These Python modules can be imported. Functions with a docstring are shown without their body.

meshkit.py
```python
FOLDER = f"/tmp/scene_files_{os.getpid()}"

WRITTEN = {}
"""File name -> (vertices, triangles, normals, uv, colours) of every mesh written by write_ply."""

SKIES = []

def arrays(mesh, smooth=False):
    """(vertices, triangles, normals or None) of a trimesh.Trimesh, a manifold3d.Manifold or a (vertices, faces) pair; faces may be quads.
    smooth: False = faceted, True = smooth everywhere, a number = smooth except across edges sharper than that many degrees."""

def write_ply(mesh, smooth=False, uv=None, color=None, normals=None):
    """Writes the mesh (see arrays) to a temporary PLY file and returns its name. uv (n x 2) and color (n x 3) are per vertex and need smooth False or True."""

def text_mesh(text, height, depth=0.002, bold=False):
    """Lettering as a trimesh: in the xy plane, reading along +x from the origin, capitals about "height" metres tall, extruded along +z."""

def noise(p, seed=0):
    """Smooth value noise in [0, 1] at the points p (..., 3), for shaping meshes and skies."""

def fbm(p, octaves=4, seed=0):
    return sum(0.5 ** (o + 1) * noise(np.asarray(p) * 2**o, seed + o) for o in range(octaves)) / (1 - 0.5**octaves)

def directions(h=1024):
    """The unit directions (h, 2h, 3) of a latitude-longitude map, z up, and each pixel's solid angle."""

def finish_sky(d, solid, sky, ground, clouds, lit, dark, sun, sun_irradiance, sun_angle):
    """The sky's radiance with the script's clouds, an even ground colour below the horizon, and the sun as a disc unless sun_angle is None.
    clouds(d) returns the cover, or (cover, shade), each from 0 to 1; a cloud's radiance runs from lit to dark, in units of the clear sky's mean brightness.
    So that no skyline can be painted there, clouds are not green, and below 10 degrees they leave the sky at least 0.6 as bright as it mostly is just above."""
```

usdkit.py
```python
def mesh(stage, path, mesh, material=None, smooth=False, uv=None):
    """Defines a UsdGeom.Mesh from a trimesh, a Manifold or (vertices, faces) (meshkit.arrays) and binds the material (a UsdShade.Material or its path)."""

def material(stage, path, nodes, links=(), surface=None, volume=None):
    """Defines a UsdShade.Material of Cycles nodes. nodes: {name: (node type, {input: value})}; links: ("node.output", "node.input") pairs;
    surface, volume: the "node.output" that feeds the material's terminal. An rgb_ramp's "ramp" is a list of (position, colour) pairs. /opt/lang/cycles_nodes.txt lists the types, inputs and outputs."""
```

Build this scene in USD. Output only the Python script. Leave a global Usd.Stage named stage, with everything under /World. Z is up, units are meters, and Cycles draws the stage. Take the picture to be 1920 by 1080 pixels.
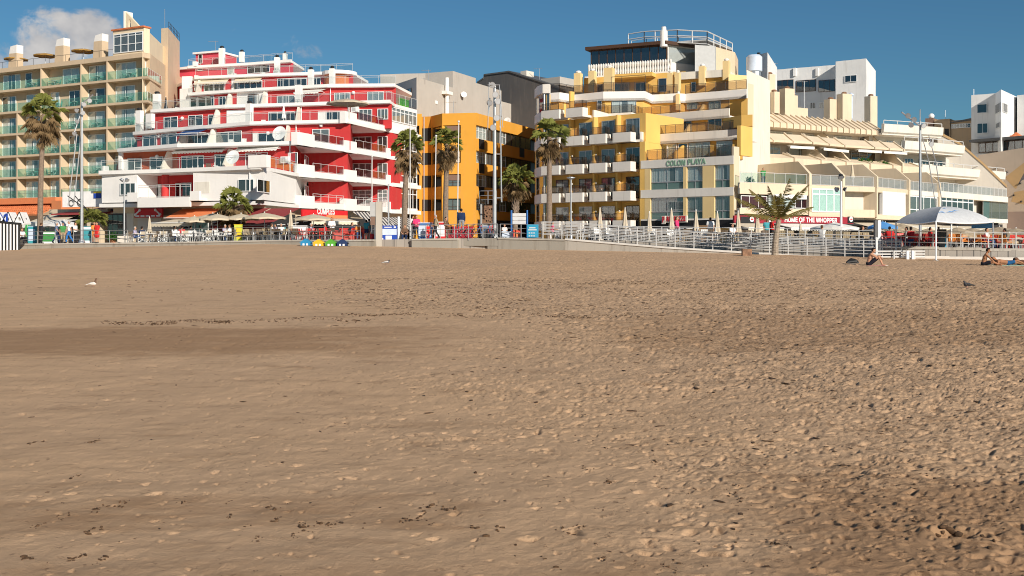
import math, random
import numpy as np, trimesh, manifold3d as m3, usdkit, meshkit
from shapely.geometry import Polygon
from pxr import Usd, UsdGeom, UsdLux, UsdShade, Gf, Sdf
stage = Usd.Stage.CreateInMemory()
UsdGeom.SetStageUpAxis(stage, 'Z'); UsdGeom.SetStageMetersPerUnit(stage, 1.0)
UsdGeom.Xform.Define(stage, '/World'); UsdGeom.Scope.Define(stage, '/World/Looks')
# ---------------------------------------------------------------- camera, sky, sun, exposure
F, CX, HY, EYE = 2000.0, 960.0, 450.0, 1.6          # survey of the photograph: focal length and horizon in its own pixels
cam = UsdGeom.Camera.Define(stage, '/World/camera')
cam.CreateHorizontalApertureAttr(36.0); cam.CreateVerticalApertureAttr(36.0 * 9 / 16)
cam.CreateFocalLengthAttr(36.0 * F / 1920)
cam.CreateVerticalApertureOffsetAttr(-(540 - HY) / 1920 * 36.0)
cam.CreateClippingRangeAttr(Gf.Vec2f(0.1, 6000)); cam.CreateExposureAttr(0.2)
cam.AddTranslateOp().Set(Gf.Vec3d(0, 0, EYE)); cam.AddRotateXOp().Set(90.0)
SUN_AZ, SUN_EL = math.radians(32), math.radians(24)
sun_to = np.array([math.sin(SUN_AZ) * math.cos(SUN_EL), -math.cos(SUN_AZ) * math.cos(SUN_EL), math.sin(SUN_EL)])
sun = UsdLux.DistantLight.Define(stage, '/World/sun')
sun.CreateNormalizeAttr(True); sun.CreateIntensityAttr(1.2); sun.CreateAngleAttr(0.5); sun.CreateColorAttr(Gf.Vec3f(1.0, 0.92, 0.81))
sun.AddRotateXYZOp().Set(Gf.Vec3f(math.degrees(math.pi / 2 - SUN_EL), 0, math.degrees(math.atan2(sun_to[0], -sun_to[1]))))
CL = lambda px, py: tuple(np.array([(px - CX) / F, 1, (HY - py) / F]) / np.linalg.norm([(px - CX) / F, 1, (HY - py) / F]))
def sky_material():
    n = {'tc': ('texture_coordinate', {}), 'sky': ('sky_texture', {'sky_type': 'single_scattering', 'sun_disc': False, 'sun_elevation': SUN_EL, 'sun_rotation': math.atan2(sun_to[0], sun_to[1]), 'air_density': 1.0, 'aerosol_density': 0.25, 'ozone_density': 4.0}),
         'map': ('mapping', {'scale': (24, 24, 30)}), 'noi': ('noise_texture', {'scale': 1.0, 'detail': 9, 'roughness': 0.58, 'distortion': 0.25}),
         'map2': ('mapping', {'scale': (30, 30, 34), 'location': (0.3, 0.1, -0.5)}), 'shade': ('noise_texture', {'scale': 1.0, 'detail': 6, 'roughness': 0.55}),
         'cc': ('rgb_ramp', {'ramp': [(0.3, (6.5, 6.5, 6.9)), (0.7, (11.5, 11.0, 10.5))]}),
         'mix': ('mix_color', {'use_clamp': False}), 'bg': ('background_shader', {'strength': 0.052}), 'tint': ('mix_color', {'blend_type': 'multiply', 'fac': 1.0, 'b': (0.60, 0.97, 1.08), 'use_clamp': False})}
    l = [('tc.generated', 'map.vector'), ('map.vector', 'noi.vector'), ('tc.generated', 'map2.vector'), ('map2.vector', 'shade.vector'), ('shade.fac', 'cc.fac')]
    spots = [(78, 92, .046, 1.0), (172, 66, .037, 1.0), (122, 84, .043, .95), (-34, 62, .028, .7), (20, 122, .04, .75), (436, 92, .034, .40), (560, 112, .030, .40), (590, 104, .016, .38), (300, 118, .03, .2), (1760, 222, .02, .22)]
    prev = None
    for i, (px, py, r, a) in enumerate(spots):
        n[f'd{i}'] = ('vector_math', {'math_type': 'distance', 'vector2': CL(px, py)})
        n[f'm{i}'] = ('map_range', {'range_type': 'smoothstep', 'from_min': r * 1.25, 'from_max': r * 0.3, 'to_min': 0.0, 'to_max': a, 'clamp': True})
        l += [('tc.generated', f'd{i}.vector1'), (f'd{i}.value', f'm{i}.value')]
        if prev is None: prev = f'm{i}.result'
        else:
            n[f'x{i}'] = ('math', {'math_type': 'maximum'}); l += [(prev, f'x{i}.value1'), (f'm{i}.result', f'x{i}.value2')]; prev = f'x{i}.value'
    n['mul'] = ('math', {'math_type': 'multiply_add', 'value2': 0.50, 'value3': -0.48})
    n['sum'] = ('math', {'math_type': 'add'})
    n['cov'] = ('map_range', {'range_type': 'smoothstep', 'from_min': 0.30, 'from_max': 0.50, 'to_min': 0.0, 'to_max': 0.95, 'clamp': True})
    l += [(prev, 'mul.value1'), ('mul.value', 'sum.value1'), ('noi.fac', 'sum.value2'), ('sum.value', 'cov.value'), ('cov.result', 'mix.fac'), ('sky.color', 'tint.a'), ('tint.result', 'mix.a'), ('cc.color', 'mix.b'), ('mix.result', 'bg.color')]
    return usdkit.material(stage, '/World/Looks/sky', n, l, surface='bg.background')
dome = UsdLux.DomeLight.Define(stage, '/World/sky')
UsdShade.MaterialBindingAPI.Apply(dome.GetPrim()).Bind(sky_material())
dome.GetPrim().SetCustomDataByKey('kind', 'structure')
# ---------------------------------------------------------------- survey helpers
R = random.Random(7)
def P(px, py, Y): return np.array([(px - CX) / F * Y, Y, EYE + (HY - py) / F * Y])
def XY(px, Y): return np.array([(px - CX) / F * Y, Y])
def YZ(py, z): return (z - EYE) * F / (HY - py)
def edge(z, *pts): return [XY(px, YZ(py, z)) for px, py in pts]     # edge of known height seen at these points of the photograph
class Fr:                                                          # a vertical plane: u along, w out towards the beach, z up
    def __init__(s, p, q):
        s.p, s.q = np.asarray(p, float), np.asarray(q, float); s.L = np.linalg.norm(s.q - s.p); s.d = (s.q - s.p) / s.L; s.n = np.array([s.d[1], -s.d[0]])
    def pt(s, u, w, z): a = s.p + s.d * u + s.n * w; return np.array([a[0], a[1], z])
    def u(s, px, w=0.0):
        r = np.array([(px - CX) / F, 1.0]); A = np.array([[r[0], -s.d[0]], [r[1], -s.d[1]]]); return np.linalg.solve(A, s.p + s.n * w)[1]
    def Y(s, px, w=0.0): return (s.p + s.n * w + s.d * s.u(px, w))[1]
    def z(s, px, py, w=0.0): return EYE + (HY - py) / F * s.Y(px, w)
    def rect(s, x0, y0, x1, y1, w=0.0):
        m = (x0 + x1) / 2; return s.u(x0, w), s.u(x1, w), s.z(m, y1, w), s.z(m, y0, w)
def fr_px(a, Ya, b, Yb): return Fr(XY(a, Ya), XY(b, Yb))
# ---------------------------------------------------------------- scene helpers
_used = set()
def uniq(parent, name):
    k = f'{parent}/{name}'; i = 0; q = k
    while q in _used: i += 1; q = f'{k}_{i:03d}'
    _used.add(q); return q
def tag(path, label=None, cat=None, group=None, kind=None):
    p = stage.GetPrimAtPath(path)
    for k, v in (('label', label), ('category', cat), ('group', group), ('kind', kind)):
        if v: p.SetCustomDataByKey(k, v)
    return path
def place(x, loc, rz=0, sc=None):
    x.AddTranslateOp().Set(Gf.Vec3d(*map(float, loc))); x.AddRotateZOp().Set(float(rz))
    if sc is not None: x.AddScaleOp().Set(Gf.Vec3f(float(sc), float(sc), float(sc)))
def thing(name, label, cat, loc=(0, 0, 0), rz=0, group=None, sc=1.0):
    q = uniq('/World', name); place(UsdGeom.Xform.Define(stage, q), loc, rz, sc); return tag(q, label, cat, group)
def copy(src, loc, rz=0, label=None, group=None, sc=1.0):
    base = src.rsplit('/', 1)[1]
    q = uniq('/World', base); x = UsdGeom.Xform.Define(stage, q); pr = x.GetPrim()
    pr.GetReferences().AddInternalReference(src); pr.SetInstanceable(True)
    x.ClearXformOpOrder(); place_over(pr, loc, rz, sc)
    return tag(q, label, None, group)
def place_over(pr, loc, rz, sc):
    x = UsdGeom.Xformable(pr); x.SetXformOpOrder([])
    t = pr.CreateAttribute('xformOp:translate', Sdf.ValueTypeNames.Double3); t.Set(Gf.Vec3d(*map(float, loc)))
    r = pr.CreateAttribute('xformOp:rotateZ', Sdf.ValueTypeNames.Float); r.Set(float(rz))
    s = pr.CreateAttribute('xformOp:scale', Sdf.ValueTypeNames.Float3); s.Set(Gf.Vec3f(float(sc), float(sc), float(sc)))
    pr.CreateAttribute('xformOpOrder', Sdf.ValueTypeNames.TokenArray, False, Sdf.VariabilityUniform).Set(['xformOp:translate', 'xformOp:rotateZ', 'xformOp:scale'])
class MB:
    def __init__(s): s.v, s.f, s.n = [], [], 0
    def raw(s, v, f):
        v = np.asarray(v, float); f = np.asarray(f, int)
        if f.shape[1] == 4: f = np.vstack([f[:, [0, 1, 2]], f[:, [0, 2, 3]]])
        s.v.append(v); s.f.append(f + s.n); s.n += len(v); return s
    def add(s, t, M=None):
        v = np.asarray(t.vertices)
        if M is not None: v = v @ np.asarray(M)[:3, :3].T + np.asarray(M)[:3, 3]
        return s.raw(v, t.faces)
    def hexa(s, c):                                                # 8 corners: bottom ring then top ring
        return s.raw(c, [[0, 3, 2, 1], [4, 5, 6, 7], [0, 1, 5, 4], [1, 2, 6, 5], [2, 3, 7, 6], [3, 0, 4, 7]])
    def box(s, x0, x1, y0, y1, z0, z1):
        return s.hexa([(x0, y0, z0), (x1, y0, z0), (x1, y1, z0), (x0, y1, z0), (x0, y0, z1), (x1, y0, z1), (x1, y1, z1), (x0, y1, z1)])
    def fbox(s, fr, u0, u1, w0, w1, z0, z1):                        # w0 back, w1 front
        return s.hexa([fr.pt(u0, w1, z0), fr.pt(u1, w1, z0), fr.pt(u1, w0, z0), fr.pt(u0, w0, z0), fr.pt(u0, w1, z1), fr.pt(u1, w1, z1), fr.pt(u1, w0, z1), fr.pt(u0, w0, z1)])
    def prism(s, poly, z0, z1):
        pg = Polygon([tuple(p) for p in poly]); pg = pg if pg.is_valid else pg.buffer(0)
        for g in getattr(pg, 'geoms', [pg]):
            t = trimesh.creation.extrude_polygon(g, z1 - z0, engine='earcut'); t.apply_translation((0, 0, z0)); s.add(t)
        return s
    def fprism(s, fr, prof, u0, u1):                                # profile [(w,z)] swept along u
        pg = Polygon(prof); v2, f2 = trimesh.creation.triangulate_polygon(pg, engine='earcut'); n = len(prof)
        t = trimesh.creation.extrude_polygon(pg, 1.0, engine='earcut'); v = np.asarray(t.vertices)
        o = np.array([fr.pt(u0 + (u1 - u0) * c, a, b) for a, b, c in v]); return s.raw(o, t.faces[:, ::-1])
    def tube(s, p, q, r, r2=None, n=6):
        p, q = np.asarray(p, float), np.asarray(q, float); d = q - p; L = np.linalg.norm(d)
        if L < 1e-6: return s
        d /= L; a = np.cross(d, [0, 0, 1.0] if abs(d[2]) < .9 else [1.0, 0, 0]); a /= np.linalg.norm(a); b = np.cross(d, a); r2 = r if r2 is None else r2
        t = np.arange(n) * 2 * np.pi / n; c = np.outer(np.cos(t), a) + np.outer(np.sin(t), b)
        v = np.vstack([p + c * r, q + c * r2, [p], [q]]); f = []
        for i in range(n):
            j = (i + 1) % n; f += [[i, n + i, n + j], [i, n + j, j], [2 * n, i, j], [2 * n + 1, n + j, n + i]]
        return s.raw(v, np.array(f)[:, ::-1])
    def path(s, pts, r, n=6):
        for a, b in zip(pts[:-1], pts[1:]): s.tube(a, b, r, n=n)
        return s
    def lathe(s, prof, c=(0, 0, 0), n=12, sx=1.0, sy=1.0):
        m = len(prof); t = np.arange(n) * 2 * np.pi / n
        v = np.array([(c[0] + r * sx * math.cos(a), c[1] + r * sy * math.sin(a), c[2] + z) for r, z in prof for a in t]); f = []
        for k in range(m - 1):
            for i in range(n):
                j = (i + 1) % n; f.append([k * n + i, k * n + j, (k + 1) * n + j, (k + 1) * n + i])
        return s.raw(v, f)
    def sphere(s, c, r, n=2, sc=(1, 1, 1)):
        t = trimesh.creation.icosphere(n, r); return s.raw(t.vertices * np.array(sc) + np.array(c), t.faces)
    def data(s): return (np.vstack(s.v), np.vstack(s.f))
    def moved(s, R3=None, t=(0, 0, 0)):
        o = MB(); v, f = s.data(); o.raw((v if R3 is None else v @ np.asarray(R3).T) + np.array(t), f); return o
def part(parent, name, mb, mat, label=None, smooth=False, kind=None):
    q = uniq(parent, name); usdkit.mesh(stage, q, mb.data() if isinstance(mb, MB) else mb, M(mat), smooth=smooth)
    return tag(q, label, kind=kind)
def single(name, mb, mat, label=None, cat=None, group=None, kind=None, smooth=False):
    return tag(part('/World', name, mb, mat, smooth=smooth), label, cat, group, kind)
# ---------------------------------------------------------------- materials
_mats = {}; SPEC = {}
def M(name):
    if name not in _mats: _mats[name] = SPEC[name][0](name, *SPEC[name][1:])
    return _mats[name]
def plain(name, c, rough=0.5, metal=0.0, var=0.06, scale=3.0, spec=0.4):
    lo, hi = tuple(np.array(c) * (1 - var)), tuple(np.minimum(np.array(c) * (1 + var), 1))
    return usdkit.material(stage, f'/World/Looks/{name}', {'g': ('geometry', {}), 'n': ('noise_texture', {'scale': scale, 'detail': 3}), 'r': ('rgb_ramp', {'ramp': [(0.3, lo), (0.7, hi)]}), 'p': ('principled_bsdf', {'roughness': rough, 'metallic': metal, 'specular_ior_level': spec})},
        [('g.position', 'n.vector'), ('n.fac', 'r.fac'), ('r.color', 'p.base_color')], surface='p.BSDF')
def plaster(name, c, dirt=0.25, rough=0.85, dirtc=(0.30, 0.26, 0.21)):
    c = np.array(c); lo, hi = tuple(c * 0.93), tuple(np.minimum(c * 1.05, 1))
    n = {'g': ('geometry', {}), 'n': ('noise_texture', {'scale': 0.35, 'detail': 5, 'roughness': 0.6}), 'r': ('rgb_ramp', {'ramp': [(0.3, lo), (0.7, hi)]}),
         'mp': ('mapping', {'scale': (2.2, 2.2, 0.22)}), 's': ('noise_texture', {'scale': 1.0, 'detail': 6, 'roughness': 0.65}), 'sr': ('map_range', {'range_type': 'smoothstep', 'from_min': 0.5, 'from_max': 0.78, 'to_min': 0.0, 'to_max': dirt, 'clamp': True}),
         'mx': ('mix_color', {'b': dirtc}), 'b': ('noise_texture', {'scale': 14.0, 'detail': 4}), 'bu': ('bump', {'strength': 0.25, 'distance': 0.02}), 'p': ('principled_bsdf', {'roughness': rough, 'specular_ior_level': 0.25})}
    return usdkit.material(stage, f'/World/Looks/{name}', n, [('g.position', 'n.vector'), ('n.fac', 'r.fac'), ('g.position', 'mp.vector'), ('mp.vector', 's.vector'), ('s.fac', 'sr.value'), ('sr.result', 'mx.fac'), ('r.color', 'mx.a'), ('mx.result', 'p.base_color'), ('g.position', 'b.vector'), ('b.fac', 'bu.height'), ('bu.normal', 'p.normal')], surface='p.BSDF')
def glassy(name, tint, refl=0.06, rough=0.02, gl=(0.9, 0.9, 0.9), body=None):
    n = {'t': ('transparent_bsdf', {'color': tint}), 'gl': ('glossy_bsdf', {'color': gl, 'roughness': rough}), 'lw': ('layer_weight', {'blend': 0.5}), 'po': ('math', {'math_type': 'power', 'value2': 4.0}), 'f': ('math', {'math_type': 'multiply_add', 'value2': 0.85, 'value3': refl}), 'm': ('mix_closure', {})}
    l = [('lw.facing', 'po.value1'), ('po.value', 'f.value1'), ('f.value', 'm.fac'), ('t.BSDF', 'm.closure1'), ('gl.BSDF', 'm.closure2')]; out = 'm.closure'
    if body is not None:
        n['d'] = ('diffuse_bsdf', {'color': body[0]}); n['d2'] = ('translucent_bsdf', {'color': body[0]}); n['md'] = ('mix_closure', {'fac': 0.5}); n['m2'] = ('mix_closure', {'fac': body[1]}); l += [('d.BSDF', 'md.closure1'), ('d2.BSDF', 'md.closure2'), ('m.closure', 'm2.closure1'), ('md.closure', 'm2.closure2')]; out = 'm2.closure'
    return usdkit.material(stage, f'/World/Looks/{name}', n, l, surface=out)
def stripes(name, c1, c2, freq, axis):
    n = {'g': ('geometry', {}), 'd': ('vector_math', {'math_type': 'dot_product', 'vector2': tuple(np.array(axis) * freq)}), 'fr': ('math', {'math_type': 'fraction'}), 'r': ('rgb_ramp', {'interpolate': False, 'ramp': [(0.0, c1), (0.5, c2)]}), 'p': ('principled_bsdf', {'roughness': 0.85})}
    return usdkit.material(stage, f'/World/Looks/{name}', n, [('g.position', 'd.vector1'), ('d.value', 'fr.value1'), ('fr.value', 'r.fac'), ('r.color', 'p.base_color')], surface='p.BSDF')
def leafy(name, c, c2, tr=0.25):
    n = {'g': ('geometry', {}), 'r': ('rgb_ramp', {'ramp': [(0.0, c), (1.0, c2)]}), 'p': ('principled_bsdf', {'roughness': 0.8, 'specular_ior_level': 0.15}), 'tl': ('translucent_bsdf', {}), 'm': ('mix_closure', {'fac': tr})}
    return usdkit.material(stage, f'/World/Looks/{name}', n, [('g.random_per_island', 'r.fac'), ('r.color', 'p.base_color'), ('r.color', 'tl.color'), ('p.BSDF', 'm.closure1'), ('tl.BSDF', 'm.closure2')], surface='m.closure')
def cloth(name, c): return plain(name, c, 0.85, 0.0, 0.08, 6.0, 0.15)
def concrete(name, c):
    return plaster(name, c, 0.75, 0.9, (0.16, 0.13, 0.10))
def sand_mat(name, c):
    c = np.array(c)
    n = {'g': ('geometry', {}), 'st': ('mapping', {'scale': (0.7, 1.6, 1.0)}), 'n1': ('noise_texture', {'scale': 1.3, 'detail': 9, 'roughness': 0.68, 'distortion': 0.4}), 'r1': ('rgb_ramp', {'ramp': [(0.28, tuple(c * np.array([.70, .67, .64]))), (0.44, tuple(c * 0.97)), (0.58, tuple(c * 1.04)), (0.75, tuple(c * 1.2))]}),
         'n4': ('noise_texture', {'scale': 0.16, 'detail': 4, 'roughness': 0.5}), 'r4': ('rgb_ramp', {'ramp': [(0.3, (0.93, 0.94, 0.96)), (0.7, (1.06, 1.05, 1.02))]}), 'm4': ('mix_color', {'blend_type': 'multiply', 'fac': 1.0, 'use_clamp': False}),
         'n2': ('noise_texture', {'scale': 300.0, 'detail': 2}), 'r2': ('rgb_ramp', {'ramp': [(0.2, (0.60, 0.57, 0.54)), (0.42, (0.98, 0.98, 0.98)), (0.6, (1.02, 1.02, 1.02)), (0.85, (1.25, 1.25, 1.25))]}), 'mul': ('mix_color', {'blend_type': 'multiply', 'fac': 0.8, 'use_clamp': False}),
         'a': ('attribute', {'attribute': 'damp_vignette'}), 'n3': ('noise_texture', {'scale': 1.7, 'detail': 8, 'roughness': 0.7, 'distortion': 0.5}), 'ad': ('math', {'math_type': 'add'}), 'mr': ('map_range', {'range_type': 'smoothstep', 'from_min': 0.72, 'from_max': 1.22, 'to_min': 0.0, 'to_max': 1.0, 'clamp': True}), 'dm': ('mix_color', {'b': tuple(c * np.array([0.68, 0.63, 0.58]))}),
         'tr': ('attribute', {'attribute': 'trod'}), 'sk': ('noise_texture', {'scale': 10.0, 'detail': 8, 'roughness': 0.72, 'distortion': 0.5}), 'sa': ('math', {'math_type': 'multiply_add', 'value3': 0.0}), 'sr': ('map_range', {'range_type': 'smoothstep', 'from_min': 0.525, 'from_max': 0.60, 'to_min': 0.0, 'to_max': 0.5, 'clamp': True}), 'sx': ('mix_color', {'b': (0.13, 0.072, 0.038)}),
         'b1': ('noise_texture', {'scale': 48.0, 'detail': 9, 'roughness': 0.78}), 'bu': ('bump', {'strength': 0.75, 'distance': 0.026}), 'p': ('principled_bsdf', {'roughness': 0.95, 'specular_ior_level': 0.1})}
    l = [('g.position', 'st.vector'), ('st.vector', 'n1.vector'), ('g.position', 'n2.vector'), ('st.vector', 'n3.vector'), ('g.position', 'n4.vector'), ('n4.fac', 'r4.fac'), ('g.position', 'b1.vector'), ('n1.fac', 'r1.fac'), ('n2.fac', 'r2.fac'), ('a.fac', 'ad.value1'), ('n3.fac', 'ad.value2'), ('ad.value', 'mr.value'), ('mr.result', 'dm.fac'), ('r1.color', 'm4.a'), ('r4.color', 'm4.b'), ('m4.result', 'dm.a'), ('dm.result', 'mul.a'), ('r2.color', 'mul.b'), ('g.position', 'sk.vector'), ('tr.fac', 'sa.value1'), ('sk.fac', 'sa.value2'), ('sa.value', 'sr.value'), ('sr.result', 'sx.fac'), ('mul.result', 'sx.a'), ('sx.result', 'p.base_color'), ('b1.fac', 'bu.height'), ('bu.normal', 'p.normal')]
    return usdkit.material(stage, f'/World/Looks/{name}', n, l, surface='p.BSDF')
def paving(name, c1, c2):
    n = {'g': ('geometry', {}), 'b': ('brick_texture', {'scale': 1.0, 'brick_width': 0.6, 'row_height': 0.3, 'mortar_size': 0.01, 'color1': c1, 'color2': c2, 'mortar': (0.12, 0.11, 0.1)}), 'p': ('principled_bsdf', {'roughness': 0.8})}
    return usdkit.material(stage, f'/World/Looks/{name}', n, [('g.position', 'b.vector'), ('b.color', 'p.base_color')], surface='p.BSDF')
def sea_mat(name, c):
    n = {'g': ('geometry', {}), 'n': ('noise_texture', {'scale': 0.5, 'detail': 4}), 'bu': ('bump', {'strength': 0.5, 'distance': 0.3}), 'p': ('principled_bsdf', {'base_color': c, 'roughness': 0.12})}
    return usdkit.material(stage, f'/World/Looks/{name}', n, [('g.position', 'n.vector'), ('n.fac', 'bu.height'), ('bu.normal', 'p.normal')], surface='p.BSDF')
def S(kind, **kw):
    for k, a in kw.items(): SPEC[k] = (kind,) + (a if isinstance(a, tuple) and isinstance(a[0], tuple) else (a,))
S(plaster, red_plaster=((.53, .042, .042), .18), brown_plaster=((.42, .10, .045), .15), pink_plaster=((.60, .07, .10), .12), orange_end=((.55, .17, .06), .12), white_plaster=((.81, .78, .74), .09), shade_white=((.72, .69, .64), .3),
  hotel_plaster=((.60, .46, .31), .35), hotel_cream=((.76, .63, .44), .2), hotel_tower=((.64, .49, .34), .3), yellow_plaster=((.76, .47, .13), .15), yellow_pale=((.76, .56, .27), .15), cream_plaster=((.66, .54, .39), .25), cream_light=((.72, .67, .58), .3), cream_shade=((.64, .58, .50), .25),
  orange_plaster=((.69, .33, .045), .2), grey_plaster=((.46, .42, .37), .3), dark_grey_plaster=((.105, .10, .098), .25), pale_wall=((.74, .73, .71), .3), brown_wall=((.45, .32, .20), .45), mural_beige=((.50, .40, .31), .3), mural_tan=((.52, .34, .17), .2), mural_dark=((.15, .13, .13), .2), taupe=((.30, .22, .18), .2), terracotta_wall=((.62, .22, .09), .25), band_white=((.74, .69, .62), .35))
S(concrete, concrete=((.34, .31, .26),), concrete_pale=((.46, .42, .36),))
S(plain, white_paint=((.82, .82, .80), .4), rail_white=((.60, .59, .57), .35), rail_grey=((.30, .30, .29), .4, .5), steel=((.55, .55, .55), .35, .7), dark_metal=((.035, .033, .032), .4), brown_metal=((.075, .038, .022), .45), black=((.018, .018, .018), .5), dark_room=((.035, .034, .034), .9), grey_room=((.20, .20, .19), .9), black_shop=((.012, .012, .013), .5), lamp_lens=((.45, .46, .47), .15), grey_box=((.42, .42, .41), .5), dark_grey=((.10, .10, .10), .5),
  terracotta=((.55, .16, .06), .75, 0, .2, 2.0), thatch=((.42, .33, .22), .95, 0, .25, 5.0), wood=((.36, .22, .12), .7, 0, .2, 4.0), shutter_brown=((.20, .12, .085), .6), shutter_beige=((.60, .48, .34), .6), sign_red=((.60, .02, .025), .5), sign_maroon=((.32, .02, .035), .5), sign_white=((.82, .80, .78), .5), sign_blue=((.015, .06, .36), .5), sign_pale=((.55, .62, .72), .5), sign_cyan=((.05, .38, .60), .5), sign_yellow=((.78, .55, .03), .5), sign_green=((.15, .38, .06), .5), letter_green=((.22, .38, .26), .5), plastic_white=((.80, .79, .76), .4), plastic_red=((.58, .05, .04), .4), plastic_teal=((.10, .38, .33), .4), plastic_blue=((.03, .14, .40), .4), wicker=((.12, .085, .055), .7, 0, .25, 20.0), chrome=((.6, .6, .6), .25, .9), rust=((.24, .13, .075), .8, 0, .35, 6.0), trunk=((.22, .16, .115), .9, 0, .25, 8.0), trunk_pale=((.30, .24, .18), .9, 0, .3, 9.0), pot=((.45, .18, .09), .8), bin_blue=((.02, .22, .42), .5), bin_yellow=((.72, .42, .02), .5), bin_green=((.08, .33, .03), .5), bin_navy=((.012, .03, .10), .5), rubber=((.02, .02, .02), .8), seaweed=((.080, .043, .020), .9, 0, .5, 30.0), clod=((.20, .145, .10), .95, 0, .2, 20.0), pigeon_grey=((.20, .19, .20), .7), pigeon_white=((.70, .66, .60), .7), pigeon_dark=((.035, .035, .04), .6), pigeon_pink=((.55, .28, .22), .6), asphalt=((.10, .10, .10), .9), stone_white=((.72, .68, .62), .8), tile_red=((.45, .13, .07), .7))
S(cloth, curtain_white=(.74, .74, .71), curtain_grey=(.34, .35, .35), awning_cream=(.66, .57, .43), awning_white=(.80, .77, .70), awning_maroon=(.30, .055, .055), awning_red=(.52, .12, .10), awning_orange=(.72, .24, .10), awning_blue=(.03, .08, .22), parasol_beige=(.58, .49, .36), parasol_sand=(.52, .44, .33), parasol_brown=(.34, .20, .06), tent_white=(.50, .51, .52), tent_blue=(.10, .30, .62), denim=(.05, .09, .20), blue_trousers=(.03, .17, .48), dark_cloth=(.03, .03, .035), navy=(.02, .035, .09), white_cloth=(.78, .76, .73), red_cloth=(.60, .03, .03), pink_cloth=(.72, .05, .16), orange_cloth=(.72, .25, .06), grey_cloth=(.26, .26, .27), slate_cloth=(.14, .18, .27), green_cloth=(.06, .25, .07), teal_cloth=(.06, .30, .34), khaki_cloth=(.35, .28, .18), brown_cloth=(.14, .08, .05), towel_green=(.30, .62, .52), towel_pink=(.72, .35, .33), lilac_cloth=(.42, .38, .50), hair_dark=(.018, .013, .011), hair_brown=(.09, .05, .028), hair_grey=(.38, .36, .34), skin=(.50, .27, .17), skin_tan=(.36, .17, .09), skin_dark=(.16, .08, .05), swim_dark=(.02, .02, .03), swim_blue=(.02, .09, .22), banner_lime=(.55, .60, .08), green_mesh=(.05, .30, .08))
S(glassy, pane=((.90, .93, .93), .10), pane_dark=((.70, .73, .74), .13), pane_teal=((.86, .95, .93), .10), green_glass=((.80, .94, .89), .05, .02, (.9, .9, .9), ((.26, .52, .44), .13)), clear_glass=((.94, .96, .955), .035, .02, (.9, .9, .9), ((.4, .45, .43), .02)), smoke_glass=((.82, .77, .72), .05, .02, (.9, .9, .9), ((.10, .07, .05), .08)), purple_glass=((.78, .62, .64), .05, .02, (.9, .9, .9), ((.2, .08, .10), .1)), teal_panel=((.5, .7, .66), .1, .03, (.9, .9, .9), ((.30, .46, .44), .7)), white_glass=((.9, .92, .92), .08, .05, (.9, .9, .9), ((.6, .62, .62), .3)))
S(stripes, hut_stripes=((.80, .78, .74), (.02, .035, .03), 3.0, (1, .0, 0)), awning_stripes=((.62, .58, .52), (.05, .05, .06), 2.2, (.9, .45, 0)))
S(leafy, palm_green=((.20, .21, .05), (.50, .47, .17)), palm_dead=((.24, .16, .08), (.46, .33, .18), .15), coconut_leaf=((.18, .15, .045), (.50, .38, .15)), plant_green=((.03, .09, .015), (.09, .20, .04)))
S(sand_mat, sand=((.60, .395, .24),))
S(paving, promenade_paving=((.40, .36, .31), (.34, .30, .26)))
S(sea_mat, sea=((.02, .07, .09),))
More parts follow.
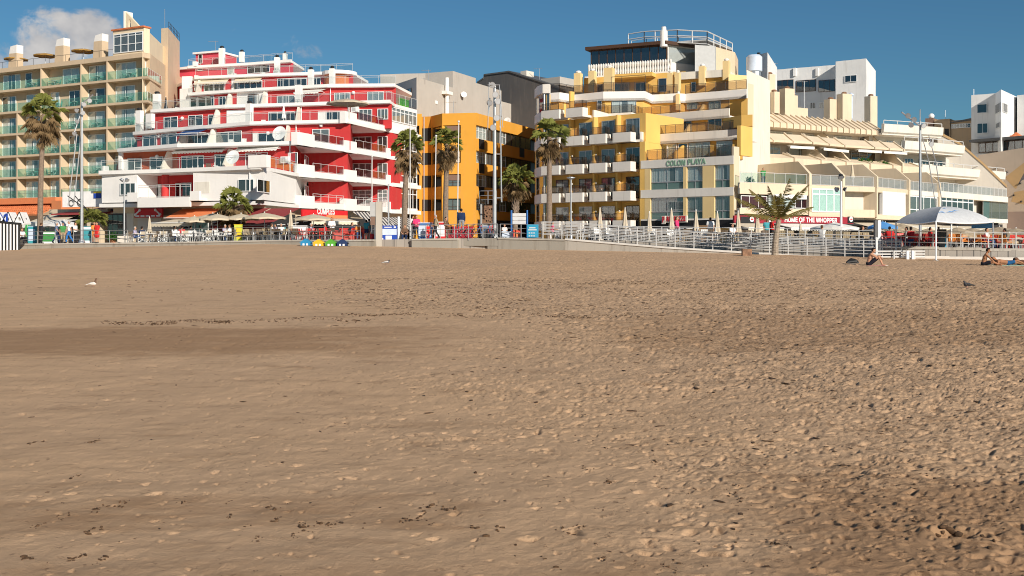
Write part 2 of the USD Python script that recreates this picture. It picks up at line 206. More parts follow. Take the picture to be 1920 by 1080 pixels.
# ---------------------------------------------------------------- ground: beach, sea, promenade
WPX = np.array([-700, -300, 0, 300, 500, 650, 935, 1250, 1480, 1640, 1900, 2300, 2900.])
WYD = np.array([96, 92, 88, 84, 81, 78, 75, 70, 67, 64.5, 62, 59, 56.])
WX = (WPX - CX) / F * WYD
SANDPY = np.array([471, 470, 468, 461, 457.5, 461, 467, 473, 478, 483, 487.5, 491, 493.])
WZS = EYE + (HY - SANDPY) / F * WYD                                # sand height along the sea wall
PROMPY = np.array([459, 459, 457.5, 454.5, 450.5, 450, 446, 453, 458, 463, 469, 472, 474.])
WZP = EYE + (HY - PROMPY) / F * WYD                                # promenade height along the sea wall
wallY = lambda x: np.interp(x, WX, WYD)
zprom = lambda x: float(np.interp(x, WX, WZP))
def zbase(x, y):
    t = np.clip(y / wallY(x), 0, 1.3); s = np.clip((t - 0.3) / 0.7, 0, 2); return np.interp(x, WX, WZS) * np.minimum(s * s * (1.6 - 0.6 * s), 1.15)
def sandpos(px, py):                                               # where the line of sight through this point meets the sand
    lo, hi = 4.0, 90.0
    Ys = np.linspace(lo, hi, 4000); x = (px - CX) / F * Ys; z = EYE + (HY - py) / F * Ys
    k = np.argmax(z <= zbase(x, Ys)); return np.array([x[k], Ys[k], zbase(x[k], Ys[k])])
rng = np.random.default_rng(11)
_lat = rng.random((16, 256, 256))
def vn(x, y, s, k):                                                # value noise, s = cell size in metres
    X, Y2 = x / s + 37.3 * k, y / s + 11.7 * k; i, j = np.floor(X).astype(int), np.floor(Y2).astype(int); a, b = X - i, Y2 - j
    a, b = a * a * a * (a * (a * 6 - 15) + 10), b * b * b * (b * (b * 6 - 15) + 10); L = _lat[k % 16]
    g = lambda p, q: L[p & 255, q & 255]
    return (g(i, j) * (1 - a) + g(i + 1, j) * a) * (1 - b) + (g(i, j + 1) * (1 - a) + g(i + 1, j + 1) * a) * b - 0.5
sm = lambda a, b, t: (lambda q: q * q * (3 - 2 * q))(np.clip((t - a) / (b - a), 0, 1))
def prints(x, y, cell, k, prob, amp, lo, hi, asp):                 # trodden hollows: one in each cell of an uneven grid
    L1, L2, L3, L4, L5 = (_lat[(k + q) % 16] for q in range(5)); h = np.zeros_like(x); i0, j0 = np.floor(x / cell).astype(int), np.floor(y / cell).astype(int)
    for di in (-1, 0, 1):
        for dj in (-1, 0, 1):
            i, j = (i0 + di), (j0 + dj); a, b = i & 255, j & 255
            on = L5[a, b] < prob
            cx, cy = (i + 0.15 + 0.7 * L1[a, b]) * cell, (j + 0.15 + 0.7 * L2[a, b]) * cell
            th = L3[a, b] * 2 * np.pi; r = cell * (lo + (hi - lo) * L4[a, b]); dx, dy = x - cx, y - cy
            u, v = (dx * np.cos(th) + dy * np.sin(th)) / (r * asp), (-dx * np.sin(th) + dy * np.cos(th)) / r
            q = u * u + v * v; wob = 1 + 0.25 * np.sin(3 * np.arctan2(v, u) + 20 * L1[a, b])
            q = q * wob; h += np.where(on, amp * (0.5 + L4[a, b]) * (-np.exp(-q * q * 1.6) * (1 + 0.35 * u) + 0.14 * np.exp(-(np.sqrt(q) - 1.5) ** 2 * 5) * (0.5 + 0.8 * L3[a, b])), 0)
    return h
def sand_height(x, y, want_trod=False):
    px = CX + F * x / np.maximum(y, 3)
    wobble = 6 * vn(x, y, 3.0, 4) + 3 * vn(x, y, 1.0, 5)
    trod = sm(-2.2, 3.2, x + 0.06 * (y - 6) + 0.55 * wobble + np.where(y > 14, 0.10 * (y - 14), 0)) * (1 - 0.25 * sm(40, 75, y))
    far = sm(22, 27, y + wobble) * sm(420, 760, px)
    trod = np.clip(np.maximum(trod, far * 0.9), 0.10 + 0.10 * sm(-.1, .3, vn(x, y, 3.0, 15)), 1)
    if want_trod: return trod
    h = 0.10 * vn(x, y, 9.0, 1) + 0.04 * vn(x, y, 3.5, 2)
    wx, wy_ = x + 0.25 * vn(x, y, 0.7, 9), y + 0.25 * vn(x, y, 0.7, 10)
    h += (0.012 + 0.009 * trod) * vn(wx, wy_, 0.9, 3) + (0.010 + 0.010 * trod) * vn(wx, wy_, 0.38, 6) + (0.008 + 0.006 * trod) * vn(wx, wy_, 0.17, 7) + (0.006 + 0.005 * trod) * vn(x, y, 0.075, 8)
    h += trod * (0.014 * np.abs(vn(wx, wy_, 0.5, 11)) + 0.008 * np.abs(vn(wx, wy_, 0.21, 12)))
    m = y < 22
    hf = np.zeros_like(h); hf[m] = (0.0016 + 0.010 * trod[m]) * vn(x[m], y[m], 0.032, 13); h += hf * (1 - sm(14, 22, y))
    nf = 0.32 + 0.68 * sm(6, 15, y)
    h += nf * prints(x, y, 0.55, 1, 0.60 * trod, 0.025, 0.08, 0.17, 2.0) * (0.25 + 0.75 * trod)
    h += nf * prints(x, y, 0.30, 5, 0.70 * trod, 0.024, 0.07, 0.20, 1.7) * (0.3 + 0.7 * trod)
    m = y < 40
    hn = np.zeros_like(h); hn[m] = prints(x[m], y[m], 0.13, 8, 0.55 * sm(.04, .8, trod[m]), 0.014, 0.09, 0.28, 1.8); h += hn * (1 - sm(26, 40, y))
    m = y < 16
    hn = np.zeros_like(h); hn[m] = prints(x[m], y[m], 0.061, 3, 0.45 * trod[m], 0.009, 0.12, 0.30, 1.7); h += hn * (1 - sm(11, 16, y))
    for cx, cy, r, a in ((2.36, 5.72, 0.075, 0.10), (1.75, 6.6, .04, .04)):
        q = ((x - cx) / (r * 1.25)) ** 2 + ((y - cy) / r) ** 2; q = q * (1 + 0.3 * vn(x, y, 0.05, 11) * 2); h += -a * np.exp(-q ** 2) + 0.12 * a * np.exp(-(np.sqrt(q) - 1.8) ** 2 * 2)
    return h * 1.0 * (0.45 + 0.55 * sm(90, 40, y)) * (1 - 0.8 * sm(-4, 0.5, y - wallY(x)))
def damp_vignette_field(x, y):
    px = CX + F * x / np.maximum(y, 3); py = HY + F * EYE / np.maximum(y, 3)
    n = 0.5 * vn(x, y * 0.6, 5.0, 12) + 0.3 * vn(x, y * 0.6, 1.8, 13)
    d = 0.66 * sm(603, 622, py + 25 * n) * (1 - sm(660, 705, py + 60 * n)) * sm(1250, 500, px + 500 * n)
    d = np.maximum(d, 0.5 * sm(560, 590, py + 30 * n) * (1 - sm(640, 690, py + 50 * n)) * sm(850, 1250, px + 300 * n))
    d = np.maximum(d, 0.48 * sm(905, 935, py + 50 * n) * (1 - sm(985, 1015, py + 60 * n)) * (1 - sm(850, 1050, px)))
    d = np.maximum(d, 0.66 * sm(800, 960, py + 120 * n) * sm(1050, 1700, px + 400 * n))
    d = np.maximum(d, 0.42 * sm(930, 1080, py + 80 * n))  # darker towards the bottom of the view: damp with a vignette painted in
    return np.clip(d + 0.12 * n, 0, 1)
def grid_mesh(name, X, Y2, Z, damp_vignette=None, kind='structure', mat='sand', trod=None):
    nr, nc = X.shape; idx = np.arange(nr * nc).reshape(nr, nc)
    f = np.stack([idx[:-1, :-1], idx[:-1, 1:], idx[1:, 1:], idx[1:, :-1]], -1).reshape(-1, 4)
    q = uniq('/World', name); m = usdkit.mesh(stage, q, (np.stack([X, Y2, Z], -1).reshape(-1, 3), f), M(mat), smooth=True)
    if damp_vignette is not None: UsdGeom.PrimvarsAPI(m).CreatePrimvar('damp_vignette', Sdf.ValueTypeNames.FloatArray, 'vertex').Set(damp_vignette.ravel().astype(np.float32).tolist())
    if trod is not None: UsdGeom.PrimvarsAPI(m).CreatePrimvar('trod', Sdf.ValueTypeNames.FloatArray, 'vertex').Set(trod.ravel().astype(np.float32).tolist())
    return tag(q, kind=kind)
tx = np.concatenate([np.linspace(-0.74, -0.52, 60)[:-1], np.linspace(-0.52, 0.52, 1050), np.linspace(0.52, 0.74, 60)[1:]])
inv = np.linspace(1 / 3.9, 1 / 25.0, 640); rows = np.concatenate([1 / inv, np.geomspace(25.0, 97.0, 250)[1:]])
TX, RY = np.meshgrid(tx, rows); SX = TX * RY
wy = wallY(SX); RY = np.minimum(RY, wy + 0.6); SX = TX * RY
SZ = zbase(SX, RY) + sand_height(SX, RY)
grid_mesh('sand', SX, RY, SZ, damp_vignette_field(SX, RY), trod=0.88 + 0.13 * sand_height(SX, RY, True))
def sand_z(x, y): return float(zbase(np.array([x]), np.array([y]))[0] + sand_height(np.array([float(x)]), np.array([float(y)]))[0])
gx, gy = np.meshgrid(np.linspace(-160, 160, 200), np.linspace(-30, 100, 100)); gy = np.minimum(gy, wallY(gx) + 0.6)
inside = (np.abs(gx) < 0.72 * gy) & (gy > 4.2)
gz = zbase(gx, np.maximum(gy, 0)) + 0.12 * vn(gx, gy, 9.0, 1) - 0.02 - 0.13 * sm(-8, -30, gy) * 6 - np.where(inside, 0.35, 0.0)
grid_mesh('beach', gx, gy, gz, np.full(gx.shape, .1), trod=np.full(gx.shape, .9))
single('sea', MB().box(-3000, 3000, -3000, -20, -1.5, -0.45), 'sea', kind='structure')
single('ground', MB().box(-3000, 3000, -3000, 3000, -6, -2.2), 'asphalt', kind='structure')
# promenade: one paved sheet from the sea wall to behind the buildings
pxs = np.linspace(WX[0] - 20, WX[-1] + 20, 90); pv, pf = [], []
for i, x in enumerate(pxs):
    o_ = float(np.interp(CX + F * x / wallY(x), [1012, 1018, 1688, 1694], [.35, 2.45, 2.45, .35])); pv.append((x, float(wallY(x)) + o_, zprom(x) - 2.0))
    for yy in (float(wallY(x)) + o_, float(wallY(x)) + 12, 135.0, 260.0): pv.append((x, yy, zprom(x)))
for i in range(len(pxs) - 1):
    for k in range(4): a = i * 5 + k; pf.append((a, a + 5, a + 6, a + 1))
single('promenade', MB().raw(pv, pf), 'promenade_paving', kind='structure')
def wall_run(name, label, px0, px1, topz, mat, th=0.45, step=12, extra=0.0):
    t = thing(name, label, 'wall'); b, c = MB(), MB(); pts = np.arange(px0, px1 + 1e-6, (px1 - px0) / max(1, round((px1 - px0) / step)))
    for a, e in zip(pts[:-1], pts[1:]):
        p, q = XY(a, np.interp(a, WPX, WYD)), XY(e, np.interp(e, WPX, WYD)); f = Fr(p, q); z0, z1 = topz(a), topz(e)
        v = [f.pt(0, 0, -1.0), f.pt(f.L, 0, -1.0), f.pt(f.L, -th, -1.0), f.pt(0, -th, -1.0), f.pt(0, 0, z0), f.pt(f.L, 0, z1), f.pt(f.L, -th, z1), f.pt(0, -th, z0)]; b.hexa(v)
        v = [f.pt(0, .06, z0 + .003), f.pt(f.L, .06, z1 + .003), f.pt(f.L, -th - .04, z1 + .003), f.pt(0, -th - .04, z0 + .003), f.pt(0, .06, z0 + .12), f.pt(f.L, .06, z1 + .12), f.pt(f.L, -th - .04, z1 + .12), f.pt(0, -th - .04, z0 + .12)]; c.hexa(v)
    part(t, 'wall', b, mat); part(t, 'coping', c, 'concrete_pale' if mat == 'concrete' else 'stone_white'); return t
pt = lambda px: np.interp(px, WPX, WZP)
wall_run('sea_wall', 'long low stained concrete wall below the cafe terraces on the left', -700, 702, lambda p: pt(p) - .1, 'concrete')
wall_run('sea_wall', 'low concrete wall between the flagpoles under the bicycles', 772, 858, lambda p: pt(p) - .1, 'concrete')
wall_run('sea_wall', 'high weathered grey concrete wall below the blue banner', 934, 1060, lambda p: pt(p) - .1, 'concrete')
RAMPZ = lambda px: EYE + (HY - np.interp(px, [934, 1010, 1060, 1250, 1480, 1600, 1720], [445, 445.5, 447, 462.5, 477, 482.5, 485])) / F * np.interp(px, WPX, WYD)
wall_run('ramp_wall', 'pale concrete wall with sloping top that carries the beach ramp', 1060, 1700, lambda p: RAMPZ(p) - .12, 'concrete_pale')
t = thing('sea_wall', 'level grey concrete wall behind the beach tent', 'wall'); b, c = MB(), MB()
for a, e in ((1690, 1760), (1760, 1840), (1840, 1960), (1960, 2300), (2300, 2900)):
    f = Fr(XY(a, np.interp(a, WPX, WYD) + .3), XY(e, np.interp(e, WPX, WYD) + .3)); b.fbox(f, 0, f.L, -.4, 0, -1, min(pt(a), pt(e)) - .05); c.fbox(f, 0, f.L, -.45, .05, min(pt(a), pt(e)) - .047, pt(a) + .06)
part(t, 'wall', b, 'concrete_pale'); part(t, 'coping', c, 'concrete_pale')
t = thing('bench_kerb', 'low white kerb along the sand in front of the grey wall', 'kerb'); b = MB()
for a, e in ((1700, 1780), (1780, 1850), (1850, 1960)):
    f = Fr(XY(a, np.interp(a, WPX, WYD) - .3), XY(e, np.interp(e, WPX, WYD) - .3)); b.fbox(f, 0, f.L, -.3, 0, -.5, np.interp(a, WPX, WZS) + .14)
part(t, 'kerb', b, 'stone_white')
# landing beside the wall: solid under the bicycles, with a dark opening below
t = thing('sea_wall', 'concrete deck over a dark opening beside the tall wall', 'wall')
f = Fr(XY(858, 76.2), XY(936, 75)); b = MB(); zt = pt(900)
b.fbox(f, 0, f.L, -3.5, 0, zt - .55, zt - .02); b.fbox(f, f.L - .9, f.L, -3.5, -.02, -.5, zt - .56); part(t, 'deck', b, 'concrete')
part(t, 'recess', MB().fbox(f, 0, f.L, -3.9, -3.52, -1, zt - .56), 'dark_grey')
t = thing('grille', 'low white barred grille at the sand between two flagpoles', 'grille'); b = MB(); f = Fr(XY(820, 76.4), XY(857, 75.9)); z0 = np.interp(840, WPX, WZS)
for i in range(15): b.fbox(f, i * f.L / 14 - .03, i * f.L / 14 + .03, 0, .06, z0 - .3, z0 + .20)
b.fbox(f, -.05, f.L + .05, -.01, .07, z0 + .201, z0 + .28); part(t, 'bars', b, 'white_paint')
# steps between the walls
t = thing('beach_steps', 'concrete steps leading down to the sand beside the blue board', 'steps'); f = Fr(XY(704, 77.6), XY(771, 76.8)); zt, zs = pt(735), np.interp(735, WPX, WZS)
for i in range(5):
    part(t, 'step', MB().fbox(f, 0.05, f.L - .05, -3.0 + .1, -.3 - i * .45, zt - (5 - i) * (zt - zs + .05) / 5, zt - (4 - i) * (zt - zs + .05) / 5 - .004 - .0), 'concrete_pale')
# ---------------------------------------------------------------- building pieces
def win(fr, parent, rc, w=0.0, cols=2, rows=1, frame='white_paint', pane='pane_dark', back='dark', split=None, uz=None, name='window', bar=0.06):
    u0, u1, z0, z1 = uz if uz is not None else fr.rect(*rc, w=w)
    if u1 < u0: u0, u1 = u1, u0
    b = MB(); W = w + .03
    b.fbox(fr, u0, u0 + bar, W, W + .07, z0, z1); b.fbox(fr, u1 - bar, u1, W, W + .07, z0, z1)
    b.fbox(fr, u0 + bar, u1 - bar, W, W + .068, z0, z0 + bar); b.fbox(fr, u0 + bar, u1 - bar, W, W + .068, z1 - bar, z1)
    for i in range(1, cols):
        c = u0 + (u1 - u0) * i / cols; b.fbox(fr, c - bar * .45, c + bar * .45, W, W + .06, z0 + bar, z1 - bar)
    for z in (split if split else [i / rows for i in range(1, rows)]):
        c = z0 + (z1 - z0) * z; b.fbox(fr, u0 + bar, u1 - bar, W, W + .055, c - bar * .4, c + bar * .4)
    wp = part(parent, name, b, frame)
    part(wp, 'pane', MB().fbox(fr, u0 + .02, u1 - .02, W + .030, W + .050, z0 + .02, z1 - .02), pane)
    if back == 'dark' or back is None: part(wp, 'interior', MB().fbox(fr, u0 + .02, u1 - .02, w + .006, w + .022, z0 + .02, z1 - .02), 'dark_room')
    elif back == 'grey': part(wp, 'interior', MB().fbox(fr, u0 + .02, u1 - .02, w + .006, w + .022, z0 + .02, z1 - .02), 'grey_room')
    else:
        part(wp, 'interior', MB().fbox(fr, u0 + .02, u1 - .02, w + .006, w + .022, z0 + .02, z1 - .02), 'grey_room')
        c = MB(); n = max(6, int((u1 - u0) / .12)); gap = R.random() < .35; g0, g1 = .35 + .3 * R.random(), .1 + .15 * R.random()
        us = np.linspace(u0 + .04, u1 - .04, n + 1)
        for i in range(n):
            if gap and g0 < (i + .5) / n < g0 + g1: continue
            a, e = w + (.028 if i % 2 else .046), w + (.046 if i % 2 else .028)
            c.raw([fr.pt(us[i], a, z0 + .04), fr.pt(us[i + 1], e, z0 + .04), fr.pt(us[i + 1], e, z1 - .04), fr.pt(us[i], a, z1 - .04)], [[0, 1, 2, 3]])
        part(wp, 'curtain', c, back)
    return wp
def pts3(pts, z): return [np.array([p[0], p[1], z]) for p in pts]
def rail_run(parent, pts, h=1.0, post=1.6, mat='rail_white', glass=None, bars=(1.0,), r=.025, name='railing', low=.08, pr=None):
    b, g = MB(), MB()
    for p, q in zip(pts[:-1], pts[1:]):
        p, q = np.array(p, float), np.array(q, float); L = np.linalg.norm((q - p)[:2]); n = max(1, int(round(L / post)))
        for i in range(n + 1): a = p + (q - p) * i / n; b.tube(a, a + [0, 0, h], pr or r, n=5)
        for k in bars: b.tube(p + [0, 0, h * k], q + [0, 0, h * k], r, n=5)
        if glass:
            d = (q - p)[:2] / max(L, 1e-6); nn = np.array([d[1], -d[0]]) * .012; o = lambda a, s, z: (a[0] + nn[0] * s, a[1] + nn[1] * s, a[2] + z)
            g.hexa([o(p, 1, low), o(q, 1, low), o(q, -1, low), o(p, -1, low), o(p, 1, h * .93), o(q, 1, h * .93), o(q, -1, h * .93), o(p, -1, h * .93)])
    rp = part(parent, name, b, mat)
    if glass: part(rp, 'glass_panel', g, glass)
    return rp
def offset_back(pts, d):                                            # polyline moved away from the beach by d metres
    out = []
    for i, p in enumerate(pts):
        ns = []
        for a, b in ((i - 1, i), (i, i + 1)):
            if a >= 0 and b < len(pts):
                t = np.array(pts[b]) - np.array(pts[a]); t = t / max(np.linalg.norm(t), 1e-9); ns.append(np.array([t[1], -t[0]]))
        n = np.mean(ns, 0); n = n / np.linalg.norm(n); out.append(np.array(p) - n * d)
    return out
def solid(parent, name, front, back, z0, z1, mat, **k):              # front polyline left to right, back polyline right to left
    return part(parent, name, MB().prism(list(front) + list(back), z0, z1), mat, **k)
def block(parent, name, fr, u0, u1, w0, w1, z0, z1, mat, **k): return part(parent, name, MB().fbox(fr, u0, u1, w0, w1, z0, z1), mat, **k)
def pxblock(parent, name, fr, rc, w0, w1, mat, **k):                 # block whose front face at w1 fills this rectangle of the photograph
    u0, u1, z0, z1 = fr.rect(*rc, w=w1); return block(parent, name, fr, u0, u1, w0, w1, z0, z1, mat, **k)
def chimney(parent, fr, rc, w, depth, mat, cap='black', name='chimney', pot=True):
    u0, u1, z0, z1 = fr.rect(*rc, w=w); b = MB().fbox(fr, u0, u1, w - depth, w, z0, z1)
    q = part(parent, name, b, mat)
    if pot:
        c = fr.pt((u0 + u1) / 2, w - depth / 2, z1); r = min((u1 - u0) * .36, .3)
        part(q, 'cap', MB().lathe([(0, 0), (r, 0), (r, .12), (r * 1.25, .13), (r * 1.25, .2), (r * .7, .32), (0, .34)], c, 10), cap)
    return q
def text_part(parent, fr, text, u0, z0, w, height, mat, width=None, depth=.04, bold=True, name='lettering'):
    t = meshkit.text_mesh(text, height, depth, bold); v = np.array(t.vertices); s = 1.0 if width is None else width / v[:, 0].max()
    o = np.array([fr.pt(u0 + a * s, w + c, z0 + e) for a, e, c in v]); return part(parent, name, MB().raw(o, t.faces), mat)
def antenna(name, label, p, h, kind=0):
    b = MB().tube(p, p + np.array([0, 0, h]), .035, n=5)
    if kind:
        for i in range(5): b.tube(p + np.array([-.9 + .3 * i, -.35, h - .1]), p + np.array([-.9 + .3 * i, .35, h - .1]), .015, n=4)
        b.tube(p + np.array([-1.0, 0, h - .1]), p + np.array([.4, 0, h - .1]), .02, n=4)
    t = thing(name, label, 'antenna'); part(t, 'mast', b, 'steel'); return t
def dish(parent_or_none, p, r, d=(-.3, -.9, .3), label=None):
    d = np.array(d) / np.linalg.norm(d); a = np.cross(d, [0, 0, 1]); a /= np.linalg.norm(a); c = np.cross(a, d)
    o = MB().lathe([(0, 0), (r * .5, .04 * r * 4), (r, .25 * r), (r, .27 * r), (r * .5, .2 * r), (0, .05 * r)], n=16)
    v, f = o.data(); b = MB().raw(v @ np.array([a, c, d]) + np.array(p), f); t = thing('satellite_dish', label, 'satellite dish'); part(t, 'dish', b, 'plastic_white')
    part(t, 'bracket', MB().tube(np.array(p), np.array(p) - d * r * .6 - np.array([0, 0, r * .9]), .03, n=5).tube(np.array(p) + d * .1 * r, np.array(p) + d * r * .9 - np.array([0, 0, r * .3]), .02, n=4), 'steel'); return t
def awning(name, label, fr, rc_top, w0, w1, zdrop, mat, val=.22, frame='white_paint', scallop=True, group=None):
    # rc_top: (px0, px1, py of the upper edge on the wall at w0); slopes out to w1
    x0, x1, py = rc_top; u0, u1 = fr.u(x0, w0), fr.u(x1, w0); z1 = fr.z((x0 + x1) / 2, py, w0); z0 = z1 - zdrop
    t = thing(name, label, 'awning', group=group); n = 10; b = MB()
    for i in range(n):
        a, e = u0 + (u1 - u0) * i / n, u0 + (u1 - u0) * (i + 1) / n; sg = .02
        b.hexa([fr.pt(a, w1, z0), fr.pt(e, w1, z0), fr.pt(e, w0, z1), fr.pt(a, w0, z1), fr.pt(a, w1, z0 + sg), fr.pt(e, w1, z0 + sg), fr.pt(e, w0, z1 + sg), fr.pt(a, w0, z1 + sg)])
    part(t, 'canopy', b, mat)
    c = MB(); m = max(6, int((u1 - u0) / .35)); us = np.linspace(u0, u1, m * 4 + 1)
    low = [z0 - val + (.07 * abs(math.sin(math.pi * i / 4)) if scallop else 0) * -1 + .07 for i in range(len(us))]
    for i in range(len(us) - 1):
        c.hexa([fr.pt(us[i], w1 + .015, low[i]), fr.pt(us[i + 1], w1 + .015, low[i + 1]), fr.pt(us[i + 1], w1, low[i + 1]), fr.pt(us[i], w1, low[i]), fr.pt(us[i], w1 + .015, z0), fr.pt(us[i + 1], w1 + .015, z0), fr.pt(us[i + 1], w1, z0), fr.pt(us[i], w1, z0)])
    part(t, 'valance', c, mat)
    part(t, 'front_bar', MB().tube(fr.pt(u0, w1 + .03, z0 + .03), fr.pt(u1, w1 + .03, z0 + .03), .035, n=5), frame)
    a = MB()
    for u in (u0 + .15, u1 - .15): a.path([fr.pt(u, w0, z1 - zdrop * .75 - .1), fr.pt(u + .2, (w0 + w1) / 2, z0 + .1), fr.pt(u, w1, z0)], .03, n=5)
    part(t, 'arm', a, frame); return t
# small furniture shared by balconies and terraces
_proto = {}
def chair_parts(t, seat, frame, style):
    b = MB()
    if style == 'x':
        for x in (-.26, .26): b.box(x - .02, x + .02, -.24, -.20, 0, .88).box(x - .02, x + .02, .20, .24, 0, .62)
        for y in (-.22, .22): b.tube((-.26, y, .03), (.26, y, .45), .025, n=5).tube((.26, y, .03), (-.26, y, .45), .025, n=5)
        part(t, 'frame', b, frame); part(t, 'seat', MB().box(-.25, .25, -.22, .22, .45, .465), seat); part(t, 'backrest', MB().box(-.28, .28, -.245, -.225, .60, .88), seat)
        a = MB()
        for x in (-.27, .27): a.box(x - .03, x + .03, -.2, .24, .621, .645)
        part(t, 'armrest', a, frame); return
    for x in (-.22, .22):
        for y in (-.22, .22):
            part(t, 'leg', MB().tube((x * 1.1, y * 1.15, 0), (x, y, .44), .018, n=5), frame)
    part(t, 'seat', MB().hexa([(-.24, -.24, .43), (.24, -.24, .43), (.25, .24, .44), (-.25, .24, .44), (-.24, -.24, .465), (.24, -.24, .465), (.25, .24, .475), (-.25, .24, .475)]), seat)
    bk = MB()
    for i in range(4): a = -.24 + i * .123; bk.hexa([(a, -.25, .47), (a + .10, -.25, .47), (a + .10, -.23, .47), (a, -.23, .47), (a, -.34, .86), (a + .10, -.34, .86), (a + .10, -.32, .86), (a, -.32, .86)])
    bk.box(-.25, .25, -.355, -.33, .861, .90); part(t, 'backrest', bk, seat)
    a = MB()
    for x in (-.26, .26): a.path([(x, .2, .46), (x, .18, .64), (x, -.26, .67)], .02, n=5)
    part(t, 'armrest', a, frame)
def chair(style, seat, frame, label, loc, rz, group, name='cafe_chair', key=None):
    k = ('c', style, seat, frame)
    if k not in _proto: _proto[k] = thing(name, label, 'chair', loc, rz, group); chair_parts(_proto[k], seat, frame, style); return _proto[k]
    return copy(_proto[k], loc, rz, label, group)
def table(top, frame, label, loc, rz, group, name='cafe_table', r=.38, square=False):
    k = ('t', top, frame, square)
    if k in _proto: return copy(_proto[k], loc, rz, label, group)
    t = _proto[k] = thing(name, label, 'table', loc, rz, group)
    if square: part(t, 'tabletop', MB().box(-r, r, -r, r, .71, .74), top); [part(t, 'leg', MB().tube((x, y, 0), (x * .92, y * .92, .71), .022, n=5), frame) for x in (-r * .9, r * .9) for y in (-r * .9, r * .9)]
    else: part(t, 'tabletop', MB().lathe([(0, .71), (r, .71), (r, .74), (0, .74)], n=16), top); part(t, 'leg', MB().lathe([(.26, 0), (.26, .03), (.05, .05), (.04, .7), (.2, .71)], n=10), frame)
    return t
# ---------------------------------------------------------------- beige hotel with green glass balconies (left)
hotel = thing('balcony_hotel', 'beige hotel with rows of green glass balconies at the left edge', 'hotel')
HF = fr_px(-170, 148.0, 267.5, 127.2)
HS = Fr(HF.q, HF.q + np.array([-1.15, 13.0]))                         # its right flank
HZ = [7.0, 9.75, 12.55, 15.4, 18.25, 21.1]                            # balcony slab levels
ROOF = 24.0
U = lambda px, w=0.0: HF.u(px, w)
back = [HF.q + np.array([-2.2, 26]), HF.p + np.array([-2.2, 26])]
part(hotel, 'wall', MB().prism([HF.p - HF.n * 1.15, HF.q - HF.n * 1.15] + back, 1.0, ROOF), 'hotel_plaster')
cols_low = [U(p) for p in (-170, -130, -88, -48, -10, 32, 76.5, 113, 151.5, 200.5)]; uR = HF.L
for i, z in enumerate(HZ + [ROOF - .05]):
    top = i == len(HZ); ex = 0.0 if top or i == 0 else 2.6
    poly = [HF.pt(0, 0.05, 0)[:2], HF.pt(uR + (.9 if ex else 0), 0.05, 0)[:2]]
    if ex: e0 = HF.pt(uR + .9, .05, 0)[:2]; poly += [e0 + HS.d * 6.8 , HS.pt(6.8, 0, 0)[:2]]
    poly += [HF.pt(uR, -1.2, 0)[:2], HF.pt(0, -1.2, 0)[:2]]
    part(hotel, 'floor_slab' if not top else 'cornice', MB().prism(poly, z - .28, z) if not top else MB().prism(poly, z - .55, z), 'hotel_plaster')
for i in range(5):
    cols = cols_low if i < 4 else [cols_low[k] for k in (0, 2, 4, 6, 8, 9)]
    z0, z1 = HZ[i] + .002, (HZ[i + 1] - .282)
    for u in cols: part(hotel, 'partition', MB().fbox(HF, u - .11, u + .11, -1.148, .02, z0, z1), 'hotel_plaster')
for u in (cols_low[6], cols_low[8], cols_low[9]): part(hotel, 'partition', MB().fbox(HF, u - .11, u + .11, -1.148, .02, HZ[5] + .002, ROOF - .602), 'hotel_plaster')
rows_px = {5: [(7, 39), (49, 61), (119, 150), (168, 199), (219, 256)]}
lowdoors = [(5.5, 31), (51, 76), (96.5, 112), (131, 150), (167, 198), (218, 254)]
for i in range(6):
    dl = rows_px[5] if i == 5 else lowdoors
    for (a, b) in dl:
        u0, u1 = HF.u(a, -1.15), HF.u(b, -1.15); kind = R.random()
        win(HF, hotel, None, -1.15, 2 if u1 - u0 > 1.3 else 1, 1, 'white_paint', 'pane', 'curtain_white' if kind < .82 else 'dark', uz=(u0, u1, HZ[i] + .05, HZ[i] + 2.15), name='balcony_door')
    for u0 in cols_low[:5]:
        win(HF, hotel, None, -1.15, 2, 1, 'white_paint', 'pane', 'curtain_white', uz=(u0 + 1.2, u0 + 2.7, HZ[i] + .05, HZ[i] + 2.15), name='balcony_door')
    # glass balustrades, one per bay
    cl = cols_low + [uR + .85]
    if i == 5: cl = [cols_low[k] for k in (0, 2, 4, 6, 8, 9)] + [uR + .85]
    if i > 0:
        for a, b in zip(cl[:-1], cl[1:]):
            rail_run(hotel, [HF.pt(a + .14, -.02, HZ[i]), HF.pt(b - .14, -.02, HZ[i])], 1.02, 9, 'plastic_teal', 'green_glass', (.96,), .018, 'balustrade', low=.02)
        e0 = HF.pt(uR + .85, 0, 0)[:2]; e1 = e0 + HS.d * 6.7
        rail_run(hotel, [(*e0, HZ[i]), (*e1, HZ[i])], 1.02, 1.1, 'white_paint', 'green_glass', (.96,), .018, 'balustrade', low=.02)
        for k in (0, 1): win(HS, hotel, None, 0, 2, 1, 'white_paint', 'pane', 'dark', uz=(1.2 + 3.2 * k, 2.9 + 3.2 * k - k * .6, HZ[i] + .05, HZ[i] + 2.1), name='balcony_door')
    else:
        rail_run(hotel, [HF.pt(0, .0, HZ[0]), HF.pt(uR, .0, HZ[0])], 1.0, 1.4, 'rail_grey', 'green_glass', (1.0, .55), .02, 'balustrade')
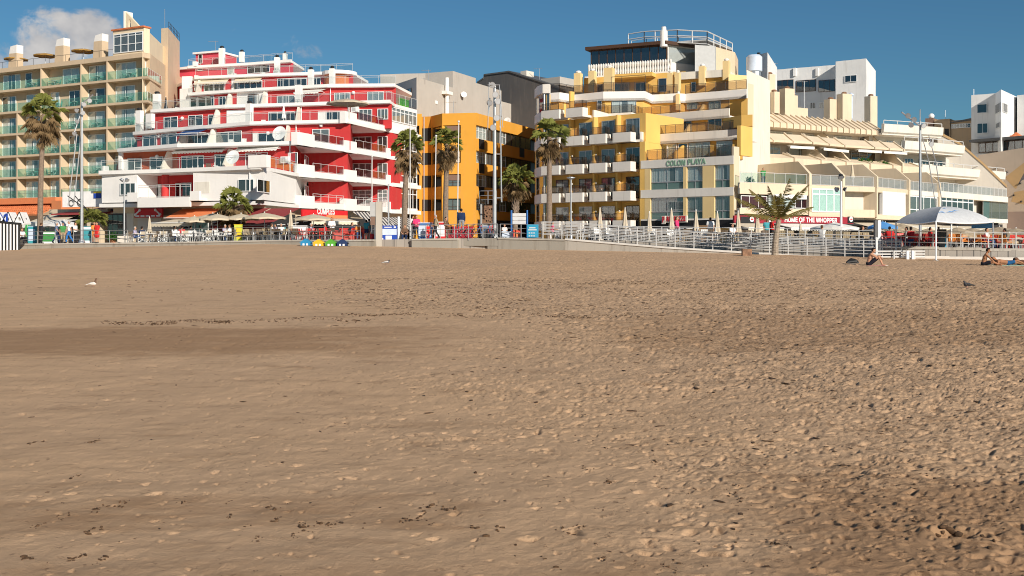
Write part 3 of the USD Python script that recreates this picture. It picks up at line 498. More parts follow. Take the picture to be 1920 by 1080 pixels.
# flank, penthouse, stair tower
part(hotel, 'side_wall', MB().prism([HS.pt(0, -.05, 0)[:2] + HF.d * .0, HS.pt(0, .012, 0)[:2], HS.pt(13, .012, 0)[:2], HS.pt(13, -.3, 0)[:2]], 1.0, ROOF + .02), 'hotel_cream')
up0, up1 = HF.u(212, -.3), HF.L - .1; zp = HF.z(240, 55, -.3)
part(hotel, 'penthouse', MB().fbox(HF, up0, up1, -1.2, -.3, ROOF, zp), 'hotel_cream')
pent = [HF.pt(up0, -1.2, 0)[:2], HF.pt(up1, -1.2, 0)[:2], HF.pt(up1, -.3, 0)[:2] + HS.d * 11, HF.pt(up0, -.3, 0)[:2] + HS.d * 11]
part(hotel, 'penthouse', MB().prism(pent, ROOF + .01, zp - .5), 'hotel_cream')
part(hotel, 'roof_edge', MB().fbox(HF, up0 - .15, up1 + .15, -1.3, -.1, zp, zp + .18), 'terracotta')
win(HF, hotel, None, -.3, 4, 1, 'white_paint', 'pane', 'grey', split=[.42, .86], uz=(up0 + .15, up1 - .1, ROOF + .25, zp - .45), bar=.1)
win(HS, hotel, None, .02, 1, 1, 'hotel_plaster', 'pane_dark', 'dark', uz=(8.5, 9.3, ROOF + .3 - 2.0, ROOF + .4))
tw = [XY(302, 137.3), XY(315, 136.8), XY(337, 146.6), XY(322, 150.0), XY(303, 149.0)]
Yt = 137.0; ztw = EYE + (HY - 52.5) / F * Yt
part(hotel, 'stair_tower', MB().prism(tw, 1.0, ztw), 'hotel_tower')
rail_run(hotel, [(*XY(316, 138), ztw), (*XY(336, 146), ztw)], 1.0, 1.2, 'dark_metal', None, (1.0, .5), .03)
# roof chimneys with slanted white tops, fin, railing
for (a, b, yt, yw) in ((17, 31, 86, 100), (104, 119, 73, 86), (176, 191, 65, 77)):
    f = HF; w = -2.0; u0, u1 = f.u(a, w), f.u(b, w); z1, zw = f.z((a + b) / 2, yt, w), f.z((a + b) / 2, yw, w)
    q = part(hotel, 'chimney', MB().hexa([f.pt(u0 - .25, w, ROOF - .2), f.pt(u1, w, ROOF - .2), f.pt(u1, w - 1, ROOF - .2), f.pt(u0 - .25, w - 1, ROOF - .2), f.pt(u0, w, zw), f.pt(u1, w, zw), f.pt(u1, w - 1, zw), f.pt(u0, w - 1, zw)]), 'hotel_plaster')
    part(q, 'chimney_top', MB().hexa([f.pt(u0, w, zw), f.pt(u1, w, zw), f.pt(u1, w - 1, zw), f.pt(u0, w - 1, zw), f.pt(u0 + .25, w, z1 - .05), f.pt(u1 + .02, w, z1 + .1), f.pt(u1 + .02, w - 1, z1 + .1), f.pt(u0 + .25, w - 1, z1 - .05)]), 'white_plaster')
w = -3.0; u0, u1 = HF.u(235, w), HF.u(266, w); zt, zb_ = HF.z(236, 22, w), HF.z(250, 57, w)
def fin(u0, u1, w0, w1, mat, hole=True):
    o = [(u0, zb_ - 1), (u1 - .0, zb_ - 1), (u1 - .0, zb_), (u0 + .4, zt - .3), (u0, zt)]
    pg = Polygon(o); pg = pg.difference(Polygon([(u0 + .75 + .22 * math.cos(a), zb_ + .55 + .95 * math.sin(a)) for a in np.linspace(0, 6.28, 20)])) if hole else pg
    t = trimesh.creation.extrude_polygon(pg, w1 - w0, engine='earcut'); v = np.array([HF.pt(a, w0 + c, e) for a, e, c in t.vertices]); return MB().raw(v, t.faces[:, ::-1])
part(hotel, 'roof_fin', fin(u0, u1, w - .3, w, 'x'), 'hotel_cream')
part(hotel, 'roof_fin', MB().fbox(HF, u0 - .22, u0 - .004, w - 1.2, w + .1, zb_ - 1, zt + .08), 'white_plaster', label='white front edge of the roof fin')
rail_run(hotel, [HF.pt(0, -1.0, ROOF), HF.pt(up0 - .2, -1.0, ROOF)], 1.0, 3.0, 'dark_metal', None, (1.0,), .025)
t = thing('water_tank', 'white horizontal water tank on the hotel roof beside the fin', 'water tank'); p = HS.pt(2.5, -.7, HF.z(275, 50)); q = p + np.array([*HS.d * 5.0, -.6])
part(t, 'tank', MB().tube(p, q, .55, n=14), 'plastic_white'); part(t, 'stand', MB().tube(p + (q - p) * .2 - [0, 0, .3], p + (q - p) * .2 - [0, 0, 2.6], .08).tube(p + (q - p) * .8 - [0, 0, .3], p + (q - p) * .8 - [0, 0, 2.6], .08), 'dark_metal')
antenna('antenna', 'thin mast antenna behind the hotel roof tower', np.array([*XY(309, 142), ztw - .5]), 4.0)
def parasol(name, label, loc, mat, h=2.4, r=1.5, drop=.45, group=None, ribs=8, pole='steel', thick=.03, rz=0, pr=.03):
    k = ('p', name, mat, h, r, drop, ribs)
    if k in _proto: return copy(_proto[k], loc, rz, label, group)
    t = _proto[k] = thing(name, label, 'parasol', loc, rz, group); b = MB(); v = [(0, 0, h), (0, 0, h - thick * 1.5)]; n = ribs * 2
    for i in range(n):
        a = i * 2 * math.pi / n; rr = r if i % 2 == 0 else r * .955; zz = h - drop if i % 2 == 0 else h - drop + .05; v += [(rr * math.cos(a), rr * math.sin(a), zz), (rr * .5 * math.cos(a), rr * .5 * math.sin(a), h - drop * .42), (rr * math.cos(a), rr * math.sin(a), zz - .14)]
    f = []
    for i in range(n):
        j = (i + 1) % n; a, c = 2 + i * 3, 2 + j * 3; f += [[0, a + 1, c + 1], [a + 1, a, c], [a + 1, c, c + 1], [a, a + 2, c + 2], [a, c + 2, c]]
    b.raw(v, f); part(t, 'canopy', b, mat); part(t, 'pole', MB().tube((0, 0, 0), (0, 0, h + .08), pr, n=8), pole)
    rb = MB()
    for i in range(ribs): a = i * 2 * math.pi / ribs; rb.tube((0, 0, h - .02), (r * math.cos(a), r * math.sin(a), h - drop - .03), .012, n=4)
    part(t, 'ribs', rb, pole); part(t, 'base', MB().lathe([(.28, 0), (.28, .06), (.08, .1), (.06, .3)], n=12), 'concrete_pale'); return t
for px, s in ((30, 'left of the three brown parasols on the beige hotel roof'), (85.5, 'middle one of the three brown parasols on the beige hotel roof'), (157, 'brown roof parasol of the beige hotel nearest the glazed penthouse')):
    parasol('roof_parasol', s, HF.pt(HF.u(px, -3), -3, ROOF), 'parasol_brown', 2.05, 1.55, .35, 'brown roof parasols')
# furniture on the hotel balconies
for i in range(1, 6):
    cl = cols_low[5:] + [uR]
    for a, b in zip(cl[:-1], cl[1:]):
        m = a + (b - a) * (.35 + .2 * R.random())
        table('plastic_white', 'steel', 'small round table on a beige hotel balcony', HF.pt(m, -.75, HZ[i]), 0, 'tables on the green glass balconies')
        chair('p', 'plastic_teal', 'plastic_teal', 'teal chair on a beige hotel balcony', HF.pt(m - .75, -.8, HZ[i]), -80 + 20 * R.random(), 'chairs on the green glass balconies', name='balcony_chair')
        chair('p', 'plastic_teal', 'plastic_teal', 'teal chair on a beige hotel balcony', HF.pt(m + .7, -.8, HZ[i]), 90 + 20 * R.random(), 'chairs on the green glass balconies', name='balcony_chair')
# shops at the foot of the hotel
t = thing('terracotta_canopy', 'terracotta tiled canopy with orange wall below the beige hotel', 'canopy')
f = HF; w1 = 4.5; u0, u1 = f.u(-60, w1), f.u(74, w1); zt, zl = f.z(30, 383, 2.0), f.z(30, 403, w1)
part(t, 'fascia', MB().fbox(f, u0, u1, 1.2, 2.2, zt, zt + .75), 'awning_orange')
part(t, 'roof_deck', MB().hexa([f.pt(u0, w1, zl - .1), f.pt(u1, w1, zl - .1), f.pt(u1, 1.2, zt - .1), f.pt(u0, 1.2, zt - .1), f.pt(u0, w1, zl), f.pt(u1, w1, zl), f.pt(u1, 1.2, zt), f.pt(u0, 1.2, zt)]), 'terracotta_wall')
nt, nr = 34, 6
for r_ in range(nr):
    for c_ in range(nt):
        a, e = u0 + (u1 - u0) * (c_ + .1 + .5 * (r_ % 2)) / (nt + .5), u0 + (u1 - u0) * (c_ + .85 + .5 * (r_ % 2)) / (nt + .5); s0, s1 = r_ / nr, (r_ + .96) / nr
        pz = lambda s: zt + (zl - zt) * s; pw = lambda s: 1.2 + (w1 - 1.2) * s; m = (a + e) / 2
        v = [f.pt(a, pw(s0), pz(s0) + .01), f.pt(m, pw(s0), pz(s0) + .1), f.pt(e, pw(s0), pz(s0) + .01), f.pt(a, pw(s1), pz(s1) + .04), f.pt(m, pw(s1), pz(s1) + .17), f.pt(e, pw(s1), pz(s1) + .04)]
        part(t, 'tile', MB().raw(v, [[0, 3, 4], [0, 4, 1], [1, 4, 5], [1, 5, 2], [3, 5, 4], [0, 1, 2]]), 'terracotta')
part(t, 'wall', MB().fbox(f, u1 + .02, f.u(112, 3), -.3, 2.8, 1.0, zt + .3), 'terracotta_wall')
part(t, 'shopfront', MB().fbox(f, u0, u1, .2, .5, 1.0, zl), 'cream_plaster')
for k in range(5): win(f, t, None, .5, 2, 1, 'brown_metal', 'pane_dark', 'dark', uz=(u0 + 2 + k * 3.6, u0 + 4.6 + k * 3.6, 1.5, 3.4))
t = thing('shop_sign', 'large white sign with round emblems between hotel and red building', 'sign'); f = fr_px(117, 102, 191, 100.5)
zt, zl = f.z(150, 359), f.z(150, 388); part(t, 'panel', MB().fbox(f, 0, f.L, -.3, 0, zl, zt), 'sign_white')
for px, py, r in ((134, 381, 5.5), (151, 380, 6.5)):
    c = f.pt(f.u(px), .03, f.z(px, py)); rr = r * .05; b = MB()
    for a in np.linspace(.2, 5.6, 15): b.tube(c + rr * np.array([math.cos(a) * f.d[0], math.cos(a) * f.d[1], math.sin(a)]), c + rr * np.array([math.cos(a + .4) * f.d[0], math.cos(a + .4) * f.d[1], math.sin(a + .4)]), .06, n=4)
    part(t, 'emblem', b, 'dark_grey')
part(t, 'side_panel', MB().fbox(f, f.L - .9, f.L - .1, .002, .08, zl + .8, zt - .2), 'sign_blue'); part(t, 'side_panel', MB().fbox(f, f.L - .9, f.L - .1, .002, .08, zt - .19, zt - .02), 'sign_yellow')
t = thing('kiosk_building', 'small cream shop with maroon roof below the white sign', 'shop'); part(t, 'wall', MB().fbox(f, -.5, f.L - .4, -6, -.31, 1.0, f.z(150, 400)), 'cream_plaster')
part(t, 'roof', MB().hexa([f.pt(-.8, .6, f.z(150, 403)), f.pt(f.L, .6, f.z(150, 403)), f.pt(f.L, -6, f.z(150, 388)), f.pt(-.8, -6, f.z(150, 388)), f.pt(-.8, .6, f.z(150, 401)), f.pt(f.L, .6, f.z(150, 401)), f.pt(f.L, -6, f.z(150, 386)), f.pt(-.8, -6, f.z(150, 386))]), 'awning_maroon')
part(t, 'doorway', MB().fbox(f, .5, f.L - 2, -.309, -.25, 1.2, 4.0), 'dark_room')
f = fr_px(80, 104, 195, 101); awning('shop_awning', 'grey cream awning with scalloped white edge left of the tall lamp mast', f, (92, 151, 402), 0, 3.2, 1.0, 'awning_cream')
awning('shop_awning', 'plain white awning above the souvenir stalls', f, (98, 152, 412), 2.0, 5.5, .35, 'awning_white', val=.45)
t = thing('shop_unit', 'dark open souvenir shop under the scalloped awnings', 'shop'); part(t, 'wall', MB().fbox(f, f.u(80), f.u(190), -1.2, -.8, 1.0, 4.6), 'cream_plaster'); part(t, 'opening', MB().fbox(f, f.u(98), f.u(152), -.79, -.7, 1.2, 3.6), 'dark_room')
# ---------------------------------------------------------------- stepped red and white apartment building
red = thing('red_terrace_building', 'stepped red and white apartment building with terraces rising to a small top storey', 'building')
ZB = [0, 4.6, 7.55, 10.5, 13.45, 16.4, 19.35, 22.3, 25.25]
SIDE = [np.array([-19.96, 100.3]), np.array([-16.96, 108.0]), np.array([-13.75, 117.0]), np.array([-11.04, 124.0])]
BR, BL = np.array([-15.5, 150.0]), np.array([-53.0, 150.0])
def E_(k, *pts): return edge(ZB[k], *pts)
T = {2: E_(2, (186, 328.5), (300, 325.5), (471, 319), (490, 318.5)), 3: E_(3, (221, 286), (333, 277), (470, 274), (560, 272)), 4: E_(4, (250, 254), (333, 246), (469, 235), (654, 231)),
     5: E_(5, (283, 212), (422, 203), (563, 199), (732, 194)), 6: E_(6, (353, 180), (465, 172), (614, 164), (741, 163)), 7: E_(7, (365, 149), (512, 143), (660, 139)), 8: E_(8, (352, 129), (465, 123), (546, 117))}
T[1] = offset_back(T[2], .12)
bayA = [np.array([-20.9, 109.4]), np.array([-16.75, 108.7])]; bayB = [np.array([-17.7, 118.6]), np.array([-13.15, 117.6])]
front = {1: T[2] + SIDE, 2: T[2] + SIDE, 3: T[3] + [SIDE[0] + .0 if 0 else T[3][-1] + (SIDE[0] - T[3][-1]) * .98] + SIDE[1:], 4: T[4] + SIDE[2:], 5: T[5] + [np.array([-13.0, 118.6]), SIDE[3]], 6: T[6] + [np.array([-12.3, 131])], 7: T[7] + [np.array([-19.0, 141])], 8: T[8] + [np.array([-29, 149])]}
def backpts(front): return [np.array([front[-1][0] * 152.0 / front[-1][1] - 1.5, 152.0]), np.array([front[0][0] - 9.5, 152.0])]
# slabs
for k in range(1, 9):
    part(red, 'terrace_slab', MB().prism(front[k] + backpts(front[k]), ZB[k], ZB[k] + .32), 'white_plaster')
# storey walls
walls = {}
def storey(k, pts, mat, z1=None):
    part(red, 'wall', MB().prism(pts + backpts(pts), ZB[k] + .322, (z1 or ZB[k + 1]) - .002), mat); walls[k] = [Fr(a, b) for a, b in zip(pts[:-1], pts[1:])]
inset = lambda pts, d=.5: offset_back(pts, d)
L1 = inset(T[2], .35); n0 = Fr(L1[0], L1[-2]); rec = [n0.u(257, 0), n0.u(362, 0)]
ra, rb = n0.pt(rec[0], 0, 0)[:2], n0.pt(rec[1], 0, 0)[:2]; rA, rB = ra - n0.n * 2.6, rb - n0.n * 2.6
L1pts = [L1[0], ra, rA, rB, rb, L1[-1], SIDE[0] + np.array([-.35, .1])] + bayA + bayB + [SIDE[3] + np.array([-.2, .3])]
part(red, 'wall', MB().prism(L1pts[:7] + [np.array([-21.0, 109.2]), np.array([-30, 140.]), np.array([-50, 140.])], ZB[1] + .422, ZB[2] - .002), 'white_plaster')
part(red, 'wall', MB().prism([bayA[0] + np.array([.02, 0])] + bayA[1:] + bayB + [SIDE[3] + np.array([-.3, .3]), BR, np.array([-24, 150.])], ZB[1] + .424, ZB[2] - .004), 'red_plaster')
part(red, 'wall', MB().prism([rA + n0.d * .02 + n0.n * .012, rB - n0.d * .02 + n0.n * .012, rB - n0.d * .02 - n0.n * .1, rA + n0.d * .02 - n0.n * .1], ZB[1] + .43, ZB[2] - .01), 'red_plaster')
walls[1] = [Fr(L1[0], L1[-1]), Fr(rA, rB), Fr(L1[-1], SIDE[0]), Fr(*bayA), Fr(*bayB)]
L2 = inset(T[3]); s2 = Fr(L2[0], L2[-1]); cut = s2.pt(s2.u(333), 0, 0)[:2]
p2 = [cut, L2[-1] - Fr(L2[-2], L2[-1]).d * .6, np.array([-21.6, 109.4])] + bayA[:1] + bayA[1:] + bayB + [SIDE[3] + np.array([-.3, .3])]
storey(2, p2, 'red_plaster'); part(red, 'wall', MB().prism([L2[0], cut + (L2[0] - cut) * .001, cut + np.array([-.3, 20]), L2[0] + np.array([-8, 20])], ZB[2] + .423, ZB[3] - .003), 'brown_plaster'); walls[2] = [s2] + walls[2]
L3 = inset(T[4]); storey(3, [L3[0]] + L3[1:] + bayB + [SIDE[3] + np.array([-.3, .3])], 'red_plaster')
L4 = inset(T[5]); storey(4, L4, 'red_plaster'); L5 = inset(T[6]); storey(5, L5, 'red_plaster'); L6 = inset(T[7]); storey(6, L6, 'red_plaster')
L7 = inset(T[8]); storey(7, L7, 'pink_plaster')
# rounded orange end of the upper storey
c = XY(634, 134.6); part(red, 'rounded_end', MB().lathe([(1.75, 0), (1.75, ZB[7] - ZB[6] - .43)], (c[0], c[1], ZB[6] + .425), 24), 'orange_end', smooth=True)
part(red, 'rounded_end', MB().lathe([(0, 0), (2.2, 0), (2.2, .42), (0, .42)], (c[0] + .2, c[1] - .1, ZB[7] + .003), 24), 'white_plaster')
# top box
f = fr_px(367, 150, 410, 148.5); zt = f.z(388, 97); part(red, 'top_storey', MB().fbox(f, 0, f.L, -4, 0, ZB[8] + .42, zt - .25), 'pink_plaster'); part(red, 'top_roof', MB().fbox(f, -.3, f.L + .2, -4.2, .3, zt - .248, zt), 'white_plaster'); win(f, red, (373, 102, 380, 119), 0, 1)
# white-walled sections of the terraces
w5 = [g for g in walls[5]]
def seg(k, px):
    best = None
    for g in walls[k]:
        u = g.u(px)
        if -.2 <= u <= g.L + .2: best = best or g
    return best or walls[k][0]
def panel(k, rc, w=.05, mat='white_plaster', name='wall_panel'): g = seg(k, (rc[0] + rc[2]) / 2); return pxblock(red, name, g, rc, -.4, w, mat)
panel(5, (444, 172, 500, 198)); panel(4, (425, 206, 462, 232)); panel(2, (228, 299, 240, 321)); panel(3, (474, 249, 484, 268)); panel(4, (596, 209, 612, 226)); panel(5, (337, 166, 356, 203)); panel(6, (341, 143, 358, 172))
W = [(1, 0, (447, 336, 477, 359), 2, 'pane_dark', 'grey'), (1, 0, (226, 343, 255, 366), 3, 'pane_dark', 'grey'), (1, 1, (266, 346, 303, 376), 2, 'pane_dark', 'dark'), (1, 1, (330, 343, 360, 381), 3, 'pane_dark', 'dark'),
     (2, None, (240, 297, 266, 321), 2, 'pane', 'grey'), (2, None, (282, 294, 307, 320), 2, 'pane', 'grey'), (2, None, (341, 292, 383, 316), 4, 'pane_dark', 'dark'), (2, None, (403, 289, 426, 313), 2, 'pane_dark', 'dark'), (2, None, (461, 286, 503, 313), 2, 'pane', 'curtain_grey'), (2, None, (541, 286, 559, 307), 1, 'pane', 'curtain_grey'),
     (3, None, (268, 253, 295, 276), 2, 'pane_dark', 'grey'), (3, None, (303, 250, 332, 274), 2, 'pane_dark', 'dark'), (3, None, (353, 252, 392, 270), 3, 'pane_dark', 'dark'), (3, None, (404, 247, 454, 269), 2, 'pane', 'grey'), (3, None, (484, 249, 532, 267), 3, 'pane_dark', 'dark'), (3, None, (586, 242, 618, 276), 2, 'pane', 'grey'),
     (4, None, (308, 219, 334, 240), 2, 'pane_dark', 'grey'), (4, None, (354, 216, 381, 236), 2, 'pane_dark', 'grey'), (4, None, (391, 215, 404, 234), 1, 'pane_dark', 'dark'), (4, None, (504, 210, 553, 227), 3, 'pane_dark', 'dark'), (4, None, (612, 209, 645, 226), 3, 'pane_dark', 'dark'), (4, None, (673, 205, 698, 230), 3, 'pane', 'grey'), (4, None, (708, 204, 728, 224), 3, 'pane', 'grey'),
     (5, None, (357, 181, 402, 202), 3, 'pane_dark', 'dark'), (5, None, (411, 181, 424, 198), 2, 'pane_dark', 'dark'), (5, None, (520, 179, 553, 195), 3, 'pane', 'curtain_grey'), (5, None, (627, 174, 657, 192), 3, 'pane', 'curtain_grey'), (5, None, (689, 172, 720, 190), 3, 'pane', 'curtain_grey'),
     (6, None, (383, 153, 421, 171), 4, 'pane_dark', 'dark'), (6, None, (438, 151, 492, 168), 5, 'pane_dark', 'dark'), (6, None, (520, 147, 576, 164), 5, 'pane_dark', 'dark'), (6, None, (585, 145, 602, 160), 2, 'pane_dark', 'dark'),
     (7, None, (371, 127, 380, 133), 1, 'pane_dark', 'dark'), (7, None, (464, 122, 506, 137), 3, 'pane_dark', 'dark'), (7, None, (427, 125, 439, 140), 1, 'pane', 'curtain_white')]
for k, i, rc, n, pn, bk in W:
    g = walls[k][i] if i is not None else seg(k, (rc[0] + rc[2]) / 2)
    win(g, red, rc, .02 if (k, i) != (1, 1) else .02, n, 1, 'white_paint', pn, bk)
win(walls[5][1], red, (466, 177, 486, 196), .06, 2, 1, 'brown_metal', 'pane_dark', 'grey')
win(walls[1][2], red, (481, 337, 505, 361), .02, 2, 1, 'white_paint', 'pane_dark', 'grey')
pxblock(red, 'shutter', walls[1][0], (365, 341, 393, 362), -.1, .06, 'cream_light')
for px in (482, 487, 492): pxblock(red, 'vent_plate', walls[1][2], (px, 376, px + 3.6, 381), -.1, .04, 'black')
# bay walls on the right: windows
for k in (1, 2, 3):
    for g, rcs in ((walls[1][3], []), (walls[1][4], [((662, 0, 697, 0), 2.1), ((709, 0, 727, 0), 1.6)])):
        for rc, h in rcs: win(g, red, None, .03, 3 if h > 2 else 2, 1 if k > 1 else 4, 'white_paint', 'pane' if k != 3 else 'pane_dark', 'grey' if k != 1 else 'curtain_grey', uz=(g.u(rc[0]), g.u(rc[2]), ZB[k] + (.45 if h > 2 else .9), ZB[k] + 2.55))
for k in (1, 2):
    g = Fr(bayA[0] + np.array([.9, -6.5]), bayA[0]); win(Fr(np.array([-20.3, 103.5]), np.array([-20.75, 108.6])), red, None, .05, 2, 1, 'white_paint', 'pane', 'curtain_white', uz=(.8, 4.2, ZB[k] + .45, ZB[k] + 2.4))
# recess column, balcony and side planters
f = walls[1][0]
u0, u1 = f.u(240, .9), f.u(375, .9); part(red, 'balcony', MB().fbox(f, u0, u1, -2.6, 1.0, ZB[1] + .424, ZB[1] + .6), 'white_plaster')
part(red, 'balcony', MB().fbox(f, u0, f.u(258, 1), .75, 1.0, ZB[1] + .6, ZB[1] + 1.25).fbox(f, f.u(356, 1), u1, .75, 1.0, ZB[1] + .6, ZB[1] + 1.25).fbox(f, f.u(258, 1), f.u(356, 1), .8, 1.02, ZB[1] - .1, ZB[1] + .75), 'white_plaster', label='white parapet of the recessed balcony')
rail_run(red, [f.pt(f.u(258, 1), .9, ZB[1] + .7), f.pt(f.u(356, 1), .9, ZB[1] + .7)], 1.15, 1.3, 'rail_white', None, (1.0, .86, .1), .025)
part(red, 'column', MB().lathe([(.33, 0), (.33, 2.5)], f.pt(f.u(310, -1.6), -1.6, ZB[1] + .43), 14), 'red_plaster', smooth=True)
# right-hand side: planters at the corners, glass balustrades
SB = {1: SIDE, 2: SIDE, 3: [T[3][-1]] + SIDE[1:], 4: SIDE[1:]}
for k in (1, 2, 3, 4):
    pts = SIDE if k < 4 else SIDE[1:]
    for a, b in zip(pts[:-1], pts[1:]):
        g = Fr(a, b); last = b is pts[-1]
        part(red, 'planter', MB().fbox(g, -.1, 2.4, -.5, .14, ZB[k] + .0, ZB[k] + 1.2), 'white_plaster')
        part(red, 'parapet', MB().fbox(g, 2.4, g.L - .1, -.2, .1, ZB[k] + .05, ZB[k] + .62), 'white_plaster')
        if not last: rail_run(red, [g.pt(2.4, -.05, ZB[k] + .6), g.pt(g.L - .1, -.05, ZB[k] + .6)], .85, 1.6, 'rail_white', 'purple_glass' if k >= 2 else None, (1.0, .12) if k >= 2 else (1.0, .75, .12), .022)
# glazed gallery on the far right corner
g = Fr(SIDE[2] + np.array([.35, 1.0]), SIDE[3] + np.array([-.05, -.1]))
for k in (1, 2, 3, 4):
    n = 6; z0, z1 = ZB[k] + (.43 if k < 4 else 1.3), ZB[k + 1] - .02
    if k == 4: part(red, 'wall_panel', MB().fbox(g, 0, g.L, -.2, 0, ZB[4] + .42, ZB[4] + 1.3), 'white_plaster')
    win(g, red, None, 0, n, 1, 'white_paint', 'pane_dark' if k in (1, 3) else 'pane', 'dark' if k < 3 else 'curtain_grey', split=[.72] if k in (1, 4) else [.35], uz=(.05, g.L - .05, z0, z1), name='gallery_window', bar=.11)
    part(red, 'gallery_back', MB().fbox(g, 0, g.L, -1.2, -.01, z0, z1), 'grey_room')
    part(red, 'cornice', MB().fbox(g, -.3, g.L + .35, -.3, .42, ZB[k] - .05, ZB[k] + .36), 'white_plaster')
rail_run(red, [(*SIDE[2], ZB[5] + .42), (*SIDE[3], ZB[5] + .42)], 1.1, 1.5, 'rail_white', 'clear_glass', (1.0,), .025); part(red, 'screen', MB().fbox(g, 3.0, 5.5, -.6, -.55, ZB[5] + .5, ZB[5] + 1.35), 'bin_green')
# terrace railings along the front
GL = {2: 'clear_glass', 3: 'clear_glass', 4: 'clear_glass', 5: 'clear_glass', 6: 'clear_glass', 7: 'clear_glass', 8: 'clear_glass'}
for k in range(2, 9):
    pts = offset_back(T[k] if k != 2 else T[2] + SIDE[:1], .25)
    for a, b in zip(pts[:-1], pts[1:]): rail_run(red, pts3([a, b], ZB[k] + .32), 1.05, 2.0, 'rail_white', GL[k], (1.0, .84), .020, low=.12)
    part(red, 'slab_edge', MB().prism(list(offset_back(T[k], -.08)) + list(offset_back(T[k], .12))[::-1], ZB[k] + .06, ZB[k] + .40), 'white_plaster')
f = walls[2][0]
for a, b, k in ((471, 500, 2),):
    g = Fr(T[2][2], T[2][3]); part(red, 'planter', MB().fbox(g, -.2, g.L + .6, -.5, .16, ZB[2] + .2, ZB[2] + 1.25), 'white_plaster')
for px0, px1, k in ((563, 588, 3),):
    g = Fr(T[3][-1], SIDE[1]); part(red, 'planter', MB().fbox(g, -.5, 1.6, -.5, .16, ZB[3], ZB[3] + 1.2), 'white_plaster')
# piers and chimneys
for k, rc, pot in ((8, (410, 90, 418, 121), 1), (8, (448, 97, 455, 116), 1), (8, (530, 100, 535, 112), 1), (7, (514, 107, 522, 137), 1), (7, (512, 132, 521, 165), 1), (6, (577, 130, 585, 160), 1), (6, (617, 128, 625, 160), 1), (5, (553, 159, 563, 194), 0), (4, (460, 194, 469, 229), 1), (5, (287, 176, 297, 208), 1), (4, (254, 207, 263, 252), 1), (4, (273, 213, 284, 240), 0), (7, (364, 141, 370, 170), 0), (7, (434, 137, 440, 168), 0), (7, (490, 135, 494, 162), 0), (6, (361, 115, 367, 124), 0), (3, (222, 286, 228, 318), 0), (2, (192, 311, 196, 323), 0)):
    pts = offset_back(T[min(k, 8)], .35); g = Fr(pts[0], pts[-1])
    q = chimney(red, g, rc, .1, .55, 'white_plaster', name='pier', pot=bool(pot))
# party fins between the terraces
for k, px, ye, yb, w in ((3, 405, 236, 268, 1.3), (2, 322, 279, 318, 1.5), (2, 437, 280, 314, 1.5), (4, 563, 200, 232, 1.2), (3, 543, 236, 270, 1.2), (5, 435, 171, 201, 1.3), (5, 500, 167, 198, 1.2), (3, 350, 246, 272, 1.3), (4, 412, 205, 235, 1.3), (6, 377, 146, 172, 1.2)):
    g = seg(k, px); u = g.u(px, 0); z0, z1 = ZB[k] + .43, ZB[k + 1] - .1
    part(red, 'party_fin', MB().fprism(g, [(0.02, z0), (w, z0), (w, z0 + .9), (.6, z1), (.02, z1)], u - .09, u + .09), 'cream_light')
# awnings, lamps, dishes on the terraces
for k, a, b, y, o, mt, lb in ((3, 351, 392, 243, 1.6, 'awning_blue', 'dark blue striped awning over a terrace of the red building'), (2, 337, 432, 275, 1.2, 'awning_white', 'long thin white awning left on the red lower terrace'), (2, 452, 530, 271, 1.0, 'awning_white', 'long thin white awning right of it on the red lower terrace'), (5, 566, 612, 168, 1.9, 'awning_white', 'half open white awning on an upper red terrace'), (6, 369, 430, 149, .8, 'awning_cream', 'cream blind under the upper left red terrace'), (6, 443, 492, 146, .8, 'awning_cream', 'cream blind under the upper middle red terrace')):
    awning('terrace_awning', lb, seg(k, (a + b) / 2), (a, b, y), .05, o, .55, mt, .18)
for k, px, py in ((3, 300, 255), (4, 343, 222), (4, 583, 240), (3, 603, 235), (5, 590, 174), (5, 663, 174), (7, 389, 127), (7, 450, 123), (2, 296, 294), (3, 503, 250)):
    g = seg(k, px); c = g.pt(g.u(px), .12, g.z(px, py)); part(red, 'wall_lamp', MB().sphere(c, .2, 2), 'plastic_white', smooth=True)
g = seg(2, 438); dish(None, g.pt(g.u(438, 3), 3, g.z(438, 296, 3)), .7, label='white round dish on the lowest long red terrace')
g = seg(3, 525); dish(None, g.pt(g.u(525, 3), 3, g.z(525, 251, 3)), .75, label='white round dish on the middle red terrace')
antenna('antenna', 'aerial on the roof of the top red storey', f.pt(0, 0, 0) * 0 + np.array([*XY(404, 150), 28.0]), 1.6, 1)
# furniture on the terraces
for k, px, kind in ((5, 310, 0), (5, 330, 0), (4, 490, 0), (4, 520, 0), (2, 255, 1), (2, 295, 1), (2, 388, 0), (2, 400, 0), (3, 430, 0), (3, 450, 0), (3, 340, 0), (3, 375, 1), (4, 275, 0)):
    g = seg(k, px); c = g.pt(g.u(px, 3), 2.6, ZB[k] + .42)
    if kind: table('plastic_white', 'steel', 'small white table on a terrace of the red building', c, 0, 'tables on the red terraces')
    else: chair('p', 'plastic_white' if px % 4 else 'wicker', 'plastic_white', 'chair on a terrace of the red building', c, R.random() * 360, 'chairs on the red terraces', name='terrace_chair')
for k, px, mt, lb in ((4, 652, 'parasol_sand', 'open cream parasol on a terrace at the right of the red building'),):
    g = Fr(T[4][-2], T[4][-1]); parasol('terrace_parasol', lb, g.pt(g.u(px, -1.5), -1.5, ZB[4] + .42), mt, 2.3, 2.2, .5)
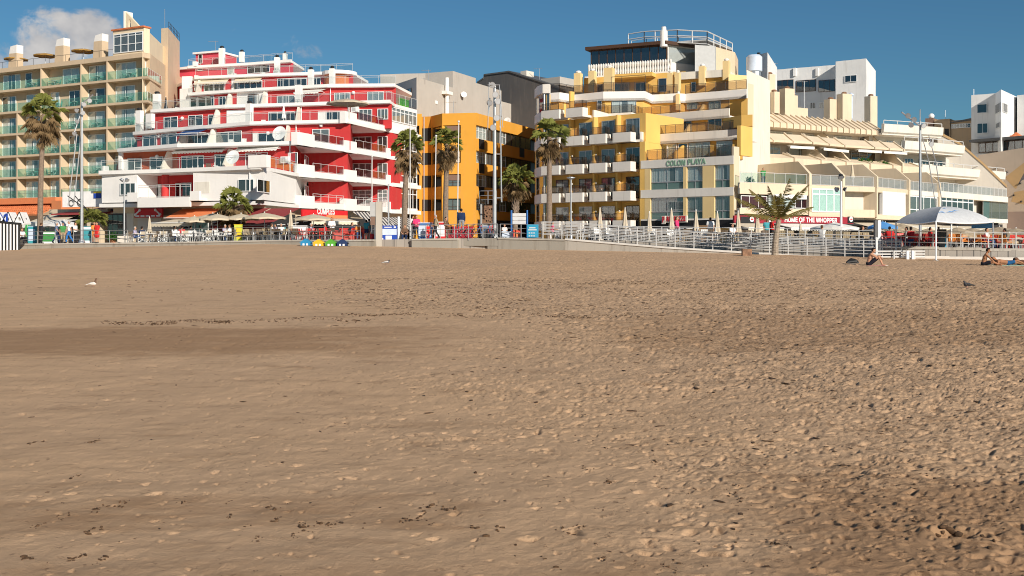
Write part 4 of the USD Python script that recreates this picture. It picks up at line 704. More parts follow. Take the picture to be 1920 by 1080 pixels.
def closed_parasol(name, label, loc, mat, h=2.6, group=None, rz=0, r=.17):
    k = ('cp', name, mat, h)
    if k in _proto: return copy(_proto[k], loc, rz, label, group)
    t = _proto[k] = thing(name, label, 'parasol', loc, rz, group); n = 14; prof = [(.02, h), (.05, h - .1), (.10, h - .5), (.13, h - .9), (r, h - 1.15), (r * 1.15, h - 1.4), (r * .6, h - 1.42)]
    v, f = [], []
    for rr, z in prof:
        for i in range(n): a = i * 2 * math.pi / n; q = rr * (1 + .28 * (i % 2)); v.append((q * math.cos(a), q * math.sin(a), z - .06 * (i % 3)))
    for m in range(len(prof) - 1):
        for i in range(n): j = (i + 1) % n; f.append([m * n + i, (m + 1) * n + i, (m + 1) * n + j, m * n + j])
    part(t, 'canopy', MB().raw(v, f), mat); part(t, 'pole', MB().tube((0, 0, 0), (0, 0, h + .05), .03, n=8), 'white_paint'); part(t, 'base', MB().lathe([(.28, 0), (.28, .06), (.08, .1), (.06, .3)], n=12), 'concrete_pale'); return t
g = seg(5, 311); closed_parasol('folded_parasol', 'folded dark parasol on the upper left red terrace', g.pt(g.u(311, 2), 2, ZB[5] + .42), 'dark_cloth', 2.4)
g = seg(4, 532); closed_parasol('folded_parasol', 'folded white parasol on the middle red terrace', g.pt(g.u(532, 3), 3, ZB[4] + .42), 'white_cloth', 2.4)
# ground floor
gfr = Fr(L1[0] + np.array([0.3, 2.0]), L1[-1] + np.array([-.2, 1.2])); gs = Fr(L1[-1] + np.array([-.2, 1.2]), SIDE[0] + np.array([-.6, 1.0])); g3 = Fr(SIDE[0] + np.array([-.6, 1.0]), SIDE[3] + np.array([-1.2, 0.5]))
part(red, 'ground_floor_wall', MB().prism([gfr.p, gfr.q, gs.q, g3.q, BR, BL], .8, ZB[1] - .002), 'cream_plaster')
for a, b, mt in ((237, 250, 'cream_light'), (212, 236, 'dark_grey')):
    pxblock(red, 'shopfront', gfr, (a, 400, b, 452), -.1, .06, mt)
pxblock(red, 'shopfront', gfr, (258, 407, 302, 436), -.1, .05, 'cream_shade', label='pale roller shutter under the red sign'); pxblock(red, 'shopfront', gfr, (306, 390, 340, 404), -.1, .05, 'shutter_brown'); pxblock(red, 'shopfront', gfr, (340, 412, 396, 450), -.1, .05, 'dark_room'); pxblock(red, 'shopfront', gfr, (398, 412, 440, 450), -.1, .05, 'dark_room', label='dark open bar front')
win(gfr, red, (203, 402, 232, 452), .02, 3, 1, 'dark_metal', 'pane_dark', 'dark', split=[.72], name='glass_door'); win(gfr, red, (355, 415, 392, 440), .06, 3, 1, 'white_paint', 'pane', 'grey')
part(red, 'shopfront', MB().fbox(gs, .3, gs.L - .3, -.1, .05, 1.2, 4.0), 'dark_room'); part(red, 'shopfront', MB().fbox(g3, .3, g3.L - .5, -.1, .05, 1.2, 3.9), 'dark_room')
t = thing('shop_sign', 'red shop sign with small white telephone marks above pale shutter', 'sign'); f = Fr(gfr.pt(0, .9, 0)[:2], gfr.pt(gfr.L, .9, 0)[:2])
u0, u1, z0, z1 = f.rect(252, 390, 304, 408); part(t, 'panel', MB().fbox(f, u0, u1, -.15, 0, z0, z1), 'sign_red'); part(t, 'top_strip', MB().fbox(f, u0, u1, -.12, .03, z1 - .12, z1), 'sign_maroon')
for i in range(5): a = u0 + .15 + i * (u1 - u0 - .2) / 5; part(t, 'lettering', MB().fbox(f, a, a + (u1 - u0) / 5 - .22, .004, .03, z0 + .08, z0 + .22), 'sign_white')
for q, s in ((u0 + .45, 1), (u1 - .5, -1)):
    c = f.pt(q, .05, (z0 + z1) / 2 + .05); d = np.array([*f.d * .28, .2 * s]); part(t, 'phone_mark', MB().tube(c - d, c + d, .07, n=6).sphere(c - d, .13, 1).sphere(c + d, .13, 1), 'sign_white')
t = thing('restaurant_sign', 'red restaurant sign with white lettering at the red building corner', 'sign'); f = Fr(SIDE[0] + np.array([-.1, -.9]), np.array([-15.4, 106.5]))
u0, u1 = f.u(567), f.u(652); z0, z1 = f.z(610, 410), f.z(610, 394); part(t, 'panel', MB().fbox(f, u0, u1, -.2, 0, z0, z1), 'sign_red')
ut = f.u(594); text_part(t, f, 'CUMPLES', ut, z0 + .42, .02, .55, 'sign_white', f.u(627) - ut); part(t, 'photo_strip', MB().fbox(f, f.u(612), f.u(651), .004, .03, z0 + .05, z0 + .36), 'awning_orange')
pole_y = 3.0
awning('cafe_awning', 'cream scalloped awning over the middle cafe below the red building', gfr, (340, 416, 409), 1.5, 5.0, .5, 'awning_cream', .3); awning('cafe_awning', 'orange awning under the white storey', gfr, (343, 418, 391), .1, 2.4, .9, 'awning_orange', .1, scallop=False)
for a, b, l in ((459, 507, 'left one of two wide maroon awnings'), (509, 562, 'right one of two wide maroon awnings')):
    f = Fr(gfr.pt(gfr.u(440), 0, 0)[:2], gfr.pt(gfr.u(580), 0, 0)[:2]); awning('maroon_awning', l + ' under the white storey', f, (a, b, 391), .0, 4.2, 1.5, 'awning_maroon', .5, scallop=False)
f = Fr(np.array([-21.5, 97.5]), np.array([-13.5, 103])); awning('cafe_awning', 'cream awning below the red restaurant sign', f, (566, 653, 410), 0, 2.2, .3, 'awning_cream', .3)
f = Fr(np.array([-15.2, 106]), np.array([-10.5, 115])); awning('striped_awning', 'black and white striped awning at the right of the restaurant', f, (660, 702, 398), 0, 3.6, 1.8, 'awning_stripes', .2, 'steel', False); awning('striped_awning', 'grey awning by the side street behind the blue board', f, (706, 770, 408), 0, 3.0, 1.0, 'awning_stripes', .3, 'steel')

for k, px in ((2, 545), (3, 556), (4, 566), (1, 470), (4, 655), (5, 620)):
    g = seg(k, px); u = g.u(px); part(red, 'drainpipe', MB().tube(g.pt(u, .12, ZB[k] + .4), g.pt(u, .12, ZB[k + 1] - .02), .055, n=6), 'white_paint')
for k, px, py in ((1, 275, 347), (4, 660, 206), (2, 530, 300), (5, 560, 178)):
    g = seg(k, px) if k > 1 else walls[1][1]; u = g.u(px); z = g.z(px, py); q = part(red, 'air_conditioner', MB().fbox(g, u, u + .85, .03, .35, z - .3, z + .3), 'plastic_white'); part(q, 'fan_grille', MB().fbox(g, u + .1, u + .55, .351, .36, z - .22, z + .22), 'grey_box')
# ---------------------------------------------------------------- orange building in the side street
ora = thing('orange_building', 'orange ochre building with dark window bands in the side street', 'building')
oc = XY(893, 124.0); oR = Fr(oc, XY(1001, 141.8)); ofr = Fr(XY(829, 124.6), oc); oz = oR.z(893, 211.5)
ol = Fr(XY(808, 127.5), XY(829, 124.6)); o2 = Fr(XY(776, 125), XY(791, 125)); o3 = Fr(XY(791, 128), XY(808, 127.5))
foot = [o2.p, o2.q, o3.p + np.array([0, 0]), o3.q, ofr.p, oc, oR.q, np.array([10, 175.]), np.array([-22, 175.])]
rowz = [(oR.z(893, 394), oR.z(893, 372)), (oR.z(893, 349), oR.z(893, 326)), (oR.z(893, 305), oR.z(893, 282)), (oR.z(893, 259), oR.z(893, 234))]
lv = [0.5] + [a for z0, z1 in rowz for a in (z0, z1)] + [oz]
core = offset_back(foot[:7], .55) + foot[7:]
part(ora, 'wall', MB().prism(core, .5, oz - .3), 'dark_grey', label='dark recessed window bands')
for i in range(0, len(lv) - 1, 2): part(ora, 'wall', MB().prism(foot, lv[i], lv[i + 1]), 'orange_plaster')
for z0, z1 in rowz:
    a, b = ofr.u(864), ofr.L; part(ora, 'pier', MB().prism([ofr.pt(a, -.002, 0)[:2], oc + np.array([-.003, 0.003]), oR.pt(.3, -.7, 0)[:2], ofr.pt(a, -.7, 0)[:2]], z0, z1), 'orange_plaster')
    part(ora, 'pier', MB().fbox(ol, 0, .25, -.7, -.003, z0, z1), 'orange_plaster'); part(ora, 'pier', MB().fbox(ol, ol.L - .28, ol.L, -.7, -.003, z0, z1).fbox(o2, o2.L - .3, o2.L, -.7, -.003, z0, z1), 'orange_plaster')
blk = ['shutter_brown', 'shutter_beige', 'shutter_brown', None]
for i, (z0, z1) in enumerate(rowz):
    w0, w1 = ofr.u(834), ofr.u(863)
    win(ofr, ora, None, -.3, 2, 1, 'brown_metal', 'pane', 'grey', split=[.3], uz=(w0 if i != 2 else w0, w1, z0 + .02, z1 - .02))
    if i in (1, 2, 3): part(ora, 'shutter', MB().fbox(ofr, w0 + (.1 if i != 2 else .7), w1 - .1, -.19, -.14, z0 + (.7 if i == 1 else .08), z1 - .06), ['', 'shutter_brown', 'shutter_beige', 'shutter_brown'][i])
    win(ol, ora, None, -.3, 1, 1, 'brown_metal', 'pane_dark', 'dark', uz=(.3, ol.L - .3, z0 + .02, z1 - .02)); win(o2, ora, None, -.3, 1, 1, 'brown_metal', 'pane_dark', 'dark', uz=(.05, o2.L - .35, z0 + .02, z1 - .02))
    u = .15; ws = [(oR.u(916), 'white_paint', 3, 'curtain_white'), (oR.u(926), 'brown_metal', 2, 'grey'), (oR.u(941), 'brown_metal', 2, 'grey'), (oR.u(953), 'white_paint', 2, 'curtain_grey'), (oR.u(963), 'brown_metal', 1, 'dark'), (oR.u(979), 'brown_metal', 2, 'dark'), (oR.u(999), 'brown_metal', 2, 'dark')]
    for ue, fm, n, bk in ws: win(oR, ora, None, -.35, n, 1, fm, 'pane', bk, split=[.62] if fm == 'white_paint' else None, uz=(u, ue - .12, z0 + .02, z1 - .02)); u = ue + .02
    for px0, px1 in ((898, 908), (974, 983)):
        if i: part(ora, 'shade_panel', MB().fbox(oR, oR.u(px0), oR.u(px1), -.1, .03, z0 - 1.15, z0 - .01), 'black')
    part(ora, 'balcony_gap', MB().fbox(o3, .1, o3.L - .1, -.5, -.02, z0, z1), 'dark_room')
part(ora, 'drainpipe', MB().tube(o2.pt(o2.L + .25, .1, 1), o2.pt(o2.L + .25, .1, oz - .4), .07), 'steel')
part(ora, 'shopfront', MB().fbox(ofr, .4, ofr.L - .4, -.1, .05, 1.0, 3.2), 'sign_maroon'); part(ora, 'shopfront', MB().fbox(oR, .4, oR.L - .4, -.1, .05, 1.0, 4.0), 'dark_room')
c = oR.pt(oR.u(972), -1.5, oz); dish(None, c + np.array([0, 0, .5]), .45, label='white round dish on the roof edge of the orange building')
# ---------------------------------------------------------------- grey buildings behind it
gb = thing('grey_building', 'pale grey blank walled building above the orange building roof', 'building')
g1 = Fr(XY(735, 158), XY(781, 150)); g2 = Fr(g1.q, XY(940, 176)); zt1 = g1.z(781, 145)
part(gb, 'wall', MB().prism([g1.p, g1.q, g2.q, np.array([5, 190.]), np.array([-25, 190.])], .5, zt1), 'grey_plaster')
part(gb, 'window_band', MB().fbox(g1, 0, g1.u(771), -.4, .02, g1.z(760, 183), g1.z(760, 170)), 'dark_room')
for a, b in ((741, 751), (761, 772)): win(g1, gb, (a, 167, b, 184), .03, 2, 1, 'brown_metal', 'pane', 'grey')
ub, ue = g2.u(849), g2.u(892); z2 = g2.z(849, 133)
pb = [g2.pt(ub, .012, 0)[:2] + np.array([-4.3, 2.2]), g2.pt(ub, .012, 0)[:2], g2.pt(ue, .012, 0)[:2], g2.pt(ue, -8, 0)[:2], g2.pt(ub, -8, 0)[:2] + np.array([-4, 0])]
part(gb, 'stair_block', MB().prism(pb, zt1 - 6, z2), 'grey_plaster')
part(gb, 'stair_block', MB().prism([g2.pt(ub, .006, 0)[:2] + np.array([-4.0, 2.0]), g2.pt(ub, .008, 0)[:2], g2.pt(g2.L, .008, 0)[:2], g2.pt(g2.L, -9, 0)[:2], g2.pt(ub, -9, 0)[:2]], zt1 - 5, g2.z(894, 156)), 'grey_plaster')
part(gb, 'chimney', MB().tube(g2.pt(g2.u(834), .35, 12), g2.pt(g2.u(834), .35, g2.z(834, 146)), .3, n=12), 'white_plaster'); part(gb, 'chimney', MB().fbox(g2, g2.u(828), g2.u(839), .02, .9, g2.z(834, 178), g2.z(834, 172)), 'white_plaster')
part(gb, 'vent', MB().fbox(g2, g2.u(816), g2.u(820), 0, .08, g2.z(818, 195), g2.z(818, 189)), 'white_paint')
antenna('antenna', 'tall aerial at the left corner of the pale grey building', g1.pt(g1.L * .95, -2, zt1 - .2), 1.5, 1); antenna('antenna', 'small aerial on the orange roof against the grey wall', np.array([*XY(850, 140), oz]), 3.4, 1)
c = g2.pt(g2.u(864), .5, g2.z(864, 178)); dish(None, c, .45, (.3, -.9, .2), label='white dish on the pale grey wall')
db = thing('dark_grey_building', 'dark grey gabled blank wall behind the street lamp', 'building')
d1 = Fr(XY(884, 185), XY(1062, 172)); zz = lambda px, py: d1.z(px, py)
prof = [(d1.u(884), 5), (d1.u(1062), 5), (d1.u(1062), zz(1062, 172)), (d1.u(1025), zz(1025, 158)), (d1.u(955), zz(955, 135.5)), (d1.u(908), zz(908, 141.8)), (d1.u(907), zz(908, 148)), (d1.u(895), zz(897, 156))]
tt = trimesh.creation.extrude_polygon(Polygon(prof), 18, engine='earcut'); part(db, 'wall', MB().raw(np.array([d1.pt(a, -c, e) for a, e, c in tt.vertices]), tt.faces), 'dark_grey_plaster')
b = MB()
for (a, e), (a2, e2) in zip(prof[2:-1], prof[3:]): b.hexa([d1.pt(a, .15, e), d1.pt(a2, .15, e2), d1.pt(a2, -18, e2), d1.pt(a, -18, e), d1.pt(a, .15, e + .25), d1.pt(a2, .15, e2 + .25), d1.pt(a2, -18, e2 + .25), d1.pt(a, -18, e + .25)])
part(db, 'roof', b, 'dark_grey'); part(db, 'chimney', MB().fbox(d1, d1.u(969), d1.u(980), -3, -1, zz(975, 145), zz(975, 131.5)), 'cream_shade'); part(db, 'roof_block', MB().fbox(d1, d1.u(1000), d1.u(1036), -6, -2, zz(1010, 160), zz(1010, 144)), 'grey_plaster')
antenna('antenna', 'aerial on the dark grey gabled roof', d1.pt(d1.u(998), -2, zz(998, 150)), 2.2, 1)
# ---------------------------------------------------------------- yellow and white hotel with balconies
yel = thing('yellow_hotel', 'yellow hotel with white balcony fronts and a dark glazed rooftop lounge', 'hotel')
YF = Fr(XY(1030, 113.2), XY(1376, 99.15)); yU = lambda px, w=0: YF.u(px, w)
YB = [3.55 + 2.92 * i for i in range(6)]                             # tops of the solid balcony fronts: rows 0..5
YB[0] = YF.z(1090, 414.5)
cols = [(1024, 1068), (1069, 1112.5), (1113.5, 1156), (1157, 1203)]
SD = .55                                                            # recess behind the balconies
flatL, flatR = yU(1209), YF.L
zroof = YB[5] - .2
backY = lambda a, b: [b * 1.12, np.array([a[0] * 1.25 + 4, a[1] * 1.25])]
corner = [np.array(XY(1003, 117.6)), np.array(XY(1008, 115.0)), np.array(XY(1018, 113.4)), YF.p + YF.n * .0]
wallp = [np.array(XY(1003, 118.5))] + offset_back(corner, .45)[1:3] + [YF.pt(0, -.75, 0)[:2], YF.pt(flatL - .4, -.75, 0)[:2], YF.pt(flatL - .4, -.3, 0)[:2], YF.pt(flatR, -.3, 0)[:2]]
zflat = YF.z(1290, 296.5) - .01
part(yel, 'wall', MB().prism(wallp + backY(wallp[0], wallp[-1]), .8, zflat), 'yellow_plaster')
e_ = lambda z_, *q: edge(z_, *q)
p3 = e_(YB[3] + .05, (1203, 247), (1214, 249.5), (1228, 252), (1390, 241.6)); p4 = e_(YB[4] + .05, (1114, 206), (1119, 207), (1140, 213), (1184, 210.5), (1204, 216.5), (1367, 202.7))
p5 = e_(YB[5] + .02, (1024, 175), (1049, 173), (1076, 177.5), (1131, 171.8), (1209, 170.6), (1223, 177.5), (1270, 175), (1285, 176), (1400, 166.5))
w2 = offset_back(p3[2:], .35); w3 = offset_back(p4[4:], .35); w4 = offset_back(p5[3:], .35); w4a = offset_back(p5[:4], .35)
cl = wallp[:4] + [YF.pt(flatL - .4, -.75, 0)[:2], YF.pt(flatL - .4, -5, 0)[:2]]
part(yel, 'wall', MB().prism(cl + w2 + backY(cl[0], w2[-1]), zflat + .002, YB[3] - .952), 'yellow_plaster')
cl = wallp[:4] + [YF.pt(yU(1203), -.75, 0)[:2], YF.pt(yU(1203), -8, 0)[:2]]
part(yel, 'wall', MB().prism(cl + w3 + backY(cl[0], w3[-1]), YB[3] - .95, YB[4] - .952), 'yellow_plaster')
part(yel, 'wall', MB().prism(w4a + w4[1:] + backY(w4a[0], w4[-1]), YB[4] - .95, YB[5] - .952), 'yellow_plaster')
# rounded glazed corner bays
for r in range(6):
    cw = offset_back(corner, -.05); hi = YB[r]; lo = hi - .95
    part(yel, 'corner_band', MB().prism(cw + offset_back(corner, .5)[::-1], lo, hi), 'band_white')
    if r < 5:
        for a, b in zip(cw[:-1], cw[1:]):
            g = Fr(a, b); win(g, yel, None, -.3, 1, 1, 'steel', 'pane_dark', 'curtain_grey', uz=(.02, g.L - .02, hi + .002, YB[r + 1] - .952), split=[.3])
# balconies
zrange = {0: (0, 1, 2, 3), 1: (0, 1, 2, 3), 2: (0, 1, 2, 3), 3: (0, 1, 2, 3), 4: (0, 1)}
lad = lambda u0, u1: None
for r in range(5):
    for c in zrange[r]:
        u0, u1 = yU(cols[c][0], 0), yU(cols[c][1], 0); u1f = u1 - .75; w1 = .85; hi = YB[r]; lo = hi - .95
        u0f = u0 + (.0 if c == 0 else .05)
        poly = [YF.pt(u0f, w1, 0)[:2], YF.pt(u1f, w1, 0)[:2], YF.pt(u1f, -.05, 0)[:2], YF.pt(u0f, -.05, 0)[:2]]
        q = part(yel, 'balcony', MB().prism([YF.pt(u0f, w1, 0)[:2], YF.pt(u1f, w1, 0)[:2], YF.pt(u1f, -.7, 0)[:2], YF.pt(u0f, -.7, 0)[:2]], lo, lo + .22), 'band_white')
        part(q, 'parapet', MB().fbox(YF, u0f, u1f, w1 - .12, w1, lo + .222, hi).fbox(YF, u1f - .12, u1f, -.1, w1 - .121, lo + .222, hi).fbox(YF, u0f, u0f + .12, -.1, w1 - .121, lo + .222, hi), 'band_white')
        rail_run(yel, [YF.pt(u0f + .1, w1 - .06, hi), YF.pt(u1f - .08, w1 - .06, hi), YF.pt(u1f - .08, 0.0, hi)], .72, 1.15, 'dark_metal', 'smoke_glass', (1.0, .06), .028, 'balcony_rail', low=.04)
        part(yel, 'partition', MB().fbox(YF, u0 - .16, u0 + .04, -.7, .0, lo + .225, lo + 2.9 - .04), 'yellow_plaster')
        d0, d1 = u1f - 1.55, u1f + .1; ht = lo + 2.45
        if r < 4: win(YF, yel, None, -.73, 2, 1, 'brown_metal' if (r == 1 or (r == 0 and c == 3)) else 'steel', 'pane', ('curtain_grey' if R.random() < .7 else 'dark'), uz=(d0, d1, lo + .25, ht), name='balcony_door')
        if c in (1, 2, 3) and r in (0, 1, 2): part(yel, 'wall_lamp', MB().sphere(YF.pt(u0 + .25, -.05, lo + 1.9), .09, 2), 'cream_light', smooth=True)
        if R.random() < .8: chair('p', 'wicker', 'dark_metal', 'dark chair on a yellow hotel balcony', YF.pt(u0f + .9, -.2, lo + .23), R.random() * 360, 'chairs on the yellow hotel balconies', name='balcony_chair')
part(yel, 'partition', MB().fbox(YF, yU(1203) - .2, flatL + .02, -.7, .012, .9, YB[3] - .96), 'yellow_plaster')
# flat section: white bands, yellow piers, tall windows
z = lambda px, py, w=0: YF.z(px, py, w)
bands = [(z(1290, 369), z(1290, 353.5)), (z(1290, 312), z(1290, 296.5))]
b0 = z(1290, 410)
for lo, hi in bands: part(yel, 'band', MB().fbox(YF, flatL - .45, flatR, -.3, .05, lo, hi), 'band_white')
part(yel, 'band', MB().fbox(YF, flatL - .45, flatR, -.3, .03, b0 - .15, b0), 'band_white')
part(yel, 'fascia', MB().fbox(YF, yU(1202), flatR + .1, -.3, .06, z(1290, 427), b0 - .152), 'black_shop')
piers = [(1209, 1219.5), (1281, 1287.5), (1317.5, 1339.5), (1368.5, 1377)]
for lo, hi in ((b0 + .002, bands[0][0] - .002), (bands[0][1] + .002, bands[1][0] - .002)):
    for a, b in piers: part(yel, 'pier', MB().fbox(YF, yU(a), min(yU(b), flatR), -.3, .02, lo, hi), 'yellow_pale')
    for a, b, n in ((1219.5, 1281, 4), (1287.5, 1317.5, 2), (1339.5, 1368.5, 2)):
        u0, u1 = yU(a) + .02, yU(b) - .02; zs = lo + (hi - lo) * .34
        win(YF, yel, None, -.22, n, 1, 'steel', 'pane', 'curtain_white' if lo > b0 + 1 else 'curtain_grey', uz=(u0, u1, zs, hi - .02), bar=.05)
        pw = part(yel, 'lower_panel', MB().fbox(YF, u0, u1, -.2, -.15, lo, zs - .004), 'teal_panel')
        part(pw, 'mullion', MB().fbox(YF, u0, u1, -.149, -.1, zs - .06, zs - .006).fbox(YF, (u0 + u1) / 2 - .03, (u0 + u1) / 2 + .03, -.149, -.1, lo, zs - .062), 'steel')
# terrace above the flat part (behind the name band)
zt = bands[1][1]
rail_run(yel, [YF.pt(yU(1213), -.02, zt), YF.pt(flatR - .2, -.02, zt)], 1.0, 1.15, 'dark_metal', 'smoke_glass', (1.0, .06), .03, 'terrace_rail')
W2 = Fr(w2[0], w2[1])
for a, b, n, bk in ((1236, 1252, 1, 'dark'), (1252, 1270, 1, 'curtain_white'), (1272, 1290, 1, 'dark'), (1292, 1332, 3, 'curtain_white'), (1344, 1374, 2, 'curtain_white')): win(W2, yel, None, .02, n, 1, 'white_paint' if n == 1 else 'steel', 'pane', bk, uz=(W2.u(a), W2.u(b), zt + .05, YB[3] - 1.0), name='terrace_door')
part(yel, 'party_fin', MB().fprism(W2, [(.02, zt), (1.8, zt), (1.8, zt + .9), (.02, zt + 1.7)], W2.u(1280), W2.u(1280) + .2), 'yellow_plaster')
text_part(yel, YF, 'COLON', yU(1250), z(1265, 310.6), .06, .5, 'letter_green', yU(1286) - yU(1250)); text_part(yel, YF, 'PLAYA', yU(1290.5), z(1307, 307.6), .06, .5, 'letter_green', yU(1324) - yU(1290.5))
t = thing('bar_sign', 'cream framed sign with red letters above the black shopfront', 'sign'); u0, u1 = yU(1241, .3), yU(1287.5, .3); z0, z1 = z(1264, 417, .3), z(1264, 404.5, .3)
part(t, 'panel', MB().fbox(YF, u0, u1, .08, .3, z0, z1), 'cream_light'); part(t, 'panel', MB().fbox(YF, u0 + .0, u0 + .42, .301, .36, z0 - .15, z1 + .0), 'cream_light'); text_part(t, YF, 'P', u0 + .08, z0 + .02, .37, .55, 'sign_red', .27); text_part(t, YF, 'APARAZZI', u0 + .5, z0 + .12, .305, .46, 'sign_red', u1 - u0 - .62)
# row 3 terrace: wide parapet on the right, row 4 folded parapet
def parapet_run(pts, lo, hi, mat='band_white', th=.18): part(yel, 'parapet', MB().prism(pts + offset_back(pts, th)[::-1], lo, hi), mat); return pts
parapet_run(p3, YB[3] - .95, YB[3] + .05); part(yel, 'terrace_slab', MB().prism(p3 + offset_back(p3, 4)[::-1], YB[3] - .95, YB[3] - .7), 'band_white')
rail_run(yel, pts3(p3[1:], YB[3] + .05), .85, 1.15, 'dark_metal', 'smoke_glass', (1.0, .06), .028, 'terrace_rail')
parapet_run(p4, YB[4] - .95, YB[4] + .05); part(yel, 'terrace_slab', MB().prism(p4 + offset_back(p4, 3)[::-1], YB[4] - .95, YB[4] - .7), 'band_white')
rail_run(yel, pts3(p4[1:], YB[4] + .05), .85, 1.15, 'dark_metal', 'smoke_glass', (1.0, .06), .028, 'terrace_rail')
B3 = Fr(w3[0], w3[1]); B4 = Fr(w4[-2], w4[-1]); BA = Fr(w4[0], w4[1])
for a, b, y0, y1, n, bk in ((1224, 1244, 229, 250, 2, 'dark'), (1282, 1297, 227, 250, 1, 'dark'), (1328, 1354, 222, 246, 2, 'dark'), (1237, 1250, 192, 215, 1, 'dark'), (1329, 1352, 180, 206, 2, 'curtain_white'), (1288, 1308, 186, 205, 2, 'white')): win(B4 if y1 < 220 else B3, yel, (a, y0, b, y1), .03, n, 1, 'steel', 'pane', bk if bk != 'white' else 'curtain_white')
for px, r in ((1233, 3), (1292, 3), (1212, 4), (1318, 4)): g = B4 if r == 4 else B3; u = g.u(px); part(yel, 'party_fin', MB().fprism(g, [(.02, YB[r] - .9), (1.5, YB[r] - .9), (1.5, YB[r] + .5), (.02, YB[r] + 1.7)], u, u + .2), 'yellow_pale')
for a, b, y0, y1, n, bk in ((1147, 1193, 187, 213, 3, 'curtain_white'), (1120, 1128, 188, 206, 1, 'dark')): win(BA, yel, (a, y0, b, y1), .04, n, 1, 'steel', 'pane', bk)
# top terrace band and rail
parapet_run(p5, YB[5] - 1.0, YB[5] + .02, 'white_plaster'); part(yel, 'roof_terrace', MB().prism(p5 + [XY(1412, 136), XY(1006, 142)], YB[5] - 1.0, YB[5] - .75), 'band_white')
rail_run(yel, pts3(p5[:7], YB[5] + .02), 1.0, 1.3, 'dark_metal', 'smoke_glass', (1.0, .06), .03, 'terrace_rail'); rail_run(yel, pts3(p5[7:], YB[5] + .02), 1.0, 1.3, 'dark_metal', 'smoke_glass', (1.0, .06), .03, 'terrace_rail')
# upper storey behind the terrace
BF = Fr(XY(1030, 131), XY(1400, 121)); zA = YB[5] - .74
bz = lambda px, py: BF.z(px, py)
part(yel, 'upper_wall', MB().fbox(BF, BF.u(1095), BF.u(1285), -9, 0, zA, bz(1180, 141)), 'yellow_plaster'); part(yel, 'upper_wall', MB().fbox(BF, BF.u(1150), BF.u(1230), -.02, 1.6, bz(1190, 148), bz(1190, 141)), 'yellow_plaster')
part(yel, 'upper_wall', MB().fbox(BF, BF.u(1275), BF.u(1372), -9, .4, zA, bz(1330, 148)), 'yellow_plaster'); part(yel, 'upper_wall', MB().fbox(BF, BF.u(1275), BF.u(1366), -9, .9, bz(1320, 148.5), bz(1320, 135)), 'cream_light', label='cream band above the top terrace')
for a, b, y0, y1, n, bk in ((1152, 1180, 156, 172, 2, 'curtain_grey'), (1192, 1212, 155, 172, 2, 'dark'), (1235, 1250, 147, 172, 1, 'dark'), (1120, 1130, 158, 174, 1, 'dark'), (1296, 1305, 154, 172, 1, 'dark')): win(BF, yel, (a, y0, b, y1), 0.42 if a > 1290 else .02, n, 1, 'steel', 'pane', bk)
for a, b, yt, yb, w in ((1076, 1088, 137, 172, 1.5), (1103, 1114, 133, 172, 1.5), (1132, 1148, 127, 192, 3.5), (1251, 1260, 136, 178, 3), (1265, 1273, 136, 178, 3), (1310, 1321, 124, 160, 1.2), (1355, 1366, 114, 150, 1.0), (1267, 1273, 176, 206, 4.0)):
    chimney(yel, BF, (a, yt, b, yb), w, .9, 'yellow_pale', cap='white_plaster', name='pier')
rail_run(yel, [BF.pt(BF.u(1146, 5), 5.0, YB[5] + 2.1), BF.pt(BF.u(1210, 5), 5, YB[5] + 2.1)], .05, 2, 'dark_metal', None, (1.0,), .03, 'pergola_bar')
b = MB()
for px in (1146, 1166, 1210): b.tube(BF.pt(BF.u(px, 5), 5, YB[5]), BF.pt(BF.u(px, 5), 5, YB[5] + 2.1), .03, n=5)
part(yel, 'pergola', b, 'dark_metal')
# balustrade of white balusters and the glazed lounge
LF = Fr(BF.pt(BF.u(1100), -.5, 0)[:2], BF.pt(BF.u(1258), -.5, 0)[:2]); lz = lambda px, py: LF.z(px, py)
base = lz(1180, 139); part(yel, 'balustrade_base', MB().fbox(LF, -.3, LF.L + .5, -.5, .35, base - .6, base), 'white_plaster')
n = 34
for i in range(n): u = LF.L * (i + .5) / n; part(yel, 'baluster', MB().lathe([(.10, 0), (.16, .35), (.10, .75), (.16, 1.15), (.13, 1.35), (.02, 1.48)], LF.pt(u, .1, base + .003), 8), 'stone_white')
lu0, lu1 = LF.u(1108, -1), LF.u(1251, -1); zl0, zl1 = base, lz(1180, 87)
G1 = Fr(LF.pt(lu0, -1, 0)[:2], LF.pt(lu1, -1, 0)[:2]); G2 = Fr(G1.q, G1.q + np.array([6.2, 4.0]))
part(yel, 'lounge_core', MB().prism([G1.pt(.1, -1.2, 0)[:2], G1.pt(G1.L, -1.2, 0)[:2], G2.q + np.array([-.5, .6]), G2.q + np.array([-4, 9]), G1.p + np.array([3, 9])], zl0 - .3, zl1), 'dark_room')
win(G1, yel, None, 0, 9, 1, 'brown_metal', 'pane_dark', 'dark', uz=(0, G1.L, zl0, zl1), name='lounge_glazing', bar=.12); win(G2, yel, None, 0, 1, 1, 'stone_white', 'white_glass', 'curtain_white', uz=(0, G2.L, zl0 + 1.2, zl1), name='lounge_glazing', bar=.12); part(yel, 'lounge_wall', MB().fbox(G2, 0, G2.L, -.3, .25, zl0 - .6, zl0 + 1.2), 'white_plaster')
rb = G1.pt(0, -8, 0)[:2]
part(yel, 'lounge_roof', MB().prism([G1.pt(-.5, .7, 0)[:2], G1.pt(G1.L + .1, .9, 0)[:2], G2.pt(G2.L + .3, .6, 0)[:2], G2.pt(G2.L, -6, 0)[:2], G1.pt(-.3, -7, 0)[:2]], zl1 + .003, zl1 + .4), 'brown_metal')
